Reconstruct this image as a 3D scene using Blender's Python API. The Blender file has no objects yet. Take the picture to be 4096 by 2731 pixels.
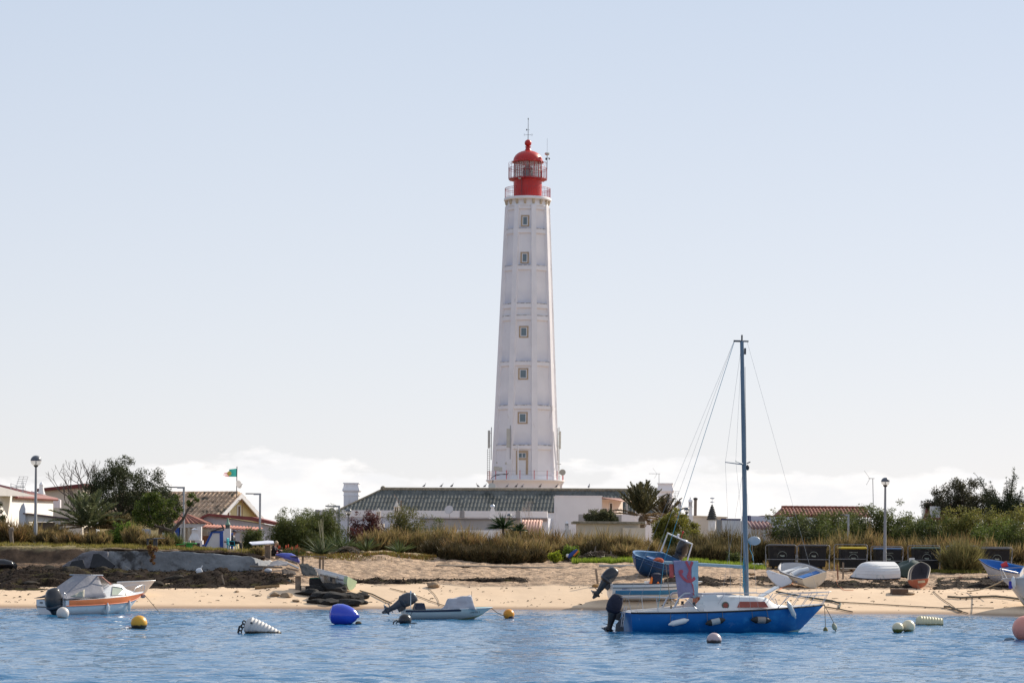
import bpy, bmesh, math, random
import numpy as np
from mathutils import Vector, Matrix
R = math.radians
PI = math.pi
SC = bpy.context.scene
COL = SC.collection
# ------------------------------------------------------------------ picture geometry (photo pixels, 4096 wide)
KF, HX, HY, EYE, ROLL = 4096*85/36, 2048.0, 2177.0, 3.0, R(0.45)
CR, SR = math.cos(ROLL), math.sin(ROLL)
def unroll(px, py):
    dx, dy = px-HX, py-HY
    return dx*CR+dy*SR, -dx*SR+dy*CR
def P(px, py, D):
    x, y = unroll(px, py)
    return Vector((x/KF*D, D, EYE-y/KF*D))
def onwater(px, py):
    x, y = unroll(px, py)
    return P(px, py, EYE*KF/y)
# ------------------------------------------------------------------ noise
def _hash(ix, iy, seed):
    h = (ix.astype(np.int64)*374761393 + iy.astype(np.int64)*668265263 + seed*974634777) & 0x7fffffff
    h = ((h ^ (h >> 13))*1274126177) & 0x7fffffff
    return ((h ^ (h >> 16)) & 0xffff)/65535.0
def vnoise(x, y, seed=0):
    x = np.asarray(x, float); y = np.asarray(y, float)
    ix, iy = np.floor(x), np.floor(y); fx, fy = x-ix, y-iy
    fx = fx*fx*(3-2*fx); fy = fy*fy*(3-2*fy)
    a, b = _hash(ix, iy, seed), _hash(ix+1, iy, seed)
    c, d = _hash(ix, iy+1, seed), _hash(ix+1, iy+1, seed)
    return (a*(1-fx)+b*fx)*(1-fy)+(c*(1-fx)+d*fx)*fy
def fbm(x, y, seed=0, o=4):
    s, a, t = 0, 1.0, 0
    for k in range(o):
        s = s+a*vnoise(np.asarray(x)*2**k, np.asarray(y)*2**k, seed+k*17); t += a; a *= .5
    return s/t-.5
# ------------------------------------------------------------------ materials
MATS = {}
def nd(nt, t, **kw):
    n = nt.nodes.new(t)
    for k, v in kw.items():
        if k in n.inputs: n.inputs[k].default_value = v
        else: setattr(n, k, v)
    return n
def c4(c): return (c[0], c[1], c[2], 1)
def mat(name, col, rough=.6, var=.12, vs=2.0, bump=0, bs=20, metal=0, stain=None, tl=0, island=0, col2=None, stretch=None, spec=.5, coat=0):
    """procedural surface: noise-varied colour, optional stains (colour, scale, low, high), bump, leaf translucency"""
    if name in MATS: return MATS[name]
    m = bpy.data.materials.new(name); m.use_nodes = True; nt = m.node_tree; L = nt.links.new
    bs_ = nt.nodes['Principled BSDF']; out = nt.nodes['Material Output']
    tc = nd(nt, 'ShaderNodeTexCoord')
    no = nd(nt, 'ShaderNodeTexNoise', Scale=vs, Detail=5.0)
    L(tc.outputs['Object'], no.inputs['Vector'])
    mr = nd(nt, 'ShaderNodeMapRange'); mr.inputs[1].default_value = .25; mr.inputs[2].default_value = .75
    mr.inputs[3].default_value = 1-var; mr.inputs[4].default_value = 1+var
    L(no.outputs[0], mr.inputs[0])
    vm = nd(nt, 'ShaderNodeVectorMath', operation='SCALE'); vm.inputs[0].default_value = col[:3]
    L(mr.outputs[0], vm.inputs['Scale']); cur = vm.outputs[0]
    if island:
        ge = nd(nt, 'ShaderNodeNewGeometry')
        if col2:
            mx = nd(nt, 'ShaderNodeMix', data_type='RGBA'); mx.inputs[7].default_value = c4(col2)
            L(ge.outputs['Random Per Island'], mx.inputs[0]); L(cur, mx.inputs[6]); cur = mx.outputs[2]
        m2 = nd(nt, 'ShaderNodeMath', operation='MULTIPLY_ADD'); m2.inputs[1].default_value = 7.31; m2.inputs[2].default_value = .17
        fr = nd(nt, 'ShaderNodeMath', operation='FRACT')
        L(ge.outputs['Random Per Island'], m2.inputs[0]); L(m2.outputs[0], fr.inputs[0])
        r2 = nd(nt, 'ShaderNodeMapRange'); r2.inputs[3].default_value = 1-island; r2.inputs[4].default_value = 1+island
        L(fr.outputs[0], r2.inputs[0])
        v2 = nd(nt, 'ShaderNodeVectorMath', operation='SCALE'); L(cur, v2.inputs[0]); L(r2.outputs[0], v2.inputs['Scale']); cur = v2.outputs[0]
    if stain:
        sts = stain if isinstance(stain, list) else [stain]
        for i, (sc, ss, lo, hi) in enumerate(sts):
            n2 = nd(nt, 'ShaderNodeTexNoise', Scale=ss, Detail=6.0, Roughness=.62)
            mp = nd(nt, 'ShaderNodeMapping'); mp.inputs['Location'].default_value = (3.1+i*5, 1.7, .4)
            mp.inputs['Scale'].default_value = stretch or (1, 1, 1)
            L(tc.outputs['Object'], mp.inputs[0]); L(mp.outputs[0], n2.inputs['Vector'])
            r3 = nd(nt, 'ShaderNodeMapRange', interpolation_type='SMOOTHSTEP'); r3.inputs[1].default_value = lo; r3.inputs[2].default_value = hi
            L(n2.outputs[0], r3.inputs[0])
            mx = nd(nt, 'ShaderNodeMix', data_type='RGBA'); mx.inputs[7].default_value = c4(sc)
            L(r3.outputs[0], mx.inputs[0]); L(cur, mx.inputs[6]); cur = mx.outputs[2]
    L(cur, bs_.inputs['Base Color'])
    bs_.inputs['Roughness'].default_value = rough; bs_.inputs['Metallic'].default_value = metal
    bs_.inputs['Specular IOR Level'].default_value = spec; bs_.inputs['Coat Weight'].default_value = coat
    if bump:
        nb = nd(nt, 'ShaderNodeTexNoise', Scale=bs, Detail=6.0); L(tc.outputs['Object'], nb.inputs['Vector'])
        bp = nd(nt, 'ShaderNodeBump', Strength=bump, Distance=.05); L(nb.outputs[0], bp.inputs['Height']); L(bp.outputs[0], bs_.inputs['Normal'])
    if tl:
        tr = nd(nt, 'ShaderNodeBsdfTranslucent'); L(cur, tr.inputs[0])
        ms = nd(nt, 'ShaderNodeMixShader'); ms.inputs[0].default_value = tl
        L(bs_.outputs[0], ms.inputs[1]); L(tr.outputs[0], ms.inputs[2]); L(ms.outputs[0], out.inputs[0])
    MATS[name] = m
    return m
def glass(name, col=(.9, .95, .95), rough=.02, tr=.9):
    if name in MATS: return MATS[name]
    m = bpy.data.materials.new(name); m.use_nodes = True; nt = m.node_tree
    b = nt.nodes['Principled BSDF']; o = nt.nodes['Material Output']
    b.inputs['Base Color'].default_value = c4(col); b.inputs['Roughness'].default_value = rough
    t = nd(nt, 'ShaderNodeBsdfTransparent'); t.inputs[0].default_value = c4(col)
    ms = nd(nt, 'ShaderNodeMixShader'); ms.inputs[0].default_value = tr
    nt.links.new(b.outputs[0], ms.inputs[1]); nt.links.new(t.outputs[0], ms.inputs[2]); nt.links.new(ms.outputs[0], o.inputs[0])
    MATS[name] = m
    return m
# ------------------------------------------------------------------ objects
def tag(o, label=None, cat=None, group=None, kind=None):
    if label: o['label'] = label
    if cat: o['category'] = cat
    if group: o['group'] = group
    if kind: o['kind'] = kind
    return o
def thing(name, label, cat, loc=(0, 0, 0), rz=0, group=None, rot=None):
    o = bpy.data.objects.new(name, None); COL.objects.link(o); o.empty_display_size = .2
    o.location = loc; o.rotation_euler = rot or (0, 0, rz)
    return tag(o, label, cat, group)
def kids(o): return [c for c in list(COL.objects) if c.parent == o]
CH = {}
def link_child(o, parent):
    if parent is not None:
        o.parent = parent; CH.setdefault(parent.name, []).append(o)
def dup(root, loc=None, rz=None, label=None, scale=None, parent=None):
    c = root.copy(); COL.objects.link(c); link_child(c, parent)
    for k in list(CH.get(root.name, [])): dup(k, parent=c)
    if loc is not None: c.location = loc
    if rz is not None: c.rotation_euler = (c.rotation_euler[0], c.rotation_euler[1], rz)
    if label: c['label'] = label
    if scale is not None: c.scale = scale if hasattr(scale, '__len__') else (scale,)*3
    return c
def rootloc(o):
    while o.parent: o = o.parent
    return Vector(o.location)
def finish(me, name, m, parent, smooth=40):
    if m: me.materials.append(m)
    me.update()
    if smooth:
        me.polygons.foreach_set('use_smooth', [True]*len(me.polygons))
        try: me.set_sharp_from_angle(angle=R(smooth))
        except Exception: pass
    o = bpy.data.objects.new(name, me); COL.objects.link(o); link_child(o, parent)
    return o
def mesh_np(name, V, F, m, parent=None, smooth=0):
    V = np.asarray(V, np.float32); F = np.asarray(F, np.int32); k = F.shape[1]
    me = bpy.data.meshes.new(name)
    me.vertices.add(len(V)); me.vertices.foreach_set('co', V.ravel())
    me.loops.add(F.size); me.loops.foreach_set('vertex_index', F.ravel())
    me.polygons.add(len(F)); me.polygons.foreach_set('loop_start', np.arange(0, F.size, k, dtype=np.int32))
    try: me.polygons.foreach_set('loop_total', np.full(len(F), k, np.int32))
    except Exception: pass
    me.update(calc_edges=True); me.validate()
    if smooth: me.polygons.foreach_set('use_smooth', [True]*len(me.polygons))
    if m: me.materials.append(m)
    o = bpy.data.objects.new(name, me); COL.objects.link(o); link_child(o, parent)
    return o
class MB:
    def __init__(s): s.v = []; s.f = []
    def add(s, vs, fs, M=None):
        n = len(s.v)
        s.v += [tuple(M @ Vector(v)) if M is not None else tuple(v) for v in vs]
        s.f += [tuple(i+n for i in f) for f in fs]; return s
    def box(s, x0, x1, y0, y1, z0, z1, M=None):
        v = [(x, y, z) for z in (z0, z1) for x, y in ((x0, y0), (x1, y0), (x1, y1), (x0, y1))]
        return s.add(v, [(3, 2, 1, 0), (4, 5, 6, 7), (0, 1, 5, 4), (1, 2, 6, 5), (2, 3, 7, 6), (3, 0, 4, 7)], M)
    def bbox(s, c, sz, M=None):
        return s.box(c[0]-sz[0]/2, c[0]+sz[0]/2, c[1]-sz[1]/2, c[1]+sz[1]/2, c[2]-sz[2]/2, c[2]+sz[2]/2, M)
    def loft(s, rings, closed=True, cap=True, M=None):
        n = len(rings[0]); vs = [p for r in rings for p in r]; fs = []
        for i in range(len(rings)-1):
            for j in range(n if closed else n-1):
                a, b = i*n+j, i*n+(j+1) % n
                fs.append((a, b, b+n, a+n))
        if cap and closed:
            fs.append(tuple(range(n-1, -1, -1))); fs.append(tuple((len(rings)-1)*n+j for j in range(n)))
        return s.add(vs, fs, M)
    def cyl(s, p0, p1, r0, r1=None, n=10, M=None):
        return s.tube([p0, p1], [r0, r0 if r1 is None else r1], n, M)
    def tube(s, pts, r, n=6, M=None, close=False):
        pts = [Vector(p) for p in pts]
        if not hasattr(r, '__len__'): r = [r]*len(pts)
        rings = []; up = None
        for i, p in enumerate(pts):
            d = pts[min(i+1, len(pts)-1)]-pts[max(i-1, 0)]
            if close: d = pts[(i+1) % len(pts)]-pts[i-1]
            if d.length < 1e-9: d = Vector((0, 0, 1))
            d.normalize()
            if up is None:
                up = Vector((0, 0, 1)) if abs(d.z) < .9 else Vector((1, 0, 0))
            a = d.cross(up)
            if a.length < 1e-6: a = d.orthogonal()
            a.normalize(); b = a.cross(d); up = b
            rings.append([p+(a*math.cos(2*PI*k/n)+b*math.sin(2*PI*k/n))*r[i] for k in range(n)])
        if close: rings.append(rings[0])
        return s.loft(rings, cap=not close, M=M)
    def lathe(s, prof, n=16, c=(0, 0, 0), M=None, rot=0, cap=True):
        rings = [[(c[0]+r*math.cos(2*PI*k/n+rot), c[1]+r*math.sin(2*PI*k/n+rot), c[2]+z) for k in range(n)] for r, z in prof]
        return s.loft(rings, M=M, cap=cap)
    def ball(s, c, r, n=12, m=8, M=None):
        rx, ry, rz = r if hasattr(r, '__len__') else (r, r, r)
        rings = []
        for i in range(m+1):
            a = -PI/2+PI*i/m; q = max(math.cos(a), .02)
            rings.append([(c[0]+rx*q*math.cos(2*PI*k/n), c[1]+ry*q*math.sin(2*PI*k/n), c[2]+rz*math.sin(a)) for k in range(n)])
        return s.loft(rings, M=M)
    def prism(s, poly, d0, d1, ax='y', M=None):
        """outline in the plane across axis ax, given thickness d0..d1"""
        def at(p, d): return {'y': (p[0], d, p[1]), 'x': (d, p[0], p[1]), 'z': (p[0], p[1], d)}[ax]
        n = len(poly); vs = [at(p, d0) for p in poly]+[at(p, d1) for p in poly]
        fs = [(i, (i+1) % n, (i+1) % n+n, i+n) for i in range(n)]+[tuple(range(n-1, -1, -1)), tuple(range(n, 2*n))]
        return s.add(vs, fs, M)
    def grid(s, fn, nu, nv, M=None, flip=False):
        vs = [fn(i/nu, j/nv) for j in range(nv+1) for i in range(nu+1)]; w = nu+1; fs = []
        for j in range(nv):
            for i in range(nu):
                q = (j*w+i, j*w+i+1, (j+1)*w+i+1, (j+1)*w+i)
                fs.append(q[::-1] if flip else q)
        return s.add(vs, fs, M)
    def build(s, name, m, parent=None, w=False, smooth=40, bevel=0, solid=0, sub=0, fix=True):
        me = bpy.data.meshes.new(name); v = s.v
        if w and parent is not None:
            o = rootloc(parent); v = [(a-o.x, b-o.y, c-o.z) for a, b, c in v]
        me.from_pydata(v, [], s.f); me.validate()
        if fix:
            bm = bmesh.new(); bm.from_mesh(me); bmesh.ops.recalc_face_normals(bm, faces=bm.faces); bm.to_mesh(me); bm.free()
        o = finish(me, name, m, parent, smooth)
        if solid:
            md = o.modifiers.new('thick', 'SOLIDIFY'); md.thickness = solid; md.offset = 0
        if bevel:
            md = o.modifiers.new('edge', 'BEVEL'); md.width = bevel; md.segments = 2; md.limit_method = 'ANGLE'; md.angle_limit = R(40)
        if sub:
            md = o.modifiers.new('round', 'SUBSURF'); md.levels = md.render_levels = sub
        return o
def rot(rx=0, ry=0, rz=0, loc=(0, 0, 0), sc=1):
    return Matrix.Translation(loc) @ Matrix.Rotation(rz, 4, 'Z') @ Matrix.Rotation(ry, 4, 'Y') @ Matrix.Rotation(rx, 4, 'X') @ Matrix.Scale(sc, 4)
def text_mesh(txt, size, M, m, parent, name='lettering', ext=.004):
    cu = bpy.data.curves.new('lettering', 'FONT'); cu.body = txt; cu.size = size; cu.extrude = ext; cu.align_x = 'CENTER'; cu.align_y = 'CENTER'; cu.resolution_u = 3
    tmp = bpy.data.objects.new('tmp', cu); COL.objects.link(tmp)
    me = bpy.data.meshes.new_from_object(tmp.evaluated_get(bpy.context.evaluated_depsgraph_get()))
    bpy.data.objects.remove(tmp); bpy.data.curves.remove(cu)
    me.transform(M); me.materials.clear(); me.materials.append(m)
    o = bpy.data.objects.new(name, me); COL.objects.link(o); link_child(o, parent)
    return o
FRONT = Matrix.Rotation(PI/2, 4, 'X')     # lays lettering upright, facing -Y
def rnd(rg, n):
    v = rg.normal(size=(n, 3)); return v/np.linalg.norm(v, axis=1, keepdims=True)
def blades(rg, base, tip, w, bend):
    n = len(base); mid = (base+tip)/2+bend; d = tip-base; s = np.cross(d, rnd(rg, n)); s /= np.linalg.norm(s, axis=1, keepdims=True)+1e-9; s = s*np.asarray(w).reshape(-1, 1)*.5
    V = np.stack([base-s, base+s, mid-s*.85, mid+s*.85, tip-s*.12, tip+s*.12], 1).reshape(-1, 3); i = np.arange(n)[:, None]*6
    return V, np.concatenate([i+np.array([[0, 1, 3, 2]]), i+np.array([[2, 3, 5, 4]])])
# ================================================================== SETTING
# light: winter sun from the right, behind the village
SUN_AZ, SUN_EL = R(44), R(31.5)          # azimuth from +X towards +Y
sv = Vector((math.cos(SUN_EL)*math.cos(SUN_AZ), math.cos(SUN_EL)*math.sin(SUN_AZ), math.sin(SUN_EL)))
sl = bpy.data.lights.new('sun', 'SUN'); sl.energy = 4.6; sl.angle = R(.5); sl.color = (1, .90, .76)
so = bpy.data.objects.new('sun', sl); COL.objects.link(so); so.rotation_euler = (-sv).to_track_quat('-Z', 'Y').to_euler(); so.location = (60, 60, 80)
wd = bpy.data.worlds.new('World'); SC.world = wd; wd.use_nodes = True
def make_world():
    nt = wd.node_tree; L = nt.links.new; bg = nt.nodes['Background']
    sk = nd(nt, 'ShaderNodeTexSky', sky_type='NISHITA'); sk.sun_disc = False; sk.sun_elevation = SUN_EL; sk.sun_rotation = PI/2-SUN_AZ
    sk.air_density = 1.0; sk.dust_density = 0.6; sk.ozone_density = 2.0; sk.altitude = 0
    tc = nd(nt, 'ShaderNodeTexCoord'); sp = nd(nt, 'ShaderNodeSeparateXYZ'); L(tc.outputs['Generated'], sp.inputs[0])
    # thin high veil whitening the blue
    vc = nd(nt, 'ShaderNodeMix', data_type='RGBA'); vc.inputs[6].default_value = (7.95, 8.1, 8.3, 1); vc.inputs[7].default_value = (5.6, 6.45, 7.6, 1)
    r0 = nd(nt, 'ShaderNodeMapRange'); L(sp.outputs[2], r0.inputs[0]); r0.inputs[1].default_value = .01; r0.inputs[2].default_value = .24; L(r0.outputs[0], vc.inputs[0])
    dt = nd(nt, 'ShaderNodeVectorMath', operation='DOT_PRODUCT'); dt.inputs[1].default_value = tuple(sv); L(tc.outputs['Generated'], dt.inputs[0])
    r1 = nd(nt, 'ShaderNodeMapRange'); L(dt.outputs['Value'], r1.inputs[0]); r1.inputs[1].default_value = -.2; r1.inputs[2].default_value = .6; r1.inputs[3].default_value = .42; r1.inputs[4].default_value = .85
    veil = nd(nt, 'ShaderNodeMix', data_type='RGBA'); L(r1.outputs[0], veil.inputs[0]); L(vc.outputs[2], veil.inputs[7])
    ti = nd(nt, 'ShaderNodeVectorMath', operation='MULTIPLY'); ti.inputs[1].default_value = (1.05, .90, .98); L(sk.outputs[0], ti.inputs[0])
    L(ti.outputs[0], veil.inputs[6])
    # low bank of cumulus near the horizon
    mp = nd(nt, 'ShaderNodeMapping'); mp.inputs['Scale'].default_value = (15, 15, 42); mp.inputs['Location'].default_value = (2.9, .6, .4)
    L(tc.outputs['Generated'], mp.inputs[0])
    n = nd(nt, 'ShaderNodeTexNoise', Scale=1.0, Detail=9.0, Roughness=.55); L(mp.outputs[0], n.inputs['Vector'])
    band = nd(nt, 'ShaderNodeMapRange', interpolation_type='SMOOTHSTEP'); L(sp.outputs[2], band.inputs[0])
    band.inputs[1].default_value = .008; band.inputs[2].default_value = .07; band.inputs[3].default_value = .19; band.inputs[4].default_value = -.45
    ad = nd(nt, 'ShaderNodeMath', operation='ADD'); L(n.outputs[0], ad.inputs[0]); L(band.outputs[0], ad.inputs[1])
    mk = nd(nt, 'ShaderNodeMapRange', interpolation_type='SMOOTHSTEP'); L(ad.outputs[0], mk.inputs[0])
    mk.inputs[1].default_value = .50; mk.inputs[2].default_value = .57; mk.inputs[4].default_value = .85
    n2 = nd(nt, 'ShaderNodeTexNoise', Scale=2.3, Detail=6.0); L(mp.outputs[0], n2.inputs['Vector'])
    cc = nd(nt, 'ShaderNodeMix', data_type='RGBA'); cc.inputs[6].default_value = (8.4, 8.4, 8.55, 1); cc.inputs[7].default_value = (9.9, 9.6, 9.4, 1)
    r2 = nd(nt, 'ShaderNodeMapRange'); r2.inputs[1].default_value = .35; r2.inputs[2].default_value = .6; L(n2.outputs[0], r2.inputs[0]); L(r2.outputs[0], cc.inputs[0])
    mx = nd(nt, 'ShaderNodeMix', data_type='RGBA'); L(mk.outputs[0], mx.inputs[0]); L(veil.outputs[2], mx.inputs[6]); L(cc.outputs[2], mx.inputs[7])
    L(mx.outputs[2], bg.inputs[0]); bg.inputs[1].default_value = .09
make_world()
SC.view_settings.view_transform = 'Standard'; SC.view_settings.look = 'None'; SC.view_settings.exposure = .32; SC.view_settings.gamma = 1
cam = bpy.data.cameras.new('camera'); co = bpy.data.objects.new('camera', cam); COL.objects.link(co); SC.camera = co
cam.lens = 85; cam.sensor_width = 36; cam.sensor_fit = 'HORIZONTAL'; cam.shift_y = (HY-1365.5)/4096; cam.clip_end = 20000; cam.clip_start = .5
co.matrix_world = Matrix.Translation((0, 0, EYE)) @ Matrix.Rotation(PI/2, 4, 'X') @ Matrix.Rotation(ROLL, 4, 'Z')
# ------------------------------------------------------------------ ground: one sheet, shaped from ground rows read at nine columns
COLS = [
 (150, [2433, (2352, 114), (2300, 119), (2262, 122), (2250, 123.5), (2187, 124.1), (2178, 127)], 2.75),
 (450, [2433, (2356, 114), (2300, 119), (2270, 122), (2255, 123.3), (2192, 124.0), (2183, 127)], 2.7),
 (700, [2434, (2362, 113.5), (2300, 120), (2285, 122.4), (2200, 123.2), (2191, 127)], 2.65),
 (980, [2435, (2365, 113.5), (2310, 120), (2285, 123.2), (2205, 124.4), (2208, 128), (2206, 132)], 2.5),
 (1130, [2435, (2350, 114), (2285, 121), (2240, 126), (2213, 131)], 2.45),
 (1300, [2436, (2340, 115.5), (2280, 122), (2250, 126), (2228, 129), (2205, 133)], 2.5),
 (1520, [2436, (2335, 116.5), (2270, 124), (2247, 127.6), (2221, 129.4), (2205, 134)], 2.55),
 (1760, [2437, (2335, 117), (2275, 124), (2258, 128), (2232, 131), (2225, 135)], 2.4),
 (2000, [2438, (2335, 117), (2290, 123), (2268, 127), (2255, 130), (2240, 134)], 2.2),
 (2600, [2443, (2330, 117), (2285, 123), (2265, 127), (2245, 131)], 2.2),
 (3200, [2455, (2360, 115), (2330, 119), (2300, 125), (2280, 133), (2265, 138)], 2.1),
 (3700, [2457, (2370, 114.5), (2345, 118), (2320, 123), (2290, 132), (2275, 138)], 2.1),
 (4096, [2467, (2385, 113), (2350, 118), (2320, 124), (2290, 133), (2275, 138)], 2.1),
]
DG = np.concatenate([np.array([-3000., 60, 90]), np.arange(100, 145, .1), np.array([150., 170, 3000, 60000])])
def _column(px, rows, far):
    s = onwater(px, rows[0])
    d = [-3000, s.y-30, s.y-6, s.y]; z = [-6, -3.2, -.55, 0]
    for py, D in rows[1:]:
        p = P(px, py, D); d.append(D); z.append(p.z)
    d += [d[-1]+12, 60000]; z += [far, 2.2]
    u = unroll(px, 2250)[0]/KF
    return u, np.interp(DG, d, z)
_cs = [_column(*c) for c in COLS]
CU = np.array([c[0] for c in _cs]); CZ = np.array([c[1] for c in _cs])
def H0(x, y):
    x = np.asarray(x, float); y = np.asarray(y, float)
    u = np.clip(x/np.maximum(y, 1), CU[0], CU[-1])
    i = np.clip(np.searchsorted(CU, u)-1, 0, len(CU)-2)
    f = (u-CU[i])/(CU[i+1]-CU[i]); f = f*f*(3-2*f)
    j = np.clip(np.searchsorted(DG, y)-1, 0, len(DG)-2)
    g = (y-DG[j])/(DG[j+1]-DG[j])
    za = CZ[i, j]*(1-g)+CZ[i, j+1]*g; zb = CZ[i+1, j]*(1-g)+CZ[i+1, j+1]*g
    return za*(1-f)+zb*f
def H(x, y):
    z = H0(x, y+fbm(np.asarray(x)*.35, np.asarray(y)*.05, 5)*1.6*np.clip((np.asarray(y)-119)/3, 0, 1))
    dry = np.clip((z-.95)/.25, 0, 1)*np.clip((145-np.asarray(y))/8, 0, 1)
    z = z+dry*(fbm(np.asarray(x)*1.3, np.asarray(y)*1.0, 2)*.20+fbm(np.asarray(x)*3.3, np.asarray(y)*2.6, 9, 3)*.17)
    z = z+fbm(np.asarray(x)*.5, np.asarray(y)*.4, 33)*.10*np.clip((z-.1)/.4, 0, 1)*np.clip((1.2-z)/.3, 0, 1)
    return z
def Hs(x, y): return float(H(np.array([x]), np.array([y]))[0])
def onground(px, py, d0=103, d1=150):
    ds = np.arange(d0, d1, .05); x, y = unroll(px, py)
    zr = EYE-y/KF*ds; hz = H(x/KF*ds, ds)
    k = np.argmax(hz >= zr) if (hz >= zr).any() else len(ds)-1
    return Vector((x/KF*ds[k], ds[k], hz[k]))
def G(px, D, py=2200, dz=0):
    p = P(px, py, D); p.z = Hs(p.x, D)+dz
    return p
def make_ground():
    xs = np.concatenate([[-9000, -2000, -500, -200, -100, -60, -45], np.arange(-38, 38.01, .19), [45, 60, 100, 200, 500, 2000, 9000]])
    ys = np.concatenate([[-500, 0, 50, 80, 92], np.arange(98, 140.01, .17), np.arange(141, 160, 1.5), [170, 200, 260, 330, 420, 600, 1000, 2500, 8000]])
    X, Y = np.meshgrid(xs, ys); Z = H(X.ravel(), Y.ravel())
    V = np.stack([X.ravel(), Y.ravel(), Z], 1); w = len(xs)
    I = (np.arange(len(ys)-1)[:, None]*w+np.arange(w-1)[None, :]).ravel()
    F = np.stack([I, I+1, I+w+1, I+w], 1)
    m = bpy.data.materials.new('sand and soil'); m.use_nodes = True; nt = m.node_tree; L = nt.links.new; b = nt.nodes['Principled BSDF']
    o = mesh_np('ground', V, F, m, smooth=1); tag(o, kind='structure')
    # what the ground is made of: red grass, green bare earth of the eroded bank, blue trodden dry sand
    u = V[:, 0]/np.maximum(V[:, 1], 1); nz = fbm(V[:, 0]*.5, V[:, 1]*.5, 41)
    bank = u < (1090-2048)/KF
    zz = V[:, 2]
    grass = np.where(bank, np.clip((zz-2.60+nz*.25)/.06, 0, 1), np.clip((V[:, 1]-134+nz*9)/2.5, 0, 1))*np.clip((185-V[:, 1])/25, 0, 1)
    soil = np.where(bank, np.clip((V[:, 1]-118.5+nz*3)/1.5, 0, 1)*(1-grass), 0)
    dry = np.clip((zz-.98+nz*.25)/.12, 0, 1)
    c = np.stack([grass, soil, dry, np.ones(len(V))], 1).astype(np.float32)
    at = o.data.color_attributes.new('cover', 'FLOAT_COLOR', 'POINT'); at.data.foreach_set('color', c.ravel())
    a = nd(nt, 'ShaderNodeAttribute', attribute_name='cover'); sp = nd(nt, 'ShaderNodeSeparateColor'); L(a.outputs[0], sp.inputs[0])
    tc = nd(nt, 'ShaderNodeTexCoord'); geo = nd(nt, 'ShaderNodeNewGeometry'); pz = nd(nt, 'ShaderNodeSeparateXYZ'); L(geo.outputs[0], pz.inputs[0])
    def noise(s, d=5, r=.5):
        n = nd(nt, 'ShaderNodeTexNoise', Scale=s, Detail=float(d), Roughness=r); L(tc.outputs['Object'], n.inputs[0]); return n.outputs[0]
    def ramp(src, lo, hi, a0=0., a1=1.):
        r = nd(nt, 'ShaderNodeMapRange', interpolation_type='SMOOTHSTEP'); L(src, r.inputs[0])
        for k, v in zip((1, 2, 3, 4), (lo, hi, a0, a1)): r.inputs[k].default_value = v
        return r.outputs[0]
    def mix(f, A, B):
        x = nd(nt, 'ShaderNodeMix', data_type='RGBA'); L(f, x.inputs[0])
        for s, v in ((6, A), (7, B)):
            if isinstance(v, tuple): x.inputs[s].default_value = c4(v)
            else: L(v, x.inputs[s])
        return x.outputs[2]
    smooth_sand = mix(noise(.7), (.66, .48, .32), (.73, .55, .38))
    rough_sand = mix(ramp(noise(2.2, 8, .65), .35, .65), (.24, .165, .11), (.57, .40, .265))
    sand = mix(sp.outputs[2], smooth_sand, rough_sand)
    sand = mix(ramp(noise(1.6, 9, .7), .64, .70), sand, (.16, .11, .07))          # bits of dry weed
    mul = nd(nt, 'ShaderNodeMath', operation='MULTIPLY'); L(sp.outputs[1], mul.inputs[0]); mul.inputs[1].default_value = 1.
    wet = ramp(pz.outputs[2], .03, .20, 1., 0.)
    sand = mix(wet, sand, (.30, .20, .13))
    soil_c = mix(ramp(noise(1.1, 8, .6), .35, .65), (.07, .045, .03), (.20, .125, .075))
    col = mix(mul.outputs[0], sand, soil_c)
    gr = mix(ramp(noise(1.4, 6), .35, .65), (.17, .145, .06), (.27, .21, .10))
    col = mix(sp.outputs[0], col, gr); L(col, b.inputs[0])
    L(ramp(pz.outputs[2], .0, .1, .25, .95), b.inputs['Roughness']); b.inputs['Specular IOR Level'].default_value = .25
    bp = nd(nt, 'ShaderNodeBump', Strength=.9, Distance=.14)
    ml = nd(nt, 'ShaderNodeMath', operation='MULTIPLY'); vo = nd(nt, 'ShaderNodeTexVoronoi', Scale=1.9, feature='SMOOTH_F1'); L(tc.outputs['Object'], vo.inputs['Vector']); av = nd(nt, 'ShaderNodeMath', operation='ADD'); L(vo.outputs['Distance'], av.inputs[0]); L(noise(5, 6, .6), av.inputs[1]); L(av.outputs[0], ml.inputs[0]); L(ramp(sp.outputs[2], 0, 1, .08, 1), ml.inputs[1])
    L(ml.outputs[0], bp.inputs['Height']); L(bp.outputs[0], b.inputs['Normal'])
make_ground()
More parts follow.
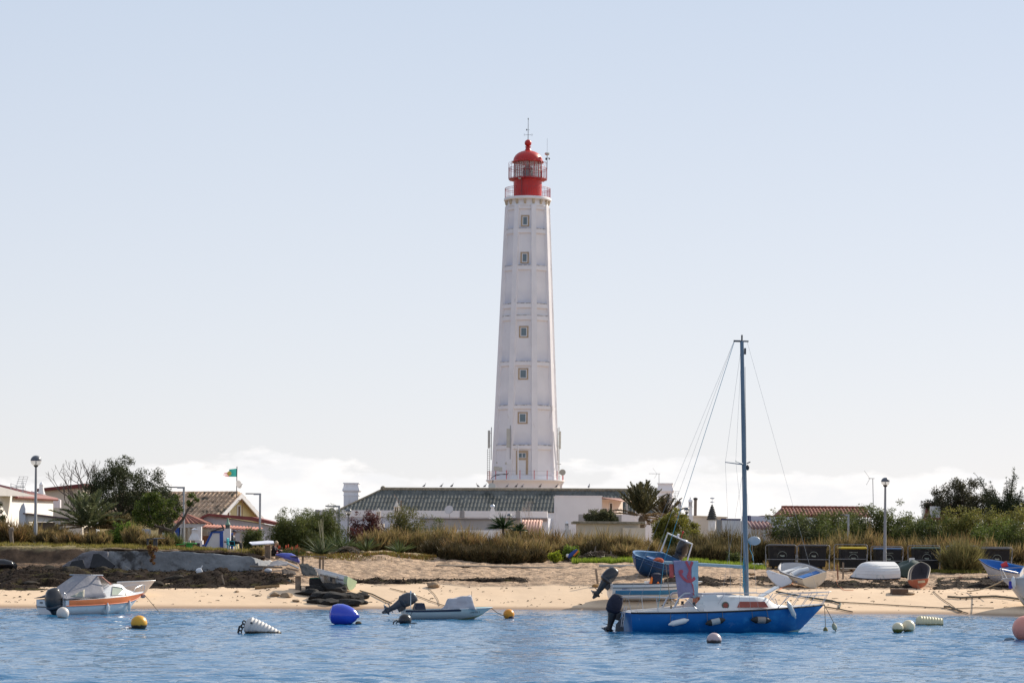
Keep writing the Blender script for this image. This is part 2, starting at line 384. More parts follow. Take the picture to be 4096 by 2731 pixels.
# ------------------------------------------------------------------ water
def make_water():
    xs = np.concatenate([[-9000, -2000, -500, -150, -70, -40], np.arange(-28, 28.01, .15), [40, 70, 150, 500, 2000, 9000]])
    ys = np.concatenate([[-3000, -500, -100, 0, 25, 40], np.arange(48, 113.01, .13), [114, 116]])
    X, Y = np.meshgrid(xs, ys); x, y = X.ravel(), Y.ravel(); z = np.zeros_like(x)
    rg = np.random.default_rng(4)
    for k in range(70):
        lam = .33*2**(rg.random()*2.6); th = rg.normal(R(72), .55); kx, ky = math.cos(th)*2*PI/lam, math.sin(th)*2*PI/lam
        z += np.sin(kx*x+ky*y+rg.random()*2*PI)*lam*.0035
    gust = .65+1.0*(fbm(x*.06, y*.10, 71)+.35)
    calm = np.clip((112-y)/14, .22, 1)
    z = z*gust*calm*np.where((np.abs(x) < 29) & (y > 44), 1, 0)
    V = np.stack([x, y, z], 1); w = len(xs)
    I = (np.arange(len(ys)-1)[:, None]*w+np.arange(w-1)[None, :]).ravel(); F = np.stack([I, I+1, I+w+1, I+w], 1)
    m = bpy.data.materials.new('sea water'); m.use_nodes = True; nt = m.node_tree; L = nt.links.new; b = nt.nodes['Principled BSDF']
    b.inputs['Base Color'].default_value = (.018, .13, .27, 1); b.inputs['Roughness'].default_value = .03; b.inputs['IOR'].default_value = 1.33
    tc = nd(nt, 'ShaderNodeTexCoord'); mp = nd(nt, 'ShaderNodeMapping'); mp.inputs['Scale'].default_value = (1, 1.6, 1); L(tc.outputs['Object'], mp.inputs[0])
    n = nd(nt, 'ShaderNodeTexNoise', Scale=4.5, Detail=4.0); L(mp.outputs[0], n.inputs[0])
    bp = nd(nt, 'ShaderNodeBump', Strength=.6, Distance=.06); L(n.outputs[0], bp.inputs['Height']); L(bp.outputs[0], b.inputs['Normal'])
    tag(mesh_np('water', V, F, m, smooth=1), kind='structure')
make_water()
# ================================================================== LIGHTHOUSE
WHITE = mat('white render', (.83, .82, .84), .75, .05, .6, .15, 9, stain=[((.45, .40, .36), .9, .64, .80), ((.70, .58, .42), 2.2, .64, .8)], stretch=(1, 1, .35))
WHITE2 = mat('clean white wash', (.82, .80, .80), .75, .04, .8, .1, 9, stain=((.6, .56, .52), .7, .62, .8), stretch=(1, 1, .4))
STONE = mat('tan stone', (.46, .35, .24), .85, .15, 3, .3, 12)
RED = mat('red paint', (.52, .022, .018), .42, .15, 1.2, .05, 10, stain=((.35, .05, .04), 1.5, .6, .75))
REDM = mat('red railing paint', (.36, .025, .035), .5, .15)
GREYM = mat('grey metal', (.35, .35, .36), .4, .12, 4, metal=.6)
DARKM = mat('dark metal', (.05, .05, .055), .45, .15, 5)
GALV = mat('galvanised steel', (.42, .42, .43), .45, .12, 5, metal=.3)
PANEL = mat('pale antenna plastic', (.50, .50, .46), .5, .06)
PANE = mat('dark window glass', (.12, .17, .19), .08, .1, spec=.8)
PVC = mat('white window frame', (.75, .76, .78), .4, .05)
ALU = mat('bare aluminium', (.62, .63, .65), .3, .08, 6, metal=.8)
def lighthouse():
    D = 293.; S = KF/D
    c = P(2103, 1500, D); cx, cy = P(2101, 2000, D).x, D
    def Z(py): return P(2103, py, D).z
    L0 = thing('lighthouse', 'tall white octagonal lighthouse tower with a red lantern room on top', 'lighthouse', (cx, cy, 2.2))
    C = (cx, cy, 0); A0 = R(-90-7)                                   # centre facet looks a little left of us
    zb, zt = Z(1921), Z(830)
    def Rz(z): return 3.92+(2.49-3.92)*(z-zb)/(zt-zb)                # circumradius of the panels
    def ring(r, z): return [(cx+r*math.cos(A0+PI/8+k*PI/4), cy+r*math.sin(A0+PI/8+k*PI/4), z) for k in range(8)]
    pan = MB(); pan.loft([ring(Rz(z), z) for z in np.linspace(zb, zt, 40)]); t = MB()
    for k in range(8):                                               # corner pilasters
        a = A0+PI/8+k*PI/4; rings = []
        for z in np.linspace(zb, zt, 6):
            r = Rz(z); w = .29+.09*(zt-z)/(zt-zb)
            e = Vector((math.cos(a), math.sin(a), 0)); tl = Vector((-math.sin(a), math.cos(a), 0))
            q = Vector((cx, cy, z)); o = r+.26
            rings.append([q+e*(r-.5)-tl*w, q+e*o-tl*w, q+e*o+tl*w, q+e*(r-.5)+tl*w])
        t.loft(rings)
    for p0, p1 in ((923, 942), (1070, 1089), (1221, 1240), (1269, 1288), (1452, 1469), (1625, 1641), (1783, 1800), (1905, 1921), (826, 846)):
        z1, z0 = Z(p0), Z(p1); q = .21 if p0 > 850 else .22
        t.loft([ring(Rz(z0)+.02, z0-.08), ring(Rz(z0)+q, z0+.02), ring(Rz(z1)+q, z1-.03), ring(Rz(z1)+.02, z1)])
    # pale ledge slots under the middle double band
    tw = t.build('tower', WHITE, L0, w=True, smooth=25)
    pm = mat('white panels bluer above bands', (.83, .82, .84), .75, .05, .6, .15, 9, stain=((.45, .40, .36), .9, .66, .82), stretch=(1, 1, .35)); nt = pm.node_tree; b = nt.nodes['Principled BSDF']; src = b.inputs['Base Color'].links[0].from_socket
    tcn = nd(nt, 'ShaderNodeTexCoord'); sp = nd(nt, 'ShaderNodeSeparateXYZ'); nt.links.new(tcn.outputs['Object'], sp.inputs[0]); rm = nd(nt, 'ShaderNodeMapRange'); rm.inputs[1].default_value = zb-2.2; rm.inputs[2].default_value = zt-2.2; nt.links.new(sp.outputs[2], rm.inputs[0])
    cr_ = nd(nt, 'ShaderNodeValToRGB'); e = cr_.color_ramp; tops = sorted(Z(q) for q in (923, 1070, 1221, 1452, 1625, 1783)); nt.links.new(rm.outputs[0], cr_.inputs[0]); e.elements[0].color = (0, 0, 0, 1); e.elements[1].color = (0, 0, 0, 1)  # panel colour turns blue-grey just above the bands, fading out upward
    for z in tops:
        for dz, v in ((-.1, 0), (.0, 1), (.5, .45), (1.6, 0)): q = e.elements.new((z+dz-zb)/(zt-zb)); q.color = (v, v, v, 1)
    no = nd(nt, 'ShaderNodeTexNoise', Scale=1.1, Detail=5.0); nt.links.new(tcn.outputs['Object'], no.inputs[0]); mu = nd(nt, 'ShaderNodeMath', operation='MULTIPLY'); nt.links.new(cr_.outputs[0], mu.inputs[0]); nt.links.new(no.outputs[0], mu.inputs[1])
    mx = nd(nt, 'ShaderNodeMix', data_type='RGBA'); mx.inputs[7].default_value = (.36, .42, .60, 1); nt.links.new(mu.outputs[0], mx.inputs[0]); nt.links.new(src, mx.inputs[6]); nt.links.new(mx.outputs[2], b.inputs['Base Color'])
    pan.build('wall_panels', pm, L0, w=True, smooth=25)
    for py in (923, 1070, 1221, 1269, 1452, 1625, 1783):
        z1 = Z(py); cr = MB().loft([ring(Rz(z1)+.01, z1-.01), ring(Rz(z1)+.225, z1-.07), ring(Rz(z1)+.215, z1+.02), ring(Rz(z1)+.01, z1+.03)], cap=False)
        cr.build('weathered_ledge', mat('grey grime', (.30, .27, .24), .9, .5, 2.5, stain=((.70, .67, .65), 3.0, .45, .55)), tw, w=True, smooth=0)
    # windows of the centre facet
    def facetM(z): 
        ap = Rz(z)*math.cos(PI/8)
        slope = math.atan2((4.05-2.62)*math.cos(PI/8), zt-zb)
        return Matrix.Translation((cx+math.cos(A0)*ap, cy+math.sin(A0)*ap, z)) @ Matrix.Rotation(A0+PI/2, 4, 'Z') @ Matrix.Rotation(-slope, 4, 'X')
    for p0, p1, w in ((871, 917, 33), (1018, 1064, 33.5), (1312, 1359, 38), (1479, 1525, 40), (1653, 1700, 40)):
        zc = (Z(p0)+Z(p1))/2; h = (Z(p0)-Z(p1))/2; W = w/S/2; M = facetM(zc); b = h*.19
        f = MB(); f.box(-W, W, -.04, .1, h-b*1.25, h, M); f.box(-W, W, -.04, .1, -h, -h+b*1.1, M); f.box(-W, -W+b*1.35, -.038, .1, -h+b*1.1, h-b*1.25, M); f.box(W-b*1.35, W, -.038, .1, -h+b*1.1, h-b*1.25, M)
        win = f.build('window', STONE, L0, w=True, smooth=0)
        iw, ih = W-b*1.35, h-b*1.2; f = MB()
        for x0, x1, y0, y1 in ((-iw, iw, ih-.09, ih), (-iw, iw, -ih, -ih+.09), (-iw, -iw+.09, -ih+.09, ih-.09), (iw-.09, iw, -ih+.09, ih-.09)): f.box(x0, x1, -.022, .05, y0, y1, M)
        f.build('window_frame', PVC, win, w=True, smooth=0)
        MB().box(-iw+.09, iw-.09, -.008, .02, -ih+.09, ih-.09, M).build('pane', PANE, win, w=True, smooth=0)
    zc = (Z(1806)+Z(1901))/2; h = (Z(1806)-Z(1901))/2; M = facetM(zc); W = .72
    f = MB(); f.box(-W, W, -.08, .1, h-.27, h, M); f.box(-W, -W+.26, -.079, .1, -h, h-.27, M); f.box(W-.26, W, -.079, .1, -h, h-.27, M); f.box(-W+.26, W-.26, -.078, .1, h-1.13, h-.87, M)
    dr = f.build('door', STONE, L0, w=True, smooth=0)
    MB().box(-W+.26, W-.26, -.03, .05, -h, h-1.13, M).build('door_leaf', PVC, dr, w=True, smooth=0)
    f = MB()
    for x0, x1, y0, y1 in ((-.46, .46, h-.33, h-.27), (-.46, .46, h-.87, h-.81), (-.46, -.40, h-.81, h-.33), (.40, .46, h-.81, h-.33), (-.03, .03, h-.81, h-.33)): f.box(x0, x1, -.04, .05, y0, y1, M)
    f.build('door_light_frame', PVC, dr, w=True, smooth=0)
    MB().box(-.40, .40, -.02, .02, h-.81, h-.33, M).build('pane', PANE, dr, w=True, smooth=0)
    # base drum and deck
    zd = Z(1920)
    MB().lathe([(4.35, 2.0), (4.35, zd-1.1), (4.42, zd-.55), (4.62, zd-.25), (4.78, zd-.12), (4.78, zd), (.5, zd)], 48, C).build('base_drum', WHITE2, L0, w=True)
    for k in range(17):
        a = 2*PI*k/17+.13; x, y = cx+4.62*math.cos(a), cy+4.62*math.sin(a)
        deckrail = MB().cyl((x, y, zd), (x, y, zd+1.08), .045, n=6).build('railing_post', mat('bright red post paint', (.60, .035, .035), .5, .1), L0, w=True)
    wr = MB()
    for hz in (.55, 1.0): wr.tube([(cx+4.62*math.cos(2*PI*k/34), cy+4.62*math.sin(2*PI*k/34), zd+hz) for k in range(34)], .012, 4, close=True)
    wr.build('railing_wire', GREYM, L0, w=True)
    # gallery slab with corbels
    zg1, zg0 = Z(795), Z(807)
    MB().lathe([(2.62, zg0-.75), (2.55, zg0-.5), (2.5, zg0), (2.80, zg0+.01), (2.87, zg0+.08), (2.87, zg1-.06), (2.82, zg1), (.4, zg1)], 40, C).build('gallery', WHITE2, L0, w=True)
    for k in range(16):
        a = A0+2*PI*(k+.0)/16; M = Matrix.Translation((cx, cy, zg0)) @ Matrix.Rotation(a, 4, 'Z')
        MB().prism([(2.4, -.62), (2.55, -.62), (2.68, -.42), (2.76, -.16), (2.78, 0), (2.4, 0)], -.13, .13, 'y', M).build('corbel', mat('cream stone', (.55, .47, .35), .8, .15, 4), L0, w=True)
    def rail(r, z, h, n, name, hoops=0):
        b = MB()
        for hz in (h, h*.83, .1): b.tube([(cx+r*math.cos(2*PI*k/36), cy+r*math.sin(2*PI*k/36), z+hz) for k in range(36)], .028 if hz == h else .018, 5, close=True)
        for k in range(n):
            a = 2*PI*k/n; b.cyl((cx+r*math.cos(a), cy+r*math.sin(a), z), (cx+r*math.cos(a), cy+r*math.sin(a), z+h), .03 if k % 5 == 0 else .016, n=5)
        return b.build(name, REDM, L0, w=True)
    rail(2.74, zg1, 1.2, 60, 'gallery_railing')
    zl0, zl1, zr = Z(718), Z(651), 1.72
    MB().lathe([(1.70, zg1), (1.72, zl0-.25), (1.78, zl0-.2), (1.80, zl0), (1.5, zl0)], 40, C).build('lantern_drum', RED, L0, w=True)
    MB().lathe([(1.7, zl0-.13), (2.2, zl0-.10), (2.32, zl0-.04), (2.32, zl0+.02), (1.7, zl0+.02)], 40, C).build('lantern_gallery', REDM, L0, w=True)
    rail(2.30, zl0, 1.35, 44, 'lantern_railing')
    b = MB()                                                        # tall bent hoops round the glass
    for k in range(14):
        a = 2*PI*k/14+.1; f = lambda r, z: (cx+r*math.cos(a), cy+r*math.sin(a), z)
        b.tube([f(2.0, zl0-.1), f(2.3, zl0-.1), f(2.34, zl0+.05), f(2.34, zl1-.1), f(2.27, zl1), f(1.85, zl1)], .022, 5)
    b.build('hoop_guard', REDM, L0, w=True)
    MB().lathe([(1.64, zl0+.03), (1.64, zl1)], 40, C, cap=False).build('lantern_glass', glass('lantern glass', (.80, .82, .80), .03, .72), L0, w=True, fix=False)
    b = MB()
    for k in range(16):
        a = 2*PI*k/16+.1; b.cyl((cx+1.67*math.cos(a), cy+1.67*math.sin(a), zl0), (cx+1.67*math.cos(a), cy+1.67*math.sin(a), zl1), .035, n=5)
    b.tube([(cx+1.67*math.cos(2*PI*k/36), cy+1.67*math.sin(2*PI*k/36), (zl0+zl1)/2) for k in range(36)], .03, 5, close=True)
    b.build('glazing_bars', REDM, L0, w=True)
    b = MB(); b.lathe([(.25, zl0-.1), (.55, zl0+.1), (.60, zl0+.5), (.62, zl0+.95), (.55, zl0+1.25), (.30, zl0+1.65), (.12, zl0+1.85)], 10, C)
    for z in np.linspace(zl0+.25, zl0+1.3, 7): b.lathe([(.6, z), (.68, z+.04), (.6, z+.08)], 10, C)
    b.build('lens', mat('green lens glass', (.035, .055, .04), .15, .5, 3, spec=.6), L0, w=True)
    zdm = Z(603)
    prof = [(1.66, zl1-.02), (1.92, zl1), (1.93, zl1+.1), (1.78, zl1+.2)]
    for k in range(1, 9): a = PI/2*k/9.0; prof.append((1.76*math.cos(a)+.02, zl1+.2+(zdm-zl1-.2)*math.sin(a)))
    MB().lathe(prof+[(.42, zdm), (.30, zdm+.2), (.28, zdm+.38), (.36, zdm+.4), (.36, zdm+.47), (.25, zdm+.5)], 32, C).build('dome', RED, L0, w=True)
    zb_ = Z(573); MB().ball((cx, cy, zb_), (.42, .42, .43), 20, 12).build('ball_finial', RED, L0, w=True)
    b = MB(); b.tube([(cx, cy, zb_+.3), (cx, cy, Z(475))], [.045, .028], 6); b.ball((cx, cy, Z(476)), (.06, .06, .13), 8, 6)
    v = b.build('weather_vane', DARKM, L0, w=True)
    zv = Z(540); b = MB(); b.cyl((cx-.36, cy, zv), (cx+.36, cy, zv), .018, n=4); b.cyl((cx, cy-.36, zv), (cx, cy+.36, zv), .018, n=4)
    b.prism([(cx-.24, Z(521)-.1), (cx-.12, Z(521)-.02), (cx-.1, Z(521)+.1), (cx-.24, Z(521)+.16)], cy-.01, cy+.01, 'y'); b.cyl((cx-.2, cy, Z(521)+.02), (cx+.2, cy, Z(521)+.02), .014, n=4)
    b.build('vane_arms', DARKM, v, w=True)
    lo = Vector((cx, cy, 2.2))
    text_mesh('E', .30, Matrix.Translation(Vector((cx-.46, cy, zv))-lo) @ FRONT @ Matrix.Rotation(PI, 4, 'Y'), GREYM, v, 'vane_letter')
    text_mesh('O', .30, Matrix.Translation(Vector((cx+.46, cy, zv))-lo) @ FRONT, GREYM, v, 'vane_letter')
    # small fittings on the lantern
    b = MB(); x, y = cx+2.32, cy-.3; b.cyl((x, y, zl0+1.2), (x, y, Z(622)), .04, n=6); b.cyl((x, y, Z(612)), (x, y, Z(555)), .012, n=4); b.cyl((x, y, Z(636)), (x+.25, y, Z(632)), .02, n=4)
    rm = b.build('instrument_mast', DARKM, L0, w=True)
    MB().lathe([(.1, Z(623)), (.28, Z(620)), (.30, Z(614)), (.2, Z(612))], 14, (x, y, 0)).build('radar_drum', PANEL, rm, w=True)
    MB().ball((x-.12, y, Z(637)), (.1, .1, .16)).build('camera_pod', DARKM, rm, w=True); MB().ball((x+.26, y, Z(636)), (.09, .09, .13)).build('camera_pod', DARKM, rm, w=True)
    M = Matrix.Translation((cx-.98, cy-1.9, Z(720))) @ Matrix.Rotation(PI/2, 4, 'X')
    MB().lathe([(.02, 0), (.15, .02), (.21, .07)], 16, M=M).build('round_antenna', PANEL, L0, w=True)
    b = MB(); b.tube([(cx-.72, cy-1.78, Z(720)), (cx-.72, cy-1.78, Z(772)), (cx-.95, cy-1.72, Z(773))], .03, 5); b.cyl((cx-.72, cy-1.79, Z(724)), (cx-.72, cy-1.79, Z(790)), .025, n=5); b.build('drain_pipe', DARKM, L0, w=True)
    # phone antennas low on the tower
    for px, y0, y1, dx in ((1956, 1721, 1792, -1), (2033, 1714, 1788, 0), (2239, 1724, 1795, 1)):
        p = P(px, (y0+y1)/2, D-(.5 if dx else 4.1)); h = (y1-y0)/S/2
        a = MB(); a.bbox(p, (.30 if dx else .42, .16, 2*h)).build('panel_antenna', PANEL, L0, w=True, bevel=.03, smooth=0)
        q = p+Vector((-.28*dx if dx else .25, .15, 0))
        MB().cyl(q+Vector((0, 0, -h-1.4)), q+Vector((0, 0, h+.4)), .05, n=8).cyl(q+Vector((0, 0, h*.7)), p+Vector((0, 0, h*.7)), .03, n=5).cyl(q+Vector((0, 0, -h*.7)), p+Vector((0, 0, -h*.7)), .03, n=5).build('antenna_pole', GREYM, L0, w=True)
    b = MB(); x0 = P(1954, 1850, D-1).x
    for dx in (-.14, .14): b.cyl((x0+dx, D-1, zd), (x0+dx, D-1, Z(1797)), .025, n=5)
    for k in range(14): b.cyl((x0-.14, D-1, zd+.25+k*.26), (x0+.14, D-1, zd+.25+k*.26), .018, n=4)
    b.build('cable_ladder', DARKM, L0, w=True)
    for px, py, w_, h_ in ((1986, 1873, .65, .5), (2003, 1876, .4, .5), (1987, 1850, .18, .22), (2024, 1853, .2, .3)): MB().bbox(P(px, py, D-4.15), (w_, .3, h_)).build('equipment_box', PANEL, L0, w=True, smooth=0, bevel=.02)
    b = MB(); b.tube([P(1962, 1914, D-3.9), P(1975, 1904, D-4.5), P(2004, 1897, D-4.5), P(2020, 1894, D-4.5)], .035, 5); b.tube([P(1972, 1920, D-4.75), P(1971, 1930, D-4.85), P(1976, 1945, D-4.6)], .06, 5); b.tube([P(1974, 1905, D-4.5), P(1985, 1897, D-4.4), P(2030, 1896, D-4.4), P(2033, 1890, D-4.4)], .045, 5)
    b.build('cable_run', DARKM, L0, w=True)
    b = MB(); b.tube([P(2072, 1917, D-4.7), P(2072, 1779, D-4.7)], .08, 8); b.build('white_pole', PVC, L0, w=True)
    p = P(2250, 1889, D-2.5); b = MB(); b.lathe([(.02, .0), (.30, .04), (.38, .12)], 18, M=Matrix.Translation(p) @ Matrix.Rotation(R(80), 4, 'X')); b.cyl(p, p+Vector((-.5, .1, 0)), .05, n=6); b.build('dish_antenna', mat('beige dish', (.45, .42, .34), .5), L0, w=True)
    b = MB(); b.cyl(P(2236, 1920, D-1.5), P(2236, 1709, D-1.5), .06, n=6); b.cyl(P(2199, 1851, D-1.5), P(2245, 1856, D-1.5), .05, n=6); b.cyl(P(2214, 1862, D-1.5), P(2230, 1852, D-1.5), .03, n=6); b.build('side_mast', PANEL, L0, w=True)
    b = MB(); b.tube([P(2250, 1920, D-1), P(2253, 1928, D-1), P(2246, 1940, D-1), P(2246, 1960, D-1)], .1, 8); b.build('downpipe', WHITE2, L0, w=True)
    b = MB(); b.lathe([(.02, 0), (.35, .05), (.45, .14)], 16, M=Matrix.Translation(P(1968, 1946, D-5)) @ Matrix.Rotation(R(65), 4, 'X')); b.build('satellite_dish', PANEL, L0, w=True)
lighthouse()
# ================================================================== BUILDINGS
TILE = mat('old brown roof tiles', (.56, .39, .26), .85, .35, 2.2, .2, 15, stain=((.10, .085, .06), 1.6, .5, .66))
TERRA = mat('terracotta tiles', (.25, .085, .055), .8, .25, 2, .15, 12, stain=((.13, .06, .045), 2.0, .52, .68))
REDROOF = mat('red roof sheet', (.15, .022, .02), .6, .2, 1.5, .1, stain=((.18, .05, .04), 2, .55, .7))
SLATE = mat('grey fibre cement sheets', (.115, .118, .108), .9, .3, .8, .15, 9, stain=[((.045, .05, .042), 1.1, .5, .7), ((.15, .14, .10), 2.6, .6, .75)], stretch=(1, .25, 1))
YEL = mat('pale yellow render', (.74, .62, .34), .8, .05, 1, .08)
CREAM = mat('cream render', (.66, .58, .47), .8, .08, .8, .1, stain=((.42, .38, .32), .8, .6, .8))
GREYW = mat('grey render', (.36, .35, .35), .85, .12, .5, .1, stain=((.24, .23, .23), 1.2, .55, .75), stretch=(1, 1, .2))
BLUE = mat('blue trim paint', (.03, .10, .42), .6, .12)
NAVY = mat('navy trim paint', (.035, .04, .14), .6, .12)
DARKIN = mat('dark interior', (.05, .042, .04), .9, .2)
BRICK = mat('orange brick', (.42, .18, .09), .85, .2, 6)
WOOD = mat('weathered wood', (.27, .21, .155), .85, .3, 6, .25, 18, stain=((.14, .11, .085), 4, .5, .7), stretch=(1, 1, .3))
RIDGE = mat('lichen covered ridge', (.26, .22, .16), .95, .4, 4, .3, 12)
def wavy(A, B, S, period, amp, rows=1, step=.0, flip=False):
    """roof slope: A..B along the ridge, S the vector down the slope; ribs or tile rows as real relief"""
    A, B, S = Vector(A), Vector(B), Vector(S); n = (B-A).cross(S).normalized()
    if n.z < 0: n = -n
    k = max(2, round((B-A).length/period)); nu = k*6
    rs = [i/rows for i in range(rows)]+[1.]
    vv = []
    for i in range(rows): vv += [(rs[i], step), (rs[i+1]-1e-4, 0)]
    b = MB(); w = nu+1; vs = []
    for v, h in vv:
        for i in range(w):
            vs.append(A+(B-A)*(i/nu)+S*v+n*(amp*math.sin(2*PI*i/6)+(.0 if not step else step*(1-h/step))))
    fs = [(j*w+i, j*w+i+1, (j+1)*w+i+1, (j+1)*w+i) for j in range(len(vv)-1) for i in range(nu)]
    return b.add(vs, fs)
def gable_house(name, label, loc, rz, Lx, Wy, hw, hr, wallm, roofm, over=.35, period=.36, amp=.09, front=None, group=None):
    """gable walls at x=0 and x=-Lx, ridge along local X"""
    h = thing(name, label, 'house', loc, rz, group)
    b = MB(); W = Wy/2
    b.prism([(-W, 0), (W, 0), (W, hw), (0, hw+hr-.05), (-W, hw)], -Lx, 0, 'x')
    wall = b.build('wall', wallm, h, smooth=0)
    s = hr/W; ov = over
    r = wavy((-Lx-ov, 0, hw+hr+.06), (ov, 0, hw+hr+.06), (0, -(W+ov), -(W+ov)*s), period, amp, max(2, int(Wy/.8)), .03)
    q = wavy((-Lx-ov, 0, hw+hr+.06), (ov, 0, hw+hr+.06), (0, (W+ov), -(W+ov)*s), period, amp, max(2, int(Wy/.8)), .03)
    r.add(q.v, q.f); ro = r.build('roof', roofm, h, fix=False, solid=.05)
    b = MB()
    for k in range(int((Lx+2*ov)/.4)): x = -Lx-ov+.4*k; b.cyl((x, 0, hw+hr+.07), (x+.41, 0, hw+hr+.07), .10, .12, 8)
    b.build('ridge_tiles', roofm, ro)
    return h, wall, ro
def chimney_algarve(c, h, w, parent, m=None, name='chimney', kind=0):
    """small ornamental chimney: shaft, slotted lantern, pointed or round cap"""
    m = m or WHITE2; x, y, z = c; b = MB()
    b.bbox((x, y, z+h*.22), (w, w, h*.44)); b.bbox((x, y, z+h*.46), (w*1.25, w*1.25, h*.04)); b.bbox((x, y, z+h*.735), (w*1.3, w*1.3, h*.03))
    for sx in (-1, 0, 1):
        for sy in (-1, 0, 1):
            if sx or sy: b.bbox((x+sx*w*.40, y+sy*w*.40, z+h*.60), (w*.20, w*.20, h*.24))
    if kind == 0: b.lathe([(w*.72, h*.75), (w*.5, h*.82), (w*.06, h)], 4, c, rot=PI/4)
    else: b.lathe([(w*.66, h*.75), (w*.55, h*.82), (w*.25, h*.89), (w*.12, h*.9), (w*.2, h*.95), (w*.03, h)], 14, c)
    o = b.build(name, m, parent, w=True, smooth=30)
    MB().bbox((x, y, z+h*.60), (w*.55, w*.55, h*.23)).build('flue', DARKIN, o, w=True, smooth=0)
    return o
def win(parent, M, w, h, frame=PVC, t=.06, pane=PANE, name='window', sill=False):
    b = MB()
    for x0, x1, y0, y1 in ((-w/2, w/2, h/2-t, h/2), (-w/2, w/2, -h/2, -h/2+t), (-w/2, -w/2+t, -h/2+t, h/2-t), (w/2-t, w/2, -h/2+t, h/2-t)): b.box(x0, x1, -.05, .03, y0, y1, M)
    o = b.build(name, frame, parent, smooth=0)
    MB().box(-w/2+t, w/2-t, -.02, .02, -h/2+t, h/2-t, M).build('pane', pane, o, smooth=0)
    return o
# ---- keepers' house with the long grey roof
def keepers_house():
    D = 240.; S = KF/D; c = P(2020, 2045, D); base = Vector((c.x, D, 2.2)); rz = R(-7)
    k = thing('keepers_house', 'long low white building with a grey corrugated hip roof below the lighthouse', 'house', base, rz)
    ze = P(2020, 2048, D).z-2.2; zr = P(2020, 1959, D).z-2.2
    xl0, xl1, xe0, xe1, W = -12.3, 12.5, -16.1, 16.0, 3.9
    MB().box(xe0+.4, xe1-.4, -W+.3, W-.3, 0, ze-.08).build('wall', WHITE2, k, smooth=0)
    b = MB(); per = .36; n = int((xe1-xe0)/per)*6
    def slope(sgn):
        vs = []; rows = 5; w = n+1
        for j in range(rows+1):
            for e in (0, 1) if 0 < j < rows else (0,):
                v = j/rows
                for i in range(w):
                    x = xe0+(xe1-xe0)*i/n
                    top = min(1, max(0, (x-xe0)/(xl0-xe0)), max(0, (xe1-x)/(xe1-xl1)))   # hip cuts the rib short
                    t = min(v, top); vs.append((x, sgn*(W*(1-t)), ze+(zr-ze)*t+.034*math.sin(2*PI*i/6)+(.03 if e else 0)))
        m = len(vs)//w
        b.add(vs, [(j*w+i, j*w+i+1, (j+1)*w+i+1, (j+1)*w+i) for j in range(m-1) for i in range(n)])
    slope(-1); slope(1)
    for x0, x1 in ((xe0, xl0), (xe1, xl1)): b.add([(x0, -W, ze), (x0, W, ze), (x1, 0, zr)], [(0, 1, 2)])
    roof = b.build('roof', SLATE, k, fix=False, smooth=50)
    b = MB(); b.tube([(xl0, 0, zr+.05), (xl1, 0, zr+.05)], .17, 8)
    b.tube([(xl0, 0, zr+.05), (xe0, -W, ze+.05)], .10, 7); b.tube([(xl1, 0, zr+.05), (xe1, -W, ze+.05)], .12, 7); b.ball((xl0, 0, zr+.1), .26); b.ball((xl1, 0, zr+.1), .26)
    b.build('ridge_tiles', RIDGE, roof)
    for px, y0, w in ((1388, 1927, 1.50), (2666, 1936, 1.42)):       # the two big end chimneys
        u = (px-2020)/S; z1 = P(px, y0, D).z-2.2; m = MB(); y = 1.2 if px < 2000 else -2.2; q = w/2
        m.box(u-q, u+q, y-.45, y+.45, ze-1.5, z1-.95); m.box(u-q-.05, u+q+.05, y-.5, y+.5, z1-1.3, z1-1.22)
        m.loft([[(u+sx*(q+o), y+sy*(.45+o), z) for sx, sy in ((-1, -1), (1, -1), (1, 1), (-1, 1))] for o, z in ((0, z1-.95), (.12, z1-.82), (.13, z1-.72), (.02, z1-.4), (-.02, z1-.12), (.06, z1-.1), (.06, z1), (-.1, z1))])
        m.build('chimney', WHITE, k, smooth=0)
    # low flat-roofed range with white parapet in front
    yf = -7.2
    x0 = (1310-2020)/S*1.03; x1 = (2225-2020)/S
    zp1, zp0 = ze+.02, ze-.62
    seg = [(1322, 1880), (1898, 2098), (2118, 2222)]
    for a, c_ in seg: MB().box((a-2020)/S, (c_-2020)/S, yf-.1, yf+.2, zp0, zp1).build('parapet', WHITE2, k, smooth=0)
    b = MB()
    for a in (1316, 1889, 2108): b.box((a-2020)/S-.19, (a-2020)/S+.19, yf-.16, yf+.25, zp0-.05, zp1+.02)
    b.build('parapet_pier', GREYW, k, smooth=0)
    MB().box(x0, x1, yf+.05, -W-.2, 0, zp0).build('front_range_wall', mat('blue-white stained render', (.62, .64, .70), .85, .1, .6, .1, stain=[((.40, .38, .36), .7, .55, .8), ((.25, .40, .62), .5, .62, .75)], stretch=(1, 1, .3)), k, smooth=0)
    MB().box((2000-2020)/S, (2222-2020)/S, yf-.25, yf, zp0-.30, zp0-.02).build('ledge', mat('brown ledge', (.25, .2, .18), .9), k, smooth=0)
    return k, ze, zr, base, rz, D
KH = keepers_house()
def kh(px, py): # point on the ridge line of the long roof
    k, ze, zr, base, rz, D = KH
    u = (unroll(px, py)[0]-unroll(2020, py)[0])/(KF/D)
    return base+Vector((u*math.cos(rz), u*math.sin(rz), zr+.20))
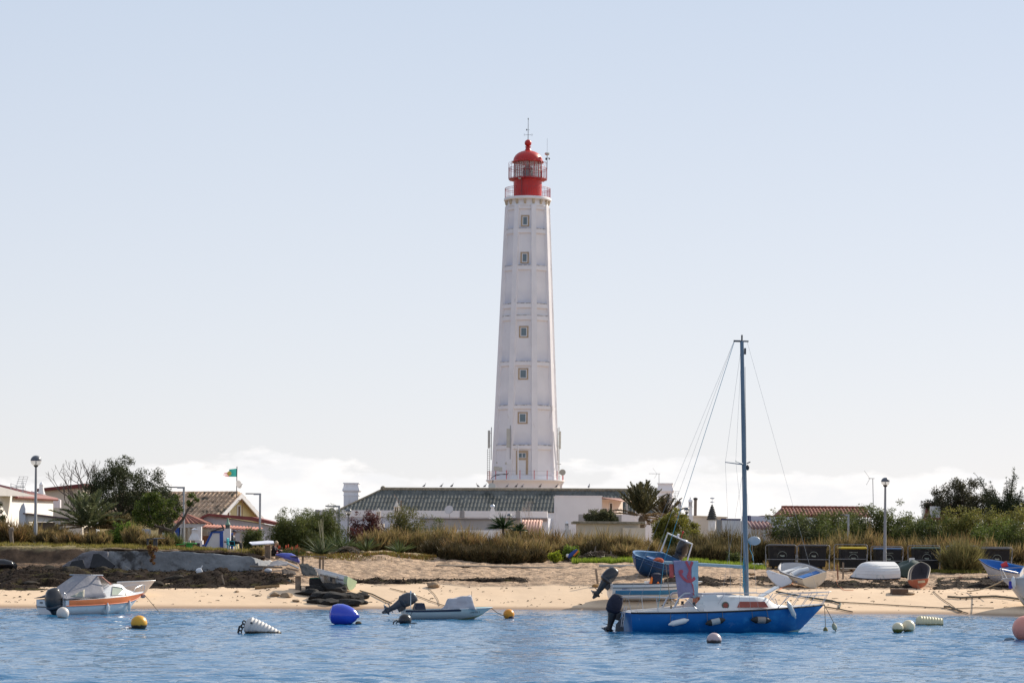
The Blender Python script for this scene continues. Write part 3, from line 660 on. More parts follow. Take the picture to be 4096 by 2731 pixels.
def keepers_bits():
    for px, y0, h, w, kind, lab in ((1513, 2068, 38, .42, 0, 'short white chimney with a pyramid cap above the reddish shrub'), (1586, 2068, 66, .50, 0, 'tall white pierced chimney with a pointed cap in front of the grey roof')):
        D = 205.; p = P(px, y0+25, D); S = KF/D
        t = thing('ornamental_chimney', lab, 'chimney', (p.x, D, 2.2), group='ornamental chimneys')
        chimney_algarve((p.x, D, p.z), (h+25)/S, w*.8, t, mat('cream wash', (.72, .66, .58), .8, .06), 'chimney_stack', kind)
        MB().box(p.x-.5, p.x+.5, D-.4, D+.4, 2.0, p.z).build('plinth', CREAM, t, w=True, smooth=0)
    D = 205.; t = thing('tapered_chimney', 'plain tapered white chimney with a metal cowl before the grey roof', 'chimney', P(1970, 2130, D)); o = t.location.copy()
    p = P(1970, 2072, D); q = P(1970, 2035, D); 
    MB().loft([[(p.x+sx*a, D+sy*a, z) for sx, sy in ((-1, -1), (1, -1), (1, 1), (-1, 1))] for a, z in ((.34, 2.), (.32, p.z-.3), (.17, q.z))]).build('chimney_stack', WHITE2, t, w=True, smooth=0)
    MB().lathe([(.13, 0), (.13, .15), (.2, .17), (.2, .28), (.14, .36), (.03, .38)], 12, q).build('cowl', ALU, t, w=True)
keepers_bits()
def white_block():
    D = 218.; S = KF/D; p = P(2316, 1981, D); zt = p.z
    h = thing('white_house', 'plain white cube house with a terrace awning in front of the grey roof', 'house', (p.x, D, 2.2))
    x0, x1 = P(2222, 2000, D).x, P(2408, 2000, D).x
    MB().box(x0, x1, D, D+7, 2.0, zt-.08).build('wall', WHITE2, h, w=True, smooth=0)
    MB().box(x0-.03, x1+.05, D-.04, D+7.05, zt-.08, zt).build('coping', WHITE2, h, w=True, smooth=0)
    dr = Vector((math.sin(R(22)), math.cos(R(22)), 0)); A = Vector((x1-.1, D+.4, 0)); zc = P(2420, 1995, D).z; zf = P(2420, 2055, D).z
    B = A+dr*6.; n = Vector((dr.y, -dr.x, 0))
    MB().prism([(A.x, A.y), (B.x, B.y), (B.x-n.x*3, B.y-n.y*3), (A.x-n.x*.5, A.y-n.y*.5)], 2.0, zc, 'z').build('terrace_wall', mat('warm white wash', (.80, .74, .68), .8, .05), h, w=True, smooth=0)
    w = wavy((A.x-.2, A.y-.3, zc+.15), (B.x, B.y, zc+.15), n*2.3+Vector((0, 0, -.35)), .22, .03); w.build('awning', mat('pink awning sheet', (.62, .36, .28), .6, .1), h, w=True, fix=False, solid=.03)
    for f in (.15, .55, .98):
        q = A+dr*6*f+n*2.2; MB().cyl((q.x, q.y, 2.), (q.x, q.y, zc-.22), .045, n=6).build('awning_post', WHITE2, h, w=True)
    t = thing('terrace_base', 'grey rendered terrace parapet right of the plain white cube house', 'wall', P(2400, 2150, 205), group=None)
    a, b_ = P(2316, 2056, 205.), P(2486, 2056, 205.)
    MB().box(a.x, b_.x, 205, 207, 1.8, a.z).build('parapet_wall', GREYW, t, w=True, smooth=0)
    MB().box(b_.x, b_.x+.75, 205.05, 210, 1.8, a.z+.02).build('end_pier', WHITE2, t, w=True, smooth=0)
    M = Matrix.Translation(Vector((0, 0, zf+.55-2.2))+(A+dr*2.6+n*.02-Vector((p.x, D, 0)))) @ Matrix.Rotation(math.atan2(dr.y, dr.x), 4, 'Z')
    win(h, M, .8, 1.1, PVC, .1, DARKIN, 'door')
    M2 = Matrix.Translation(Vector((0, 0, zf+.3-2.2))+(A+dr*.9+n*.02-Vector((p.x, D, 0)))) @ Matrix.Rotation(math.atan2(dr.y, dr.x), 4, 'Z')
    win(h, M2, 1.3, .5, PVC, .05, DARKIN)
white_block()
def low_grey():
    D = 190.; a, b_ = P(1680, 2072, D), P(2083, 2074, D)
    h = thing('low_grey_house', 'low flat grey rendered house half hidden by dry brush', 'house', ((a.x+b_.x)/2, D, 2.2))
    MB().box(a.x, b_.x, D, D+6, 1.8, a.z-.08).build('wall', GREYW, h, w=True, smooth=0)
    MB().box(a.x-.1, b_.x+.1, D-.1, D+6.1, a.z-.08, a.z).build('roof_edge', mat('dark roof edge', (.16, .15, .15), .9), h, w=True, smooth=0)
    z = P(1900, 2119, D).z; MB().box(a.x+1, b_.x-.4, D-.14, D-.01, 1.8, z).build('base_band', WHITE2, h, w=True, smooth=0)
    p = P(2085, 2072, D); MB().box(p.x-.06, p.x+.06, D-.4, D-.2, 1.8, p.z).build('white_post', WHITE2, h, w=True, smooth=0)
    q = P(2089, 2079, D); w = wavy((q.x, D-.2, q.z), (q.x+1.6, D-.2, q.z), (-.2, -1.4, -1.0), .24, .04); w.build('awning', mat('pink awning sheet', (.62, .36, .28), .6, .1), h, w=True, fix=False, solid=.03)
low_grey()
def garage():
    D = 168.; a, b_ = P(2312, 2087, D), P(2566, 2091, D); S = KF/D
    h = thing('beige_garage', 'low beige flat-roofed building with a mossy concrete slab roof', 'building', ((a.x+b_.x)/2, D, 2.1))
    MB().box(a.x, b_.x-.1, D, D+5, 1.8, a.z-.1).build('wall', CREAM, h, w=True, smooth=0)
    MB().box(a.x-.35, b_.x+.25, D-.3, D+5.3, a.z-.1, a.z+.06).build('roof_slab', mat('mossy concrete', (.30, .26, .20), .9, .3, 3, .2, stain=((.16, .14, .09), 3, .5, .7)), h, w=True, smooth=0, bevel=.02)
    c, d = P(2490, 2110, D), P(2580, 2111, D); MB().box(c.x, d.x, D-.5, D-.1, 1.8, c.z).build('front_wall', mat('pale cream render', (.72, .63, .52), .8, .06), h, w=True, smooth=0)
    p = P(2267, 2118, 172.); t = thing('ornamental_chimney', 'small squat white chimney among dry brush left of the beige garage', 'chimney', (p.x, 172, 2.1), group='ornamental chimneys')
    chimney_algarve((p.x, 172., p.z), .62, .28, t, WHITE2, 'chimney_stack', 0); MB().box(p.x-.3, p.x+.3, 171.8, 172.2, 1.8, p.z).build('plinth', WHITE2, t, w=True, smooth=0)
garage()
# ---- red-roofed house at the left edge
def left_house():
    A = P(-40, 2100, 140.); Bx = P(212, 2100, 176.); d = Vector((Bx.x-A.x, Bx.y-A.y, 0)); Ln = d.length; d.normalize(); n = Vector((d.y, -d.x, 0))
    h = thing('red_roofed_house', 'white house with a dark red corrugated roof behind the left lamp post', 'house', (A.x, A.y, 2.3))
    z0 = P(0, 1982, 142.).z
    z1 = P(200, 1992, 175.).z
    q = [A, A+d*Ln, A+d*Ln-n*5, A-n*5]
    rings = [[(p.x, p.y, 1.8) for p in q], [(p.x, p.y, z) for p, z in zip(q, (z0, z1, z1, z0))]]
    MB().loft(rings).build('wall', mat('sunlit white wash', (.82, .78, .74), .8, .04, .7, .1, stain=((.6, .56, .52), .8, .62, .8)), h, w=True, smooth=0)
    # red sheet roof rising away from the wall
    E0 = Vector(P(95, 1990, 152.)); E1 = Vector((A+d*(Ln+.6)).xy.to_tuple()+(z1,)); E0 = A+d*(Ln*.30); E0.z = z0+(z1-z0)*.3; E0 = E0+n*.25; E1 = E1+n*.25
    up = -n*4.2+Vector((0, 0, .95))
    wavy(E0+up, E1+up, -up, .30, .04).build('roof', REDROOF, h, w=True, fix=False, solid=.05)
    MB().tube([E0+Vector((0, 0, -.06)), E1+Vector((0, 0, -.06))], .11, 4).build('fascia', mat('faded red board', (.22, .06, .05), .7), h, w=True)
    # grey mono-pitch end
    a, b_, c = P(-60, 1930, 141), P(150, 1984, 150.), P(-60, 1982, 141.)
    a2 = Vector(a)-n*4; b2 = Vector(b_)-n*4; c2 = Vector(c)-n*4
    MB().loft([[a, b_, c], [a2, b2, c2]]).build('gable_end', mat('pale grey render', (.52, .50, .49), .8, .06), h, w=True, smooth=0)
    # white parapet behind the red roof with a slim chimney
    D = 182.; p0, p1, p2 = P(125, 1962, D), P(240, 1998, D), P(240, 2030, D)
    MB().prism([(p0.x, p0.z), (p1.x, p1.z), (p2.x, p2.z), (p0.x, p2.z)], D, D+.5).build('parapet', mat('lilac white wash', (.70, .64, .68), .8, .05), h, w=True, smooth=0)
    cpos = P(166, 1965, D-.3); MB().lathe([(.30, -.2), (.20, .1), (.16, .45), (.2, .47), (.12, .62), (.02, .72)], 8, cpos).build('chimney', WHITE2, h, w=True)
    # far house wall with a red eave
    D = 200.; g = thing('far_house', 'cream house with a thin red eave behind the bare tree', 'house', P(220, 2100, D))
    a, b_ = P(170, 1958, D), P(330, 1950, D)
    MB().prism([(a.x, 2.), (b_.x, 2.), (b_.x, b_.z), (a.x, a.z-.1)], D, D+5).build('wall', CREAM, g, w=True, smooth=0)
    MB().prism([(P(143, 1955, D).x, P(143, 1955, D).z), (b_.x+.2, b_.z+.35), (b_.x+.2, b_.z+.02), (P(143, 1955, D).x, P(143, 1955, D).z-.22)], D-.4, D+5).build('roof', REDROOF, g, w=True, smooth=0)
    # porch wall in front
    D = 139.; g = thing('porch', 'low white porch wall with an open dark bay behind the left lamp post', 'porch', P(160, 2170, D)); a, b_ = P(96, 2047, D), P(243, 2075, D); zo, zi = P(150, 2086, D).z, P(150, 2130, D).z
    xl, xr = P(112, 2090, D).x, P(220, 2090, D).x
    b = MB(); b.prism([(a.x, P(96, 2052, D).z), (b_.x, P(243, 2074, D).z), (b_.x, zo), (a.x, zo)], D, D+.25); b.box(a.x, xl, D, D+.25, 1.9, zo); b.box(xr, b_.x, D, D+.25, 1.9, zo)
    b.build('porch_wall', WHITE2, g, w=True, smooth=0)
    t0, t1 = P(100, 2010, D), P(86, 2060, D)
    MB().prism([(t1.x-.15, 2.), (a.x+.12, 2.), (a.x+.12, t0.z-.35), (a.x+.02, t0.z), (a.x-.12, t0.z-.15), (t1.x-.1, P(88, 2045, D).z)], D-.2, D+.3).build('curved_pier', mat('blue-grey wash', (.60, .62, .68), .8, .06), g, w=True)
    MB().prism([(a.x, P(100, 2050, D).z), (b_.x+.6, P(251, 2073, D).z), (b_.x+.6, P(251, 2081, D).z), (a.x, P(100, 2055, D).z)], D-.25, D+2.2).build('roof', mat('dark brown roof edge', (.13, .085, .08), .8), g, w=True, smooth=0)
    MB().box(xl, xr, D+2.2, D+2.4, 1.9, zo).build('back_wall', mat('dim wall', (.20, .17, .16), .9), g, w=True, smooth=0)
left_house()
def tv_antenna(name, label, foot, top, boom, m=GREYM, style=0, flip=1):
    t = thing(name, label, 'antenna', foot, group='roof antennas'); foot, top = Vector(foot), Vector(top)
    MB().cyl(foot, top, .03, .025, 6).build('pole', m, t, w=True)
    b = MB(); z = top.z; x = top.x; y = top.y
    if style == 0:      # grid reflector with boom to the left
        b.cyl((x-boom*flip, y, z-.3), (x+.1*flip, y, z-.3), .022, n=5); b.cyl((x-boom*flip, y, z-.52), (x-boom*flip, y, z-.08), .02, n=5); b.cyl((x-boom*flip, y, z-.1), (x-.3*flip, y, z-.25), .012, n=4); b.cyl((x-boom*flip, y, z-.5), (x-.3*flip, y, z-.35), .012, n=4)
        for s in (-1, 1):
            for k in range(5): zz = z-.3+s*(.06+k*.14); xx = x-(.55-k*.05)*flip+.35*flip; b.cyl((xx-.28, y, zz), (xx+.28, y, zz+.02), .01, n=4)
            for dx in (-.26, 0, .26): b.cyl((x-.15*flip+dx, y, z-.3), (x+.05*flip+dx, y, z-.3+s*.65), .01, n=4)
    else:
        b.cyl((x-boom*flip, y, z), (x+.12*flip, y, z), .02, n=5)
        for k in range(6): xx = x-boom*flip*k/6; b.cyl((xx, y-.2, z), (xx, y+.2, z), .01, n=4)
        b.cyl((x-.2*flip, y, z), (x-.6*flip, y, z+.55), .012, n=4); b.cyl((x-.2*flip, y, z), (x-.45*flip, y, z-.45), .012, n=4)
    b.build('elements', m, t, w=True)
    return t
tv_antenna('tv_antenna', 'grid tv antenna above the dark red roof at the far left', P(92, 1985, 150), P(92, 1927, 150), .75)
tv_antenna('tv_antenna', 'thin tv antenna on the right big chimney of the long building', P(2636, 1950, 239), P(2636, 1894, 239), 1.0, style=1)
tv_antenna('tv_antenna', 'tv antenna with a small grid right of the right big chimney', P(2701, 2062, 200), P(2701, 1980, 200), .35)
tv_antenna('tv_antenna', 'bent tv antenna on a mast in front of the grey roof', P(2116, 2120, 195), P(2116, 2022, 195), .5, mat('rusty pale metal', (.50, .42, .36), .6))
tv_antenna('tv_antenna', 'tall bare mast antenna behind the green hedge on the right', P(3494, 2060, 170), P(3491, 1913, 170), .3, style=1)
tv_antenna('tv_antenna', 'reddish tv mast beside the tall pierced chimney', P(1604, 2070, 206), P(1604, 2003, 206), .1, mat('rust', (.30, .14, .08), .8), style=1)
# ---- yellow gabled house with veranda
def yellow_house():
    D = 166.; pk = P(946, 1974, D); Wd = 5.6; hr = 1.75; zpk = pk.z; zb = 2.1
    h, wall, roof = gable_house('yellow_house', 'pale yellow gabled house with an old brown tiled roof', (pk.x, pk.y, zb), R(-28), 9.5, Wd, zpk-zb-hr, hr, YEL, TILE, .42)
    W = Wd/2; hw = zpk-zb-hr; s = hr/W; b = MB()
    for sg in (-1, 1):                                  # white barge boards
        b.add([(.36, 0, hw+hr+.02), (.36, 0, hw+hr-.30), (.36, sg*(W+.45), hw-.45*s-.30), (.36, sg*(W+.45), hw-.45*s+.02), (.46, 0, hw+hr+.02), (.46, 0, hw+hr-.30), (.46, sg*(W+.45), hw-.45*s-.30), (.46, sg*(W+.45), hw-.45*s+.02)],
              [(0, 1, 2, 3), (4, 7, 6, 5), (0, 3, 7, 4), (1, 5, 6, 2), (0, 4, 5, 1), (3, 2, 6, 7)])
    b.build('barge_board', WHITE2, roof, smooth=0)
    Mx = lambda y, z: Matrix.Translation((.02, y, z)) @ Matrix.Rotation(PI/2, 4, 'Z')
    for y in (-1.05, .25): win(h, Mx(y, hw+.55), .42, .85, WHITE2, .08, mat('brown shutter', (.16, .09, .05), .7))
    # flag pole with dish on the gable peak
    f = thing('flagpole', 'thin pole on the yellow gable peak', 'flagpole', P(948, 1995, D-.5)); 
    MB().tube([P(946, 1996, D-.6), P(948, 1865, D-.6)], .03, 6).build('pole', DARKM, f, w=True)
    MB().cyl(P(926, 1999, D-.6), P(972, 2001, D-.6), .03, n=5).cyl(P(970, 2001, D-.6), P(969, 2070, D-.6), .025, n=5).build('cross_bar', mat('rust', (.30, .14, .08), .8), f, w=True)
    q = P(951, 1938, D-.7); t = thing('satellite_dish', 'grey satellite dish on the flagpole above the yellow gable', 'satellite dish', q, R(30), group='satellite dishes'); t.scale = (.64, .64, .64)
    MB().lathe([(.02, 0), (.2, .03), (.34, .09), (.44, .17)], 20, M=rot(R(76), 0, R(25))).build('reflector', mat('grey dish', (.42, .39, .38), .5), t, smooth=60, solid=.02)
    MB().tube([(0, 0, -.3), (.1, -.3, -.25), (.36, -.34, .06)], .02, 5).ball((.36, -.34, .06), .05).build('feed_arm', DARKM, t)
    fl = thing('flag', 'tattered green and red flag with a yellow emblem flying from the pole', 'flag', P(947, 1872, D-.6))
    def fp(u, v): return (-u*1.0, .10*math.sin(u*6+v*2)*u+.0, -.02-v*.56-u*.12*(1-v)+.0*u)
    g = MB(); g.grid(lambda u, v: fp(u*.52, v), 12, 8); g.build('green_field', mat('faded green flag cloth', (.05, .36, .33), .8, .1, tl=.4), fl, fix=False)
    g = MB()
    for v0, v1, ln in ((.38, .62, .34), (.62, .8, .42), (.8, 1, .30)): g.grid(lambda u, v: fp(.52+u*ln, v0+(v1-v0)*(v*(1-.6*u)+.3*u)), 6, 2)
    g.build('red_field', mat('faded red flag cloth', (.60, .22, .24), .8, .1, tl=.4), fl, fix=False)
    MB().lathe([(.01, 0), (.15, 0), (.15, .012), (.01, .012)], 16, M=Matrix.Translation((-.5, -.06, -.36)) @ Matrix.Rotation(PI/2, 4, 'X')).build('emblem', mat('yellow flag print', (.75, .58, .12), .8), fl)
yellow_house()
def veranda():
    D = 151.; S = KF/D
    v = thing('white_outbuilding', 'long white outbuilding with a sloping dark red roof edge below the yellow gable', 'outbuilding', P(960, 2150, D))
    pt = [(800, 2078), (832, 2060), (1105, 2105), (1105, 2165), (800, 2165)]; q = [P(a, b, D) for a, b in pt]
    MB().prism([(p.x, p.z) for p in q], D, D+4).build('wall', mat('grimy white wash', (.70, .67, .68), .85, .06, .8, .1, stain=((.45, .41, .40), 1.2, .6, .75)), v, w=True, smooth=0)
    e = [P(a, b, D) for a, b in ((795, 2072), (834, 2053), (1010, 2066), (1120, 2092), (1120, 2104), (1010, 2082), (834, 2061), (795, 2080))]
    MB().prism([(p.x, p.z) for p in e], D-.3, D+4.2).build('roof', mat('dark red eave', (.26, .07, .06), .7, .2), v, w=True, smooth=0)
    # pergola in front
    D2 = 146.; g = thing('pergola', 'white veranda with a corrugated reddish roof edge and posts', 'pergola', P(900, 2190, D2))
    a, b_ = P(806, 2112, D2), P(1035, 2125, D2)
    w = wavy((a.x, D2+2.5, a.z+.25), (b_.x, D2+2.5, b_.z+.25), (0, -2.8, -.2), .2, .03); w.build('roof', mat('rusty sheet', (.34, .13, .09), .8, .3), g, w=True, fix=False, solid=.03)
    MB().prism([(a.x, a.z-.02), (b_.x, b_.z-.02), (b_.x, b_.z-.16), (a.x, a.z-.16)], D2-.15, D2+.02).build('beam', mat('cream beam', (.60, .54, .44), .8), g, w=True, smooth=0)
    for px in (965, 982, 1030): p = P(px, 2126, D2); MB().box(p.x-.08, p.x+.08, D2-.1, D2+.1, 2.2, p.z-.12).build('post', CREAM, g, w=True, smooth=0)
    b = MB(); b.tube([P(1000, 2120, D2), P(1066, 2140, D2-.8)], .03, 5); b.tube([P(1000, 2128, D2), P(1066, 2150, D2-.8)], .03, 5); b.build('rail', PVC, g, w=True)
    p = P(822, 2140, D2+1.5); MB().box(p.x-.5, p.x+.5, D2+1.5, D2+1.8, 2.2, P(822, 2142, D2+1.5).z).build('brick_hearth', BRICK, g, w=True, smooth=0)
    # hip-roofed pavilion
    D3 = 148.; k = thing('pavilion', 'small pavilion with a terracotta hip roof and blue pillars behind the leaning tree', 'pavilion', P(745, 2190, D3))
    top = P(732, 2047, D3+1.6); e = [P(690, 2090, D3-.2), P(827, 2092, D3-.2)]; dz = 3.6
    c = [Vector((e[0].x, D3-.2, e[0].z)), Vector((e[1].x, D3-.2, e[1].z)), Vector((e[1].x, D3+dz, e[1].z)), Vector((e[0].x, D3+dz, e[0].z))]
    b = MB()
    for i in range(4):
        A, B = c[i], c[(i+1) % 4]; n = 42; vs = []
        for r in range(7):
            f = r/6
            for j in range(n+1): p = A.lerp(B, j/n).lerp(top, f); vs.append((p.x, p.y, p.z+.035*math.sin(j*2*PI/6)*(1-f)))
        b.add(vs, [(r*(n+1)+j, r*(n+1)+j+1, (r+1)*(n+1)+j+1, (r+1)*(n+1)+j) for r in range(6) for j in range(n)])
    b.build('roof', TERRA, k, w=True, fix=False)
    MB().box(e[0].x+.1, e[1].x-.1, D3-.12, D3+.05, e[0].z-.28, e[0].z-.04).build('fascia', mat('grimy white wash', (.7, .67, .68), .85), k, w=True, smooth=0)
    for px, m_, w_ in ((655, PVC, .18), (664, WOOD, .14), (681, WOOD, .14), (691, BLUE, .22), (711, BLUE, .34), (725, WHITE2, .2), (736, CREAM, .26), (757, CREAM, .18), (796, CREAM, .2)):
        p = P(px, 2110, D3); MB().box(p.x-w_/2, p.x+w_/2, D3-.1, D3+.1, 2.2, p.z+.15).build('pillar', m_, k, w=True, smooth=0)
    MB().box(e[0].x+.1, e[1].x-.3, D3+2.6, D3+2.8, 2.2, e[0].z-.1).build('back_wall', CREAM, k, w=True, smooth=0)
    # barbecue with hooded chimney
    D4 = 141.; t = thing('barbecue', 'white masonry barbecue with a tapered hood and lantern top', 'barbecue', P(780, 2190, D4)); p = P(779, 2160, D4)
    MB().loft([[(p.x+sx*a, D4+sy*a*.8, z) for sx, sy in ((-1, -1), (1, -1), (1, 1), (-1, 1))] for a, z in ((.33, p.z), (.3, p.z+.12), (.17, p.z+.42), (.17, p.z+.58))]).build('hood', WHITE, t, w=True, smooth=0)
    MB().bbox((p.x, D4, p.z-.45), (.66, .6, .6)).build('firebox', DARKIN, t, w=True, smooth=0)
    MB().lathe([(.28, .60), (.22, .66), (.05, .72)], 4, p, rot=PI/4).bbox((p.x-.13, D4, p.z+.58), (.06, .2, .14)).bbox((p.x+.13, D4, p.z+.58), (.06, .2, .14)).build('chimney_cap', WHITE, t, w=True, smooth=0)
    x = P(797, 2150, D4).x; MB().box(x-.14, x+.14, D4-.15, D4+.15, 2.2, P(797, 2105, D4).z).box(x-.22, x+.22, D4-.22, D4+.22, 2.2, P(797, 2160, D4).z).build('pier', WHITE2, t, w=True, smooth=0)
    # sloped white and blue garden wall
    D5 = 138.5; t = thing('garden_wall', 'stepped white garden wall edged in blue beside the seated man', 'wall', P(870, 2195, D5))
    o = [P(a, b, D5) for a, b in ((811, 2178), (822, 2178), (848, 2124), (893, 2124), (893, 2198), (811, 2198))]
    MB().prism([(p.x, p.z) for p in o], D5, D5+.3).build('wall_panel', WHITE2, t, w=True, smooth=0)
    for w_ in ([(809, 2176), (820, 2176), (846, 2122), (893, 2122), (893, 2131), (851, 2131), (824, 2186), (809, 2186)], [(879, 2131), (893, 2131), (893, 2198), (879, 2198)]):
        o = [P(a, b, D5) for a, b in w_]; MB().prism([(p.x, p.z) for p in o], D5-.03, D5+.32).build('blue_edge', BLUE, t, w=True, smooth=0)
    o = [P(a, b, D5) for a, b in ((893, 2124), (898, 2124), (905, 2198), (893, 2198))]; MB().prism([(p.x, p.z) for p in o], D5-.02, D5+.6).build('end_face', WHITE2, t, w=True, smooth=0)
    D6 = 138.; t = thing('ornamental_chimney', 'white chimney with a pointed green ceramic top beside the seated man', 'chimney', P(912, 2195, D6), group='ornamental chimneys'); p = P(911, 2120, D6)
    MB().box(p.x-.17, p.x+.17, D6-.17, D6+.17, 2.2, p.z+.1).build('shaft', WHITE2, t, w=True, smooth=0)
    MB().lathe([(.13, .1), (.13, .30)], 10, p).build('slotted_lantern', mat('sooty grille', (.09, .09, .085), .8), t, w=True)
    MB().lathe([(.15, .30), (.15, .33), (.11, .40), (.06, .52), (.05, .62), (.02, .70)], 12, p).build('pointed_cap', mat('verdigris ceramic', (.22, .34, .26), .6), t, w=True)
    MB().box(p.x-.19, p.x+.19, D6-.19, D6+.19, P(911, 2168, D6).z, P(911, 2164, D6).z).build('band', REDROOF, t, w=True, smooth=0)
    for px, w_ in ((918, .12), (926, .2)): x = P(px, 2150, D6+.3).x; MB().box(x-w_/2, x+w_/2, D6+.2, D6+.4, 2.2, P(px, 2130 if px > 920 else 2170, D6).z).build('blue_pier', BLUE, t, w=True, smooth=0)
    t = thing('old_anchor', 'old dark iron anchor resting on top of the white and blue wall', 'anchor', P(870, 2124, D5))
    pts = [P(a, b, D5-.1) for a, b in ((842, 2125), (862, 2119), (880, 2113), (890, 2110))]; b = MB().tube(pts, [.03, .045, .05, .05], 6)
    b.tube([P(a, b_, D5-.1) for a, b_ in ((881, 2094), (888, 2100), (893, 2108), (894, 2121))], [.015, .04, .05, .03], 6); b.tube([P(900, 2128, D5), P(906, 2129, D5)], .05, 6); b.build('anchor_body', DARKM, t, w=True)
veranda()
# ---- right-hand houses
def right_side():
    D = 172.; t = thing('tiled_house', 'white house with a long red-brown tiled roof behind the green hedge', 'house', P(3300, 2120, D))
    zr, ze = P(3300, 2029, D).z, P(3300, 2068, D).z; x0, x1 = P(3142, 2030, D).x, P(3488, 2030, D).x; xe = P(3115, 2066, D).x
    w = wavy((x0, D+2.6, zr), (x1, D+2.6, zr), (0, -2.7, ze-zr), .25, .04, 4, .03); r = w.build('roof', TERRA, t, w=True, fix=False, solid=.05)
    MB().add([(x0, D+2.6, zr), (xe, D-.1, ze), (xe, D+5.2, ze), (x0+.02, D-.1, ze)], [(0, 1, 3), (0, 2, 1)]).build('hip_face', TERRA, t, w=True, smooth=0)
    b = MB(); n = int((x1-x0)/.4)
    for k in range(n): b.cyl((x0+k*.4, D+2.6, zr+.05), (x0+k*.4+.41, D+2.6, zr+.05), .10, .12, 8)
    b.build('ridge_tiles', TERRA, r, w=True)
    MB().box(xe, x1, D, D+5, 1.8, ze-.1).build('wall', WHITE2, t, w=True, smooth=0)
    D = 160.; t = thing('white_wall', 'long plain white wall with navy corner left of the tiled roof', 'wall', P(3130, 2120, D))
    a, b_ = P(3003, 2062, D), P(3330, 2070, D)
    MB().prism([(a.x, 1.9), (b_.x, 1.9), (b_.x, b_.z), (a.x, a.z)], D, D+4).build('wall_panel', mat('blue-white wash', (.72, .72, .80), .8, .05), t, w=True, smooth=0)
    MB().box(a.x-.2, a.x, D-.03, D+4, a.z-.42, a.z+.02).build('navy_corner', NAVY, t, w=True, smooth=0)
    c = [P(x, y, D) for x, y in ((3000, 2112), (3003, 2075), (2985, 2112))]; MB().prism([(p.x, p.z) for p in c], D+.1, D+.4).build('buttress', WHITE2, t, w=True, smooth=0)
    MB().prism([(P(3045, 2061, D).x, P(3045, 2061, D).z), (b_.x, P(3330, 2058, D).z), (b_.x, b_.z), (P(3045, 2061, D).x, a.z)], D-.02, D+4.1).build('red_coping', REDROOF, t, w=True, smooth=0)
    q0, q1 = P(3003, 2104, D-3), P(3095, 2106, D-3); wavy((q0.x, D-.2, q0.z+.35), (q1.x, D-.2, q1.z+.35), (0, -3, -.5), .25, .05).build('lean_to_roof', mat('dark plum tiles', (.20, .11, .11), .8, .2), t, w=True, fix=False, solid=.05)
    D = 162.; t = thing('trimmed_wall', 'low white wall topped with a navy band left of the mast', 'wall', P(2910, 2120, D))
    a, b_ = P(2888, 2079, D), P(2962, 2080, D); MB().box(a.x, b_.x, D, D+.4, 1.9, a.z).build('wall_panel', WHITE2, t, w=True, smooth=0); MB().box(a.x-.05, b_.x+.02, D-.03, D+.43, a.z, a.z+.1).build('navy_band', NAVY, t, w=True, smooth=0)
    b = MB().box(P(2868, 2080, D).x, P(2886, 2080, D).x, D+.1, D+.4, 1.9, P(2877, 2078, D).z).build('grey_pier', GREYW, t, w=True, smooth=0)
    a, b_ = P(2964, 2082, D), P(3000, 2082, D); MB().box(a.x, b_.x, D-.2, D+.3, 1.9, a.z).build('white_pier', WHITE2, t, w=True, smooth=0)
    D = 185.; t = thing('flat_house', 'flat cream house with a thin roof line behind the yellow-green bush', 'house', P(2800, 2120, D))
    a, b_ = P(2715, 2062, D), P(2905, 2071, D); MB().prism([(a.x, 1.9), (b_.x, 1.9), (b_.x, b_.z), (a.x, a.z)], D, D+5).build('wall', mat('warm grey wash', (.58, .53, .47), .8, .07), t, w=True, smooth=0)
    MB().prism([(a.x-.1, a.z), (b_.x+.1, b_.z), (b_.x+.1, b_.z+.09), (a.x-.1, a.z+.09)], D-.1, D+5.1).build('roof_edge', CREAM, t, w=True, smooth=0)
    for px, y0, y1, lab, kd in ((2718, 2058, 1992, 'white pierced chimney with a conical cap right of the big chimney', 0), (2761, 2060, 1987, 'slender white chimney with a rounded finial above the flat cream house', 1)):
        p = P(px, y0, D-1); k = thing('ornamental_chimney', lab, 'chimney', P(px, 2110, D-1), group='ornamental chimneys'); k.location.z = 2.1
        chimney_algarve((p.x, D-1, p.z), (y0-y1)/(KF/D), .26, k, WHITE, 'chimney_stack', 1); MB().box(p.x-.2, p.x+.2, D-1.2, D-.8, 1.9, p.z).build('plinth', WHITE2, k, w=True, smooth=0)
    p, q = P(2781, 2062, D-1), P(2782, 1998, D-1); k = thing('flue_pipe', 'plain brown stove pipe with a round cowl beside the slender white chimney', 'flue pipe', p)
    MB().cyl(p, q, .12, n=10).build('pipe', mat('brown pipe', (.22, .17, .14), .6), k, w=True); MB().lathe([(.14, -.02), (.17, .05), (.17, .12), (.06, .18)], 12, q).build('cowl', DARKM, k, w=True)
    D = 165.; k = thing('thatched_chimney', 'dark cone of netting wrapped stack on a white pillar topped by a bird vane', 'chimney', P(2850, 2120, D)); p = P(2848, 2075, D); p2 = P(2849, 2020, D)
    MB().lathe([(.26, -.8), (.27, 0)], 12, p).build('pillar', WHITE2, k, w=True); hh = p2.z-p.z; pr = []
    for i in range(9): f = i/8; r = .30*(1-f)**.8+.03; pr += [(r+.05, hh*f), (r-.03, hh*(f+.06))]
    MB().lathe([(.36, -.06), (.40, .0)]+pr, 12, p).build('dark_cone', mat('dark rope wrap', (.08, .08, .075), .9, .5, 12, .4, 20), k, w=True)
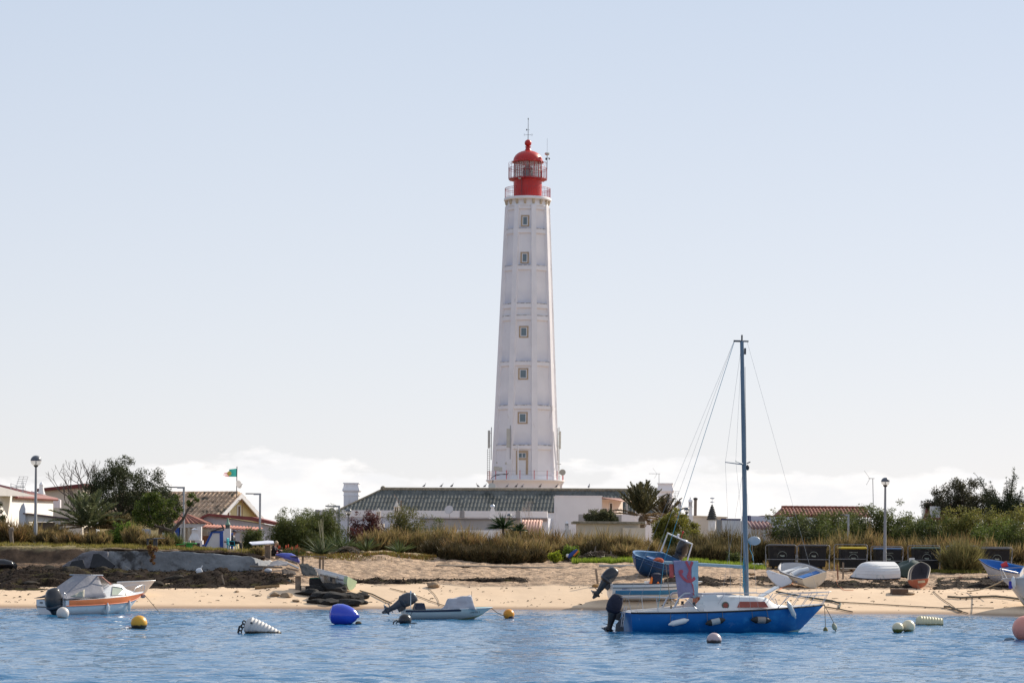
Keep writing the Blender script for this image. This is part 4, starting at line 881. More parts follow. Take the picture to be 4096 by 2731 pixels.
    b = MB().cyl(p2, p2+Vector((0, 0, .45)), .012, n=4); b.ball(p2+Vector((0, 0, .48)), (.16, .05, .06), 8, 5); b.ball(p2+Vector((-.02, 0, .22)), (.12, .02, .05), 8, 5); b.cyl(p2+Vector((-.18, 0, .22)), p2+Vector((.18, 0, .24)), .01, n=4); b.build('bird_vane', PVC, k, w=True)
    D = 158.; t = thing('tiled_gable_house', 'house with a steep red tiled gable behind the dark tree on the right', 'house', P(3740, 2110, D))
    a, b_, c = P(3708, 2012, D), P(3668, 2085, D), P(3830, 2085, D); rr = wavy((a.x, D+.0, a.z), (a.x+2.6, D, a.z), (-.65, -2.0, b_.z-a.z), .25, .04, 4, .03); rr.build('roof', TERRA, t, w=True, fix=False, solid=.05)
    MB().tube([(a.x-.03, D, a.z+.03), (b_.x-.02, D-2.0, b_.z+.03)], .09, 4).build('barge_board', CREAM, t, w=True)
    MB().box(a.x, a.x+3, D-.3, D+4, 1.9, b_.z+.2).build('wall', WHITE2, t, w=True, smooth=0)
    q = P(3740, 2052, D-1.4); MB().bbox(q, (.6, .5, .9)).build('dormer', WHITE2, t, w=True, smooth=0)
right_side()
# satellite dishes
for px, py, D, lab in ((1798, 2040, 226., 'pale satellite dish on the white parapet before the grey roof'), (1592, 2045, 207., 'white satellite dish beside the tall pierced chimney')):
    t = thing('satellite_dish', lab, 'satellite dish', P(px, py, D), group='satellite dishes')
    MB().lathe([(.02, 0), (.2, .03), (.34, .09), (.42, .16)], 20, M=rot(R(72), 0, R(-20))).build('reflector', mat('pale dish', (.55, .55, .56), .5), t, solid=.02, smooth=60)
    MB().tube([(0, 0, -.3), (.1, -.3, -.25), (.36, -.34, .0)], .02, 5).build('feed_arm', GREYM, t); MB().cyl((0, .1, -.9), (0, .1, .0), .03, n=6).build('pole', GREYM, t)
# ---- gulls along the ridge
def make_gull(label, loc, rz, dark):
    g = thing('seagull', label, 'gull', loc, rz, 'gulls along the ridge'); g.scale = (.66, .95, 1.3)
    b = MB(); b.loft([[(x, y*w, z+h*zz) for y, zz in [(math.cos(2*PI*k/8), math.sin(2*PI*k/8)) for k in range(8)]] for x, w, z, h in ((-.26, .02, .09, .015), (-.16, .05, .13, .035), (-.05, .09, .17, .07), (.06, .09, .20, .075), (.13, .06, .25, .06), (.16, .045, .31, .045), (.19, .05, .345, .045), (.235, .03, .35, .03), (.25, .01, .345, .012))])
    b.build('body', mat('gull plumage', (.38, .37, .38), .8, .1) if not dark else mat('dark gull plumage', (.13, .12, .12), .8, .2), g)
    MB().loft([[(x, s, z) for s, z in ((-.02, .335), (.02, .335), (.0, .35))] for x in (.24, .26)]+[[(.31, 0, .325)]*3]).build('beak', mat('yellow beak', (.5, .35, .06), .5), g)
    for s in (-1, 1):
        MB().loft([[(x, s*(.085*w), z-h), (x, s*(.105*w), z), (x, s*(.075*w), z+h)] for x, w, z, h in ((.10, .8, .20, .04), (-.05, 1.0, .18, .06), (-.20, .6, .14, .03), (-.34, .25, .115, .008))]).build('wing', mat('grey gull wing', (.16, .16, .17), .8, .1) if not dark else mat('dark gull wing', (.07, .065, .065), .8), g)
        MB().cyl((.0, s*.035, 0), (.01, s*.035, .12), .011, n=4).build('leg', mat('pink leg', (.4, .25, .2), .6), g)
    return g
GULLS = [(1693, 0, 'left-most gull of the row, upright and dark on the grey roof ridge'), (1763, 0, 'second gull from the left end of the roof ridge row'), (1805, 1, 'dark hunched gull third from the left on the roof ridge'), (1806+0, None, ''), (1909, 1, 'gull on the ridge just left of the round dish under the tower deck'),
         (1939, 0, 'gull on the ridge in front of the tower dish, head low'), (2029, 0, 'pale gull on the ridge below the tower door'), (2065, 1, 'gull on the ridge below the white pole of the tower'), (2090, 0, 'white-headed gull close to its neighbour right of the tower door'), (2161, 1, 'lone dark gull on the ridge right of the tower door'), (2227, 1, 'gull on the ridge at the right foot of the tower drum'), (2356, 0, 'right-most gull, alone on the ridge above the white cube house')]
g0 = {}
for i, (px, dk, lab) in enumerate(GULLS):
    if dk is None: continue
    p = kh(px, 1960); p.z -= .03; rz = R([8, -10, 25, 0, 160, 12, -5, 20, -20, 35, 5, 60][i])
    if dk not in g0: g0[dk] = make_gull(lab, p, rz, dk)
    else: dup(g0[dk], p, rz, lab)
# ================================================================== BOATS AND BUOYS
GEL = mat('white gelcoat', (.74, .73, .71), .35, .05, 1.2, .04, 6, stain=((.50, .46, .38), 1.6, .6, .78), coat=.2)
CREAMGEL = mat('yellowed gelcoat', (.66, .58, .46), .45, .08, 1.5, .05, 6, stain=((.40, .33, .24), 2, .55, .75))
GREYGEL = mat('pale grey deck', (.52, .51, .53), .5, .05, 2, .04, stain=((.40, .38, .36), 2, .6, .75))
BLACKP = mat('black engine plastic', (.016, .016, .02), .28, .1, 3, coat=.3)
DKGREY = mat('charcoal engine plastic', (.055, .055, .065), .35, .1, 3, coat=.2)
NAVYC = mat('dark navy canvas', (.018, .02, .04), .85, .2, 5, .3, 10)
RUBBER = mat('black rubber strake', (.02, .018, .018), .6, .1)
STEEL = mat('stainless tube', (.50, .50, .52), .38, .05, metal=.6)
ROPE = mat('old mooring rope', (.20, .16, .11), .95, .35, 12, .3, 30)
BROPE = mat('blue rope', (.06, .30, .42), .9, .2)
class Hull:
    """loft sections from transom (t=0) to stem (t=1); s runs keel to gunwale"""
    def __init__(h, L, B, zk, z0, z1, tr=.8, pw=2.3, rake=.5, bc=.85, zc=.15, mid=.4, N=22, n=7, dip=.0, kr=.5, tm=None, trake=0):
        h.__dict__.update(locals())
    def pt(h, t, s, side=1, off=0):
        tb = h.mid
        b = h.B/2*((h.tr+(1-h.tr)*math.sin(PI/2*t/tb)) if t < tb else (1-((t-tb)/(1-tb))**h.pw))
        zg = h.z0+(h.z1-h.z0)*t**1.6-h.dip*math.sin(PI*t)
        zk = h.zk+(zg-h.zk)*h.kr*max(0, (t-.55)/.45)**2.2
        zc = zk+(zg-zk)*h.zc*1.0
        bc = b*(h.bc-.25*max(0, (t-.5)/.5))
        y = 2*(1-s)*s*bc+s*s*b; z = (1-s)**2*zk+2*(1-s)*s*zc+s*s*zg
        fz = (z-zk)/max(zg-zk, 1e-3); x = h.L*t-h.rake*(t**3)*(1-fz)+h.trake*(1-t)**4*(1-fz)
        y = max(y, .006)+off
        return Vector((x, side*y, z))
    def ring(h, t, s0=0, s1=1, off=0):
        ss = [s0+(s1-s0)*k/h.n for k in range(h.n+1)]
        return [h.pt(t, s, 1, off) for s in ss[::-1]]+[h.pt(t, s, -1, off) for s in (ss if s0 > 0 else ss)]
    def outer(h):
        b = MB(); b.loft([h.ring(i/h.N) for i in range(h.N+1)], closed=False)
        r = h.ring(0); n = len(b.v); b.add(r, [tuple(range(len(r)))]); return b
    def inner(h, th=.05, floor=.12, t1=.97):
        b = MB(); rings = []
        for i in range(h.N+1):
            t = .015+(t1-.015)*i/h.N; r = []
            for p in h.ring(t):
                y = p.y*(1-th*2/h.B)-math.copysign(min(th*.5, abs(p.y)), p.y); r.append(Vector((p.x, y, max(p.z+.0, h.zk+floor+(.25*max(0, t-.7))))))
            rings.append(r)
        b.loft(rings, closed=False)
        b.add(rings[0], [tuple(range(len(rings[0])))]); b.add(rings[-1], [tuple(range(len(rings[-1])))])
        o0 = [h.ring(i/h.N) for i in range(h.N+1)]                  # gunwale cap between the skins
        for k in (0, -1):
            v = [r[k] for r in o0]+[r[k] for r in rings]; m = h.N+1
            b.add(v, [(i, i+1, m+i+1, m+i) for i in range(h.N)])
        v = [o0[0][0], o0[0][-1], rings[0][-1], rings[0][0]]; b.add(v, [(0, 1, 2, 3)])
        return b
    def deck(h, t0, t1, camber=.06, dz=.0, N=12):
        b = MB()
        def f(u, v):
            t = t0+(t1-t0)*v; p, q = h.pt(t, 1, 1), h.pt(t, 1, -1); c = p.lerp(q, u)
            return (c.x, c.y, c.z+dz+camber*(1-(2*u-1)**2))
        return b.grid(f, 10, N)
    def strake(h, r=.03, s=1.0, t0=0, t1=1, off=.0, n=6):
        b = MB()
        for sd in (1, -1): b.tube([h.pt(t0+(t1-t0)*i/h.N, s, sd, off) for i in range(h.N+1)], r, n)
        return b
    def band(h, s0, s1, t0=0., t1=1., off=.008, sides=(1, -1)):
        b = MB()
        for sd in sides: b.grid(lambda u, v: h.pt(t0+(t1-t0)*u, s0+(s1-s0)*v, sd, off), h.N, 3)
        return b
    def thwart(h, x0, x1, z, th=.03):
        b = MB(); t = (x0+x1)/2/h.L; w = abs(h.pt(t, .8).y)-.02
        return b.box(x0, x1, -w, w, z-th, z)
def outboard(parent, x, z, tilt=0, sc=1., m=BLACKP, cover=None, name='outboard_motor', steer=0, y=0):
    """cowl with leg, mid-section, skeg and propeller; clamps at (x, z), hangs aft (-x)"""
    M = Matrix.Translation((x, y, z)) @ Matrix.Rotation(steer, 4, 'Z') @ Matrix.Rotation(tilt, 4, 'Y') @ Matrix.Scale(sc, 4)
    def rr(cx, w, l, zz, k=12): return [(cx+l*math.copysign(abs(math.cos(2*PI*i/k))**.6, math.cos(2*PI*i/k)), w*math.copysign(abs(math.sin(2*PI*i/k))**.6, math.sin(2*PI*i/k)), zz) for i in range(k)]
    b = MB(); b.loft([rr(-.25, .11, .17, -.02), rr(-.25, .16, .24, .06), rr(-.245, .185, .275, .22), rr(-.23, .18, .265, .42), rr(-.205, .15, .22, .58), rr(-.19, .10, .16, .67), rr(-.19, .04, .07, .69)], M=M)
    o = b.build(name, cover or m, parent, smooth=60)
    MB().loft([rr(-.25, .168, .252, .06), rr(-.25, .178, .265, .08), rr(-.248, .182, .27, .12), rr(-.248, .18, .268, .13)], M=M).build('cowl_band', DKGREY if not cover else cover, o)
    b = MB(); b.loft([rr(-.24, .11, .18, .0), rr(-.23, .095, .15, -.15), rr(-.22, .07, .12, -.32), rr(-.22, .05, .10, -.45), rr(-.22, .04, .10, -.62)], M=M)
    b.loft([rr(-.26, .10, .22, -.44), rr(-.26, .10, .22, -.46)], M=M)
    b.tube([(-.05, 0, -.62), (-.12, 0, -.62), (-.30, 0, -.62), (-.42, 0, -.62)], [.02, .055, .06, .045], 10, M=M)
    b.prism([(-.12, -.66), (-.32, -.66), (-.28, -.84), (-.20, -.84)], -.012, .012, 'y', M)
    b.build('leg', cover and BLACKP or m, o)
    b = MB()
    for k in range(3):
        R3 = M @ Matrix.Translation((-.44, 0, -.62)) @ Matrix.Rotation(2*PI*k/3, 4, 'X') @ Matrix.Rotation(R(35), 4, 'Z')
        b.prism([(-.01, .03), (-.05, .13), (.0, .165), (.06, .13), (.02, .03)], -.006, .006, 'x', R3 @ Matrix.Rotation(PI/2, 4, 'X') @ Matrix.Rotation(PI/2, 4, 'Y'))
    b.cyl((-.42, 0, -.62), (-.50, 0, -.62), .04, .02, 8, M).build('propeller', GREYM, o)
    b = MB(); b.box(-.10, .06, -.09, .09, -.22, .08, M).box(.0, .05, -.16, .16, -.10, .02, M); b.build('clamp_bracket', DARKM, o, smooth=0)
    return o
def fender(name, label, a, b_, r, m, parent=None, ends=None):
    a, b_ = Vector(a), Vector(b_); mid = (a+b_)/2; f = thing(name, label, 'fender', mid, group='fenders hung on the boats')
    d = (b_-a); L = d.length; Q = Vector((0, 0, 1)).rotation_difference(d).to_matrix().to_4x4()
    MB().lathe([(.02, -L/2-.07), (r*.35, -L/2-.05), (r*.5, -L/2), (r*.92, -L/2+r*.7), (r, -L/2+r*1.3), (r, L/2-r*1.3), (r*.92, L/2-r*.7), (r*.5, L/2), (r*.35, L/2+.05), (.02, L/2+.07)], 12, M=Q).build('body', m, f, smooth=60)
    if ends:
        for s in (-1, 1): MB().lathe([(.02, s*(-L/2-.08)), (r*.5, s*(-L/2-.03)), (r*.97, s*(-L/2+r*.7)), (r*1.02, s*(-L/2+r*1.2))], 12, M=Q).build('end_cap', ends, f)
    return f
def line(name, label, pts, r, m, cat='rope', sag=0, group=None, n=5):
    pts = [Vector(p) for p in pts]
    if sag:
        a, b_ = pts[0], pts[-1]; pts = [a.lerp(b_, i/12)-Vector((0, 0, sag*4*(i/12)*(1-i/12))) for i in range(13)]
    o = MB().tube(pts, r, n).build(name, m); return tag(o, label, cat, group)
# ---- blue sailing boat at its mooring
def sail_boat():
    st = onwater(2497, 2525.5); rz = R(12)
    B_ = thing('sailing_boat', 'blue hulled sailing boat with bare mast moored in front of the beach', 'sailing boat', st, rz)
    h = Hull(7.3, 2.35, -.35, .68, .96, tr=.74, pw=2.1, rake=1.15, bc=1.04, zc=.10, mid=.46, kr=.12, dip=.02, trake=.16)
    bl = mat('blue hull paint', (.003, .125, .40), .32, .12, .8, .04, 5, stain=[((.03, .22, .52), 1.6, .52, .72), ((.22, .38, .58), 2.6, .60, .76)], coat=.25)
    hull = h.outer().build('hull', bl, B_)
    h.strake(.032, 1.0, off=.012).build('rubbing_strake', RUBBER, hull)
    h.band(.36, .455, .35, 1.0, .006).build('boot_stripe', mat('worn green-white boot stripe', (.36, .50, .47), .6, .2), hull, fix=False)
    dk = h.deck(.36, .995, .05).build('deck', GREYGEL, B_, fix=False)
    # cockpit: side decks, sole, seats
    b = MB()
    for sd in (1, -1): b.grid(lambda u, v: h.pt(.36*u, 1, sd)*1.0+Vector((0, -sd*.34*v, .02*v)), 8, 2)
    b.grid(lambda u, v: (h.pt(0, 1).x+.28*u, (2*v-1)*h.pt(0, 1).y, .69), 1, 4); b.build('side_deck', GREYGEL, B_, fix=False)
    w = .70; b = MB(); b.box(.25, 2.65, -w, w, .18, .22); b.box(.25, 2.65, -w, -w+.34, .22, .52); b.box(.25, 2.65, w-.34, w, .22, .52); b.box(.2, .28, -w, w, .22, .72); b.build('cockpit', GEL, B_, smooth=0, bevel=.02)
    b = MB()
    for sd in (1, -1): b.prism([(.3, .66), (2.7, .70), (2.7, .98), (2.2, .90), (1.2, .80), (.3, .74)], sd*.72-.035, sd*.72+.035)
    b.build('coaming', GEL, B_, bevel=.015, smooth=0)
    # cabin trunk with raked front, companionway at its after end
    def sec(x, zt, wb, wt, zb=.70): return [(x, -wb, zb), (x, -wt, zt-.06), (x, -wt*.82, zt), (x, wt*.82, zt), (x, wt, zt-.06), (x, wb, zb)]
    cab = MB().loft([sec(2.62, 1.29, .80, .66), sec(3.4, 1.30, .86, .66), sec(4.5, 1.27, .80, .60), sec(5.0, 1.22, .72, .54), sec(5.35, .98, .60, .44, .72), sec(5.9, .92, .45, .30, .78)]).build('cabin', GEL, B_, bevel=.02, smooth=30)
    MB().prism([(2.66, .72), (2.2, .78), (2.66, 1.30), (3.1, 1.33), (3.35, .9)], -.70, -.66).build('dodger_panel', GEL, cab, smooth=0)
    MB().prism([(2.66, .72), (2.2, .78), (2.66, 1.30), (3.1, 1.33), (3.35, .9)], .66, .70).build('dodger_panel', GEL, cab, smooth=0)
    MB().box(2.56, 2.615, -.34, .34, .50, 1.22).build('companionway', mat('varnished hatch board', (.42, .10, .03), .4, .25, 4), cab, smooth=0)
    MB().box(2.54, 2.558, -.22, .22, .55, 1.0).build('orange_curtain', mat('bright orange cloth', (.85, .20, .03), .8, .15), cab, smooth=0)
    MB().loft([[(x, y, z) for y, z in ((-.34, 1.28), (-.34, zt), (.34, zt), (.34, 1.28))] for x, zt in ((2.7, 1.36), (3.6, 1.37), (3.95, 1.30))]).build('sliding_hatch', mat('grey hatch', (.36, .36, .40), .5), cab, bevel=.02, smooth=0)
    for sd in (-1, 1):                                              # windows
        y = sd*.80
        def wq(x, z, o=.012): return Vector((x, sd*(.86-(z-.70)*.34-.05*abs(x-3.6)+o+.012), z))
        b = MB(); q = [wq(3.85, .88), wq(5.0, .88), wq(4.88, 1.08), wq(3.96, 1.08)]; b.add(q+[p-Vector((0, sd*.05, 0)) for p in q], [(0, 1, 2, 3), (4, 7, 6, 5), (0, 4, 5, 1), (1, 5, 6, 2), (2, 6, 7, 3), (3, 7, 4, 0)]); b.build('cabin_window', mat('rust red curtain window', (.30, .055, .03), .25, .2, 3, spec=.6), cab, smooth=0)
        Mx = Matrix.Translation(wq(3.42, .95)) @ Matrix.Rotation(sd*-PI/2-.0, 4, 'X')
        pl = MB().lathe([(.13, 0), (.13, .03), (.10, .03)], 18, M=Matrix.Translation(wq(3.42, .95, -.01)) @ Matrix.Rotation(PI/2*sd*-1, 4, 'X')).build('porthole', mat('bronze green ring', (.12, .14, .10), .5), cab)
        MB().lathe([(.09, .0), (.09, .04), (.02, .04)], 16, M=Matrix.Translation(wq(3.42, .95, -.01)) @ Matrix.Rotation(PI/2*sd*-1, 4, 'X')).build('pane', mat('rust red curtain window', (.30, .055, .03), .25), pl)
    MB().loft([[(x, y, z) for y, z in ((-.26, z0), (-.26, z0+.05), (.26, z0+.05), (.26, z0))] for x, z0 in ((4.95, 1.22), (5.55, 1.56))]).build('fore_hatch', GEL, B_, smooth=0, bevel=.01)
    # rails
    r = .013; b = MB()
    for sd in (1, -1): b.tube([h.pt(.99, 1, sd)+Vector((0, 0, 0)), h.pt(.99, 1, sd)+Vector((.22, sd*.05, .46)), h.pt(.80, 1, sd)+Vector((0, 0, .48)), h.pt(.74, 1, sd)+Vector((-.1, -sd*.04, .02))], r, 6)
    b.tube([h.pt(.99, 1, 1)+Vector((.22, .05, .46)), h.pt(1, 1)+Vector((.26, 0, .47)), h.pt(.99, 1, -1)+Vector((.22, -.05, .46))], r, 6)
    for sd in (1, -1):
        for t in (.84, .89, .94): b.tube([h.pt(t-.03, 1, sd)+Vector((-.02, -sd*.03, .02)), h.pt(t, 1, sd)+Vector((.10, 0, .47))], r*.8, 5)
        b.tube([h.pt(.82, 1, sd)+Vector((-.05, 0, .36)), h.pt(.99, 1, sd)+Vector((.16, sd*.03, .34))], r*.8, 5)
    b.build('bow_pulpit', STEEL, B_)
    b = MB()
    for sd in (1, -1):
        b.tube([h.pt(.0, 1, sd)+Vector((.05, -sd*.05, 0)), h.pt(.0, 1, sd)+Vector((-.10, -sd*.02, .52)), h.pt(.12, 1, sd)+Vector((0, 0, .54)), h.pt(.26, 1, sd)+Vector((0, 0, .48)), h.pt(.33, 1, sd)+Vector((0, -sd*.05, .02))], r, 6)
        b.tube([h.pt(.13, 1, sd)+Vector((0, 0, 0)), h.pt(.12, 1, sd)+Vector((0, 0, .54))], r, 5)
    b.tube([h.pt(0, 1, 1)+Vector((-.10, -.02, .52)), h.pt(0, 1, -1)+Vector((-.10, .02, .52))], r, 6); b.build('stern_rail', STEEL, B_)
    b = MB(); b.tube([(1.55, -.72, .78), (1.75, -.72, 1.18), (1.95, -.72, 1.34), (2.15, -.72, 1.36)], .035, 8); b.tube([(1.55, .72, .78), (1.75, .72, 1.18), (1.95, .72, 1.34), (2.15, .72, 1.36)], .035, 8); b.tube([(2.15, -.72, 1.36), (2.15, .72, 1.36)], .03, 6); b.build('boom_gallows', STEEL, B_)
    b = MB()
    for sd in (1, -1):
        for x, z in ((3.15, .0), (4.9, .0)): b.tube([Vector((x, sd*.80, 1.0)), Vector((x+.28, sd*.66, 1.36))], r, 5)
        b.tube([Vector((3.43, sd*.66, 1.36)), Vector((5.0, sd*.62, 1.38)), Vector((5.35, sd*.62, .96))], r, 5)
        b.tube([h.pt(.73, 1, sd), h.pt(.71, 1, sd)+Vector((0, 0, .36))], r, 5); b.tube([h.pt(.71, 1, sd)+Vector((0, 0, .36)), Vector((5.1, sd*.66, 1.15))], .007, 4)
    b.build('grab_rail', STEEL, B_)
    b = MB()                                                         # boarding ladder on the transom
    for y in (-.42, -.16): b.tube([(-.02, y, .90), (-.10, y, .62), (-.16, y, .18)], .014, 5)
    for z in (.25, .38, .51, .64, .78): b.cyl((-.12+.06*(z-.5), -.42, z), (-.12+.06*(z-.5), -.16, z), .012, n=5)
    b.build('boarding_ladder', STEEL, B_)
    outboard(B_, -.12, .60, R(14), .98, cover=NAVYC, y=.30)
    MB().prism([(-.02, -.2), (-.34, -.22), (-.30, .25), (-.03, .6)], -.03, .03).build('rudder', mat('grey rudder board', (.10, .11, .12), .7), B_)
    # mast raked aft, boom, rigging
    mb, mt = Vector((4.43, 0, 1.27)), Vector((4.18, -.02, 10.2)); ax = (mt-mb)
    mm = mat('weathered blue-grey spar', (.17, .22, .27), .45, .15, .8, stain=((.34, .36, .36), 1.2, .55, .7), stretch=(1, 1, .2), metal=.25)
    rings = []
    for i in range(9):
        c = mb+ax*i/8; f = 1-.25*(i/8)**2; rings.append([c+Vector(((.09*f)*math.cos(a), .065*f*math.sin(a), 0)) for a in [2*PI*k/12 for k in range(12)]])
    mast = MB().loft(rings).build('mast', mm, B_)
    b = MB(); b.bbox(mt+Vector((-.14, 0, 0)), (.32, .05, .06)); b.bbox(mt+Vector((.14, 0, .0)), (.2, .04, .05)); b.cyl(mt, mt+Vector((0, 0, .22)), .03, n=6); b.bbox(mt+Vector((.12, 0, -.35)), (.06, .05, .22)); b.build('masthead', DARKM, mast)
    zs = mb+ax*.515
    for sd in (-1, 1): MB().cyl(zs, zs+Vector((-.50, sd*.62, .10)), .022, .016, 6).build('spreader', mm, mast)
    b = MB(); b.cyl(zs+Vector((.1, 0, .05)), zs+Vector((.22, -.02, .1)), .02, n=5); b.ball(zs+Vector((.13, 0, -.1)), (.06, .06, .1)); b.cyl(mb+ax*.54+Vector((.08, 0, 0)), mb+ax*.9+Vector((.1, 0, 0)), .007, n=4); b.build('steaming_light', DARKM, mast)
    b = MB(); rs = random.Random(3)
    for k in range(9): z = mb+ax*(.03+.012*k)+Vector((-.1, -.06, 0)); b.tube([z+Vector((rs.uniform(-.05, .02), -.04, .2)), z+Vector((-.03, -.02, .0)), z+Vector((rs.uniform(-.08, .06), -.05, -.22))], .012, 5)
    b.build('halyard_coil', BROPE, mast)
    b = MB(); q = mb+ax*.195; b.tube([q+Vector((.06, -.1, .18)), q+Vector((.15, -.1, .02)), q+Vector((.12, -.1, -.1)), q+Vector((.22, -.1, -.3)), q+Vector((.25, -.1, -.5))], .012, 4); b.build('blue_line', BROPE, mast)
    MB().ball(mb+ax*.205+Vector((.3, -.05, .1)), (.24, .06, .16), 14, 8).build('radar_reflector', mat('pale grey plate', (.42, .46, .50), .4), mast)
    b0, b1 = Vector((4.3, 0, 2.28)), Vector((1.42, .02, 2.42))
    boom = MB().tube([b0, b1], .062, 10).build('boom', mat('pale blue spar paint', (.34, .45, .50), .5, .15), B_)
    w_ = .004; b = MB(); T = mt+Vector((0, 0, -.03))
    for sd in (1, -1):
        tip = zs+Vector((-.50, sd*.62, .10)); c = h.pt(.58, 1, sd); b.tube([T, tip, c], w_, 4); b.tube([zs, h.pt(.52, 1, sd)], w_, 4); b.tube([zs, h.pt(.62, 1, sd)], w_, 4)
    b.tube([T+Vector((.2, 0, 0)), h.pt(.985, 1)+Vector((0, 0, .02))], w_, 4)
    for sd in (1, -1): b.tube([T+Vector((-.3, 0, 0)), h.pt(.02, 1, sd)], w_, 4)
    b.build('standing_rigging', GREYM, B_)
    b = MB(); b.tube([T+Vector((-.28, 0, 0)), b1+Vector((.0, 0, .04)), Vector((1.2, .0, .72))], .009, 4); b.build('topping_lift', BROPE, B_)
    b = MB(); b.tube([b1+Vector((.05, 0, 0)), (1.62, 0, 1.3), (1.68, -.1, .75)], .012, 4); b.bbox((1.64, -.04, 1.15), (.06, .04, .12)); b.bbox((1.66, -.08, .85), (.06, .04, .12)); b.build('mainsheet', ROPE, B_)
    b = MB()
    for x, sd in ((2.3, -1), (2.3, 1)): b.lathe([(.07, .0), (.05, .05), (.06, .12), (.03, .13)], 10, (x, sd*.72, .93))
    b.build('winch', DARKM, B_)
    MX = B_.matrix_basis.copy(); MX = Matrix.Translation(st) @ Matrix.Rotation(rz, 4, 'Z')
    # towel over the boom
    t = thing('beach_towel', 'lilac and pale blue beach towel with a red anchor hung over the boom', 'towel', MX @ Vector((2.15, 0, 2.39)), rz)
    # cloth local: x along the boom, front side falls on the -y side
    def cl(u, v):
        x = -.42+.90*u+.06*v*(1-u)+.0; sw = .035*math.sin(7*u+1.0)*v+.02*math.sin(17*u)*v
        return (x+.13*v*(1-u), -.075-.03*v+sw, .07-1.30*v+.03*math.sin(3*u))
    MB().grid(cl, 26, 20).grid(lambda u, v: (cl(u, 0)[0], -.075+.15*v, .07+.02*math.sin(PI*v)), 26, 3).grid(lambda u, v: (-.42+.90*u, .075+.02*math.sin(8*u)*v, .07-.45*v), 26, 5).build('cloth', mat('lilac towel', (.28, .26, .40), .95, .12, 5, .4, 40), t, fix=False, solid=.012, smooth=80)
    MB().grid(lambda u, v: (lambda p: (p[0], p[1]-.012, p[2]))(cl(.72+.28*u-.10*(1-v)*u*0, v)), 10, 20).build('light_panel', mat('pale blue towel', (.36, .53, .62), .95, .1, 5, .4, 40), t, fix=False, smooth=80)
    MB().grid(lambda u, v: (-.55+.16*u, -.02-.03*v, -.0-.50*v), 4, 6).build('red_corner', mat('faded red cloth', (.50, .10, .09), .95), t, fix=False, solid=.01)
    an = MB()
    def strip(pts, w):
        for (u0, v0), (u1, v1) in zip(pts[:-1], pts[1:]):
            a, c = Vector((u0*.9, -v0*1.3)), Vector((u1*.9, -v1*1.3)); n = Vector((-(c-a).y, (c-a).x)).normalized()*w
            q = []
            for P2 in (a-n-(c-a)*.05, c-n+(c-a)*.05, c+n+(c-a)*.05, a+n-(c-a)*.05):
                p = cl(min(max(P2.x/.9, 0), 1), min(max(-P2.y/1.3, 0), 1)); q.append((p[0], p[1]-.022, p[2]))
            an.add(q, [(0, 1, 2, 3)])
    strip([(.50, .02), (.56, .12), (.64, .25), (.62, .38), (.66, .52)], .045); strip([(.76, .03), (.68, .15), (.63, .27)], .045); strip([(.56, .5), (.52, .42), (.60, .30)], .03)
    strip([(.20, .27), (.24, .38), (.34, .48), (.48, .55), (.62, .56), (.74, .52), (.84, .47)], .05); strip([(.20, .27), (.32, .26), (.30, .33)], .035); strip([(.84, .47), (.78, .44), (.86, .50)], .04); strip([(.68, .6), (.74, .66), (.76, .76), (.80, .84)], .025); strip([(.74, .86), (.80, .92)], .03)
    an.build('anchor_print', mat('faded red print', (.48, .10, .13), .95, .15, 6), t, fix=False)
    for nm, lab, px, py, ln, r_, m_, e, tl, t_ in (
        ('fender', 'white fender hanging lengthwise near the stern of the blue sailing boat', 0, 0, .60, .10, GEL, None, .14, .22),
        ('fender', 'grey fender with black ends hanging amidships on the blue hull', 0, 0, .56, .11, mat('grey vinyl', (.38, .40, .40), .5, .1), RUBBER, .12, .40),
        ('fender', 'brown stained fender hanging below the cabin window of the blue hull', 0, 0, .58, .12, mat('stained brown vinyl', (.27, .23, .20), .5, .3, 3), RUBBER, -.02, .64)):
        c = h.pt(t_, .84, -1, r_+.03); c = c+Vector((0, 0, -.04)); a, b_ = c+Vector((-ln/2, 0, -tl/2)), c+Vector((ln/2, 0, tl/2))
        f = fender(nm, lab, MX @ a, MX @ b_, r_, m_, ends=e)
        g = MB()
        for q in (a, b_): s_ = h.pt(q.x/h.L*.97+.012, 1, -1, .03); g.tube([MX @ q-f.location, MX @ s_-f.location], .008, 4)
        g.build('lanyard', ROPE, f)
    c = h.pt(.80, .97, -1, .14); fender('fender', 'slim white fender slanting down from the bow rail of the blue hull', MX @ (c+Vector((-.14, -.02, .24))), MX @ (c+Vector((.12, .02, -.24))), .085, mat('silver vinyl', (.62, .62, .60), .35))
    bw = MX @ (h.pt(1, 1)+Vector((.02, 0, -.02)))
    for px, py, lab, m_ in ((3302, 2522, 'small mossy float on a line straight below the blue bow', mat('mossy float', (.20, .18, .08), .8, .3, 4)), (3338, 2506, 'long pale mossy float on a slanting line off the blue bow', mat('pale mossy float', (.38, .38, .27), .7, .4, 4))):
        p = P(px, py, bw.y+.25); f = thing('mooring_float', lab, 'float', p, group='floats hung from the bow')
        MB().lathe([(.02, -.12), (.07, -.10), (.09, -.03), (.085, .05), (.05, .12), (.02, .14)], 12, M=Matrix.Rotation(R(-20) if px > 3320 else 0, 4, 'Y')).build('float_body', m_, f, smooth=60)
        MB().tube([(0, 0, .1), bw-p], .012, 5).build('line', ROPE, f)
        if px > 3320: MB().tube([(.02, 0, -.1), (.14, 0, -.33)], .02, 5).build('tail', ROPE, f)
    # mooring lines off the bow to the beach
    for i, (px, py) in enumerate(((4060, 2472), (3480, 2505))):
        pass
    return MX, h
SB, SH = sail_boat()
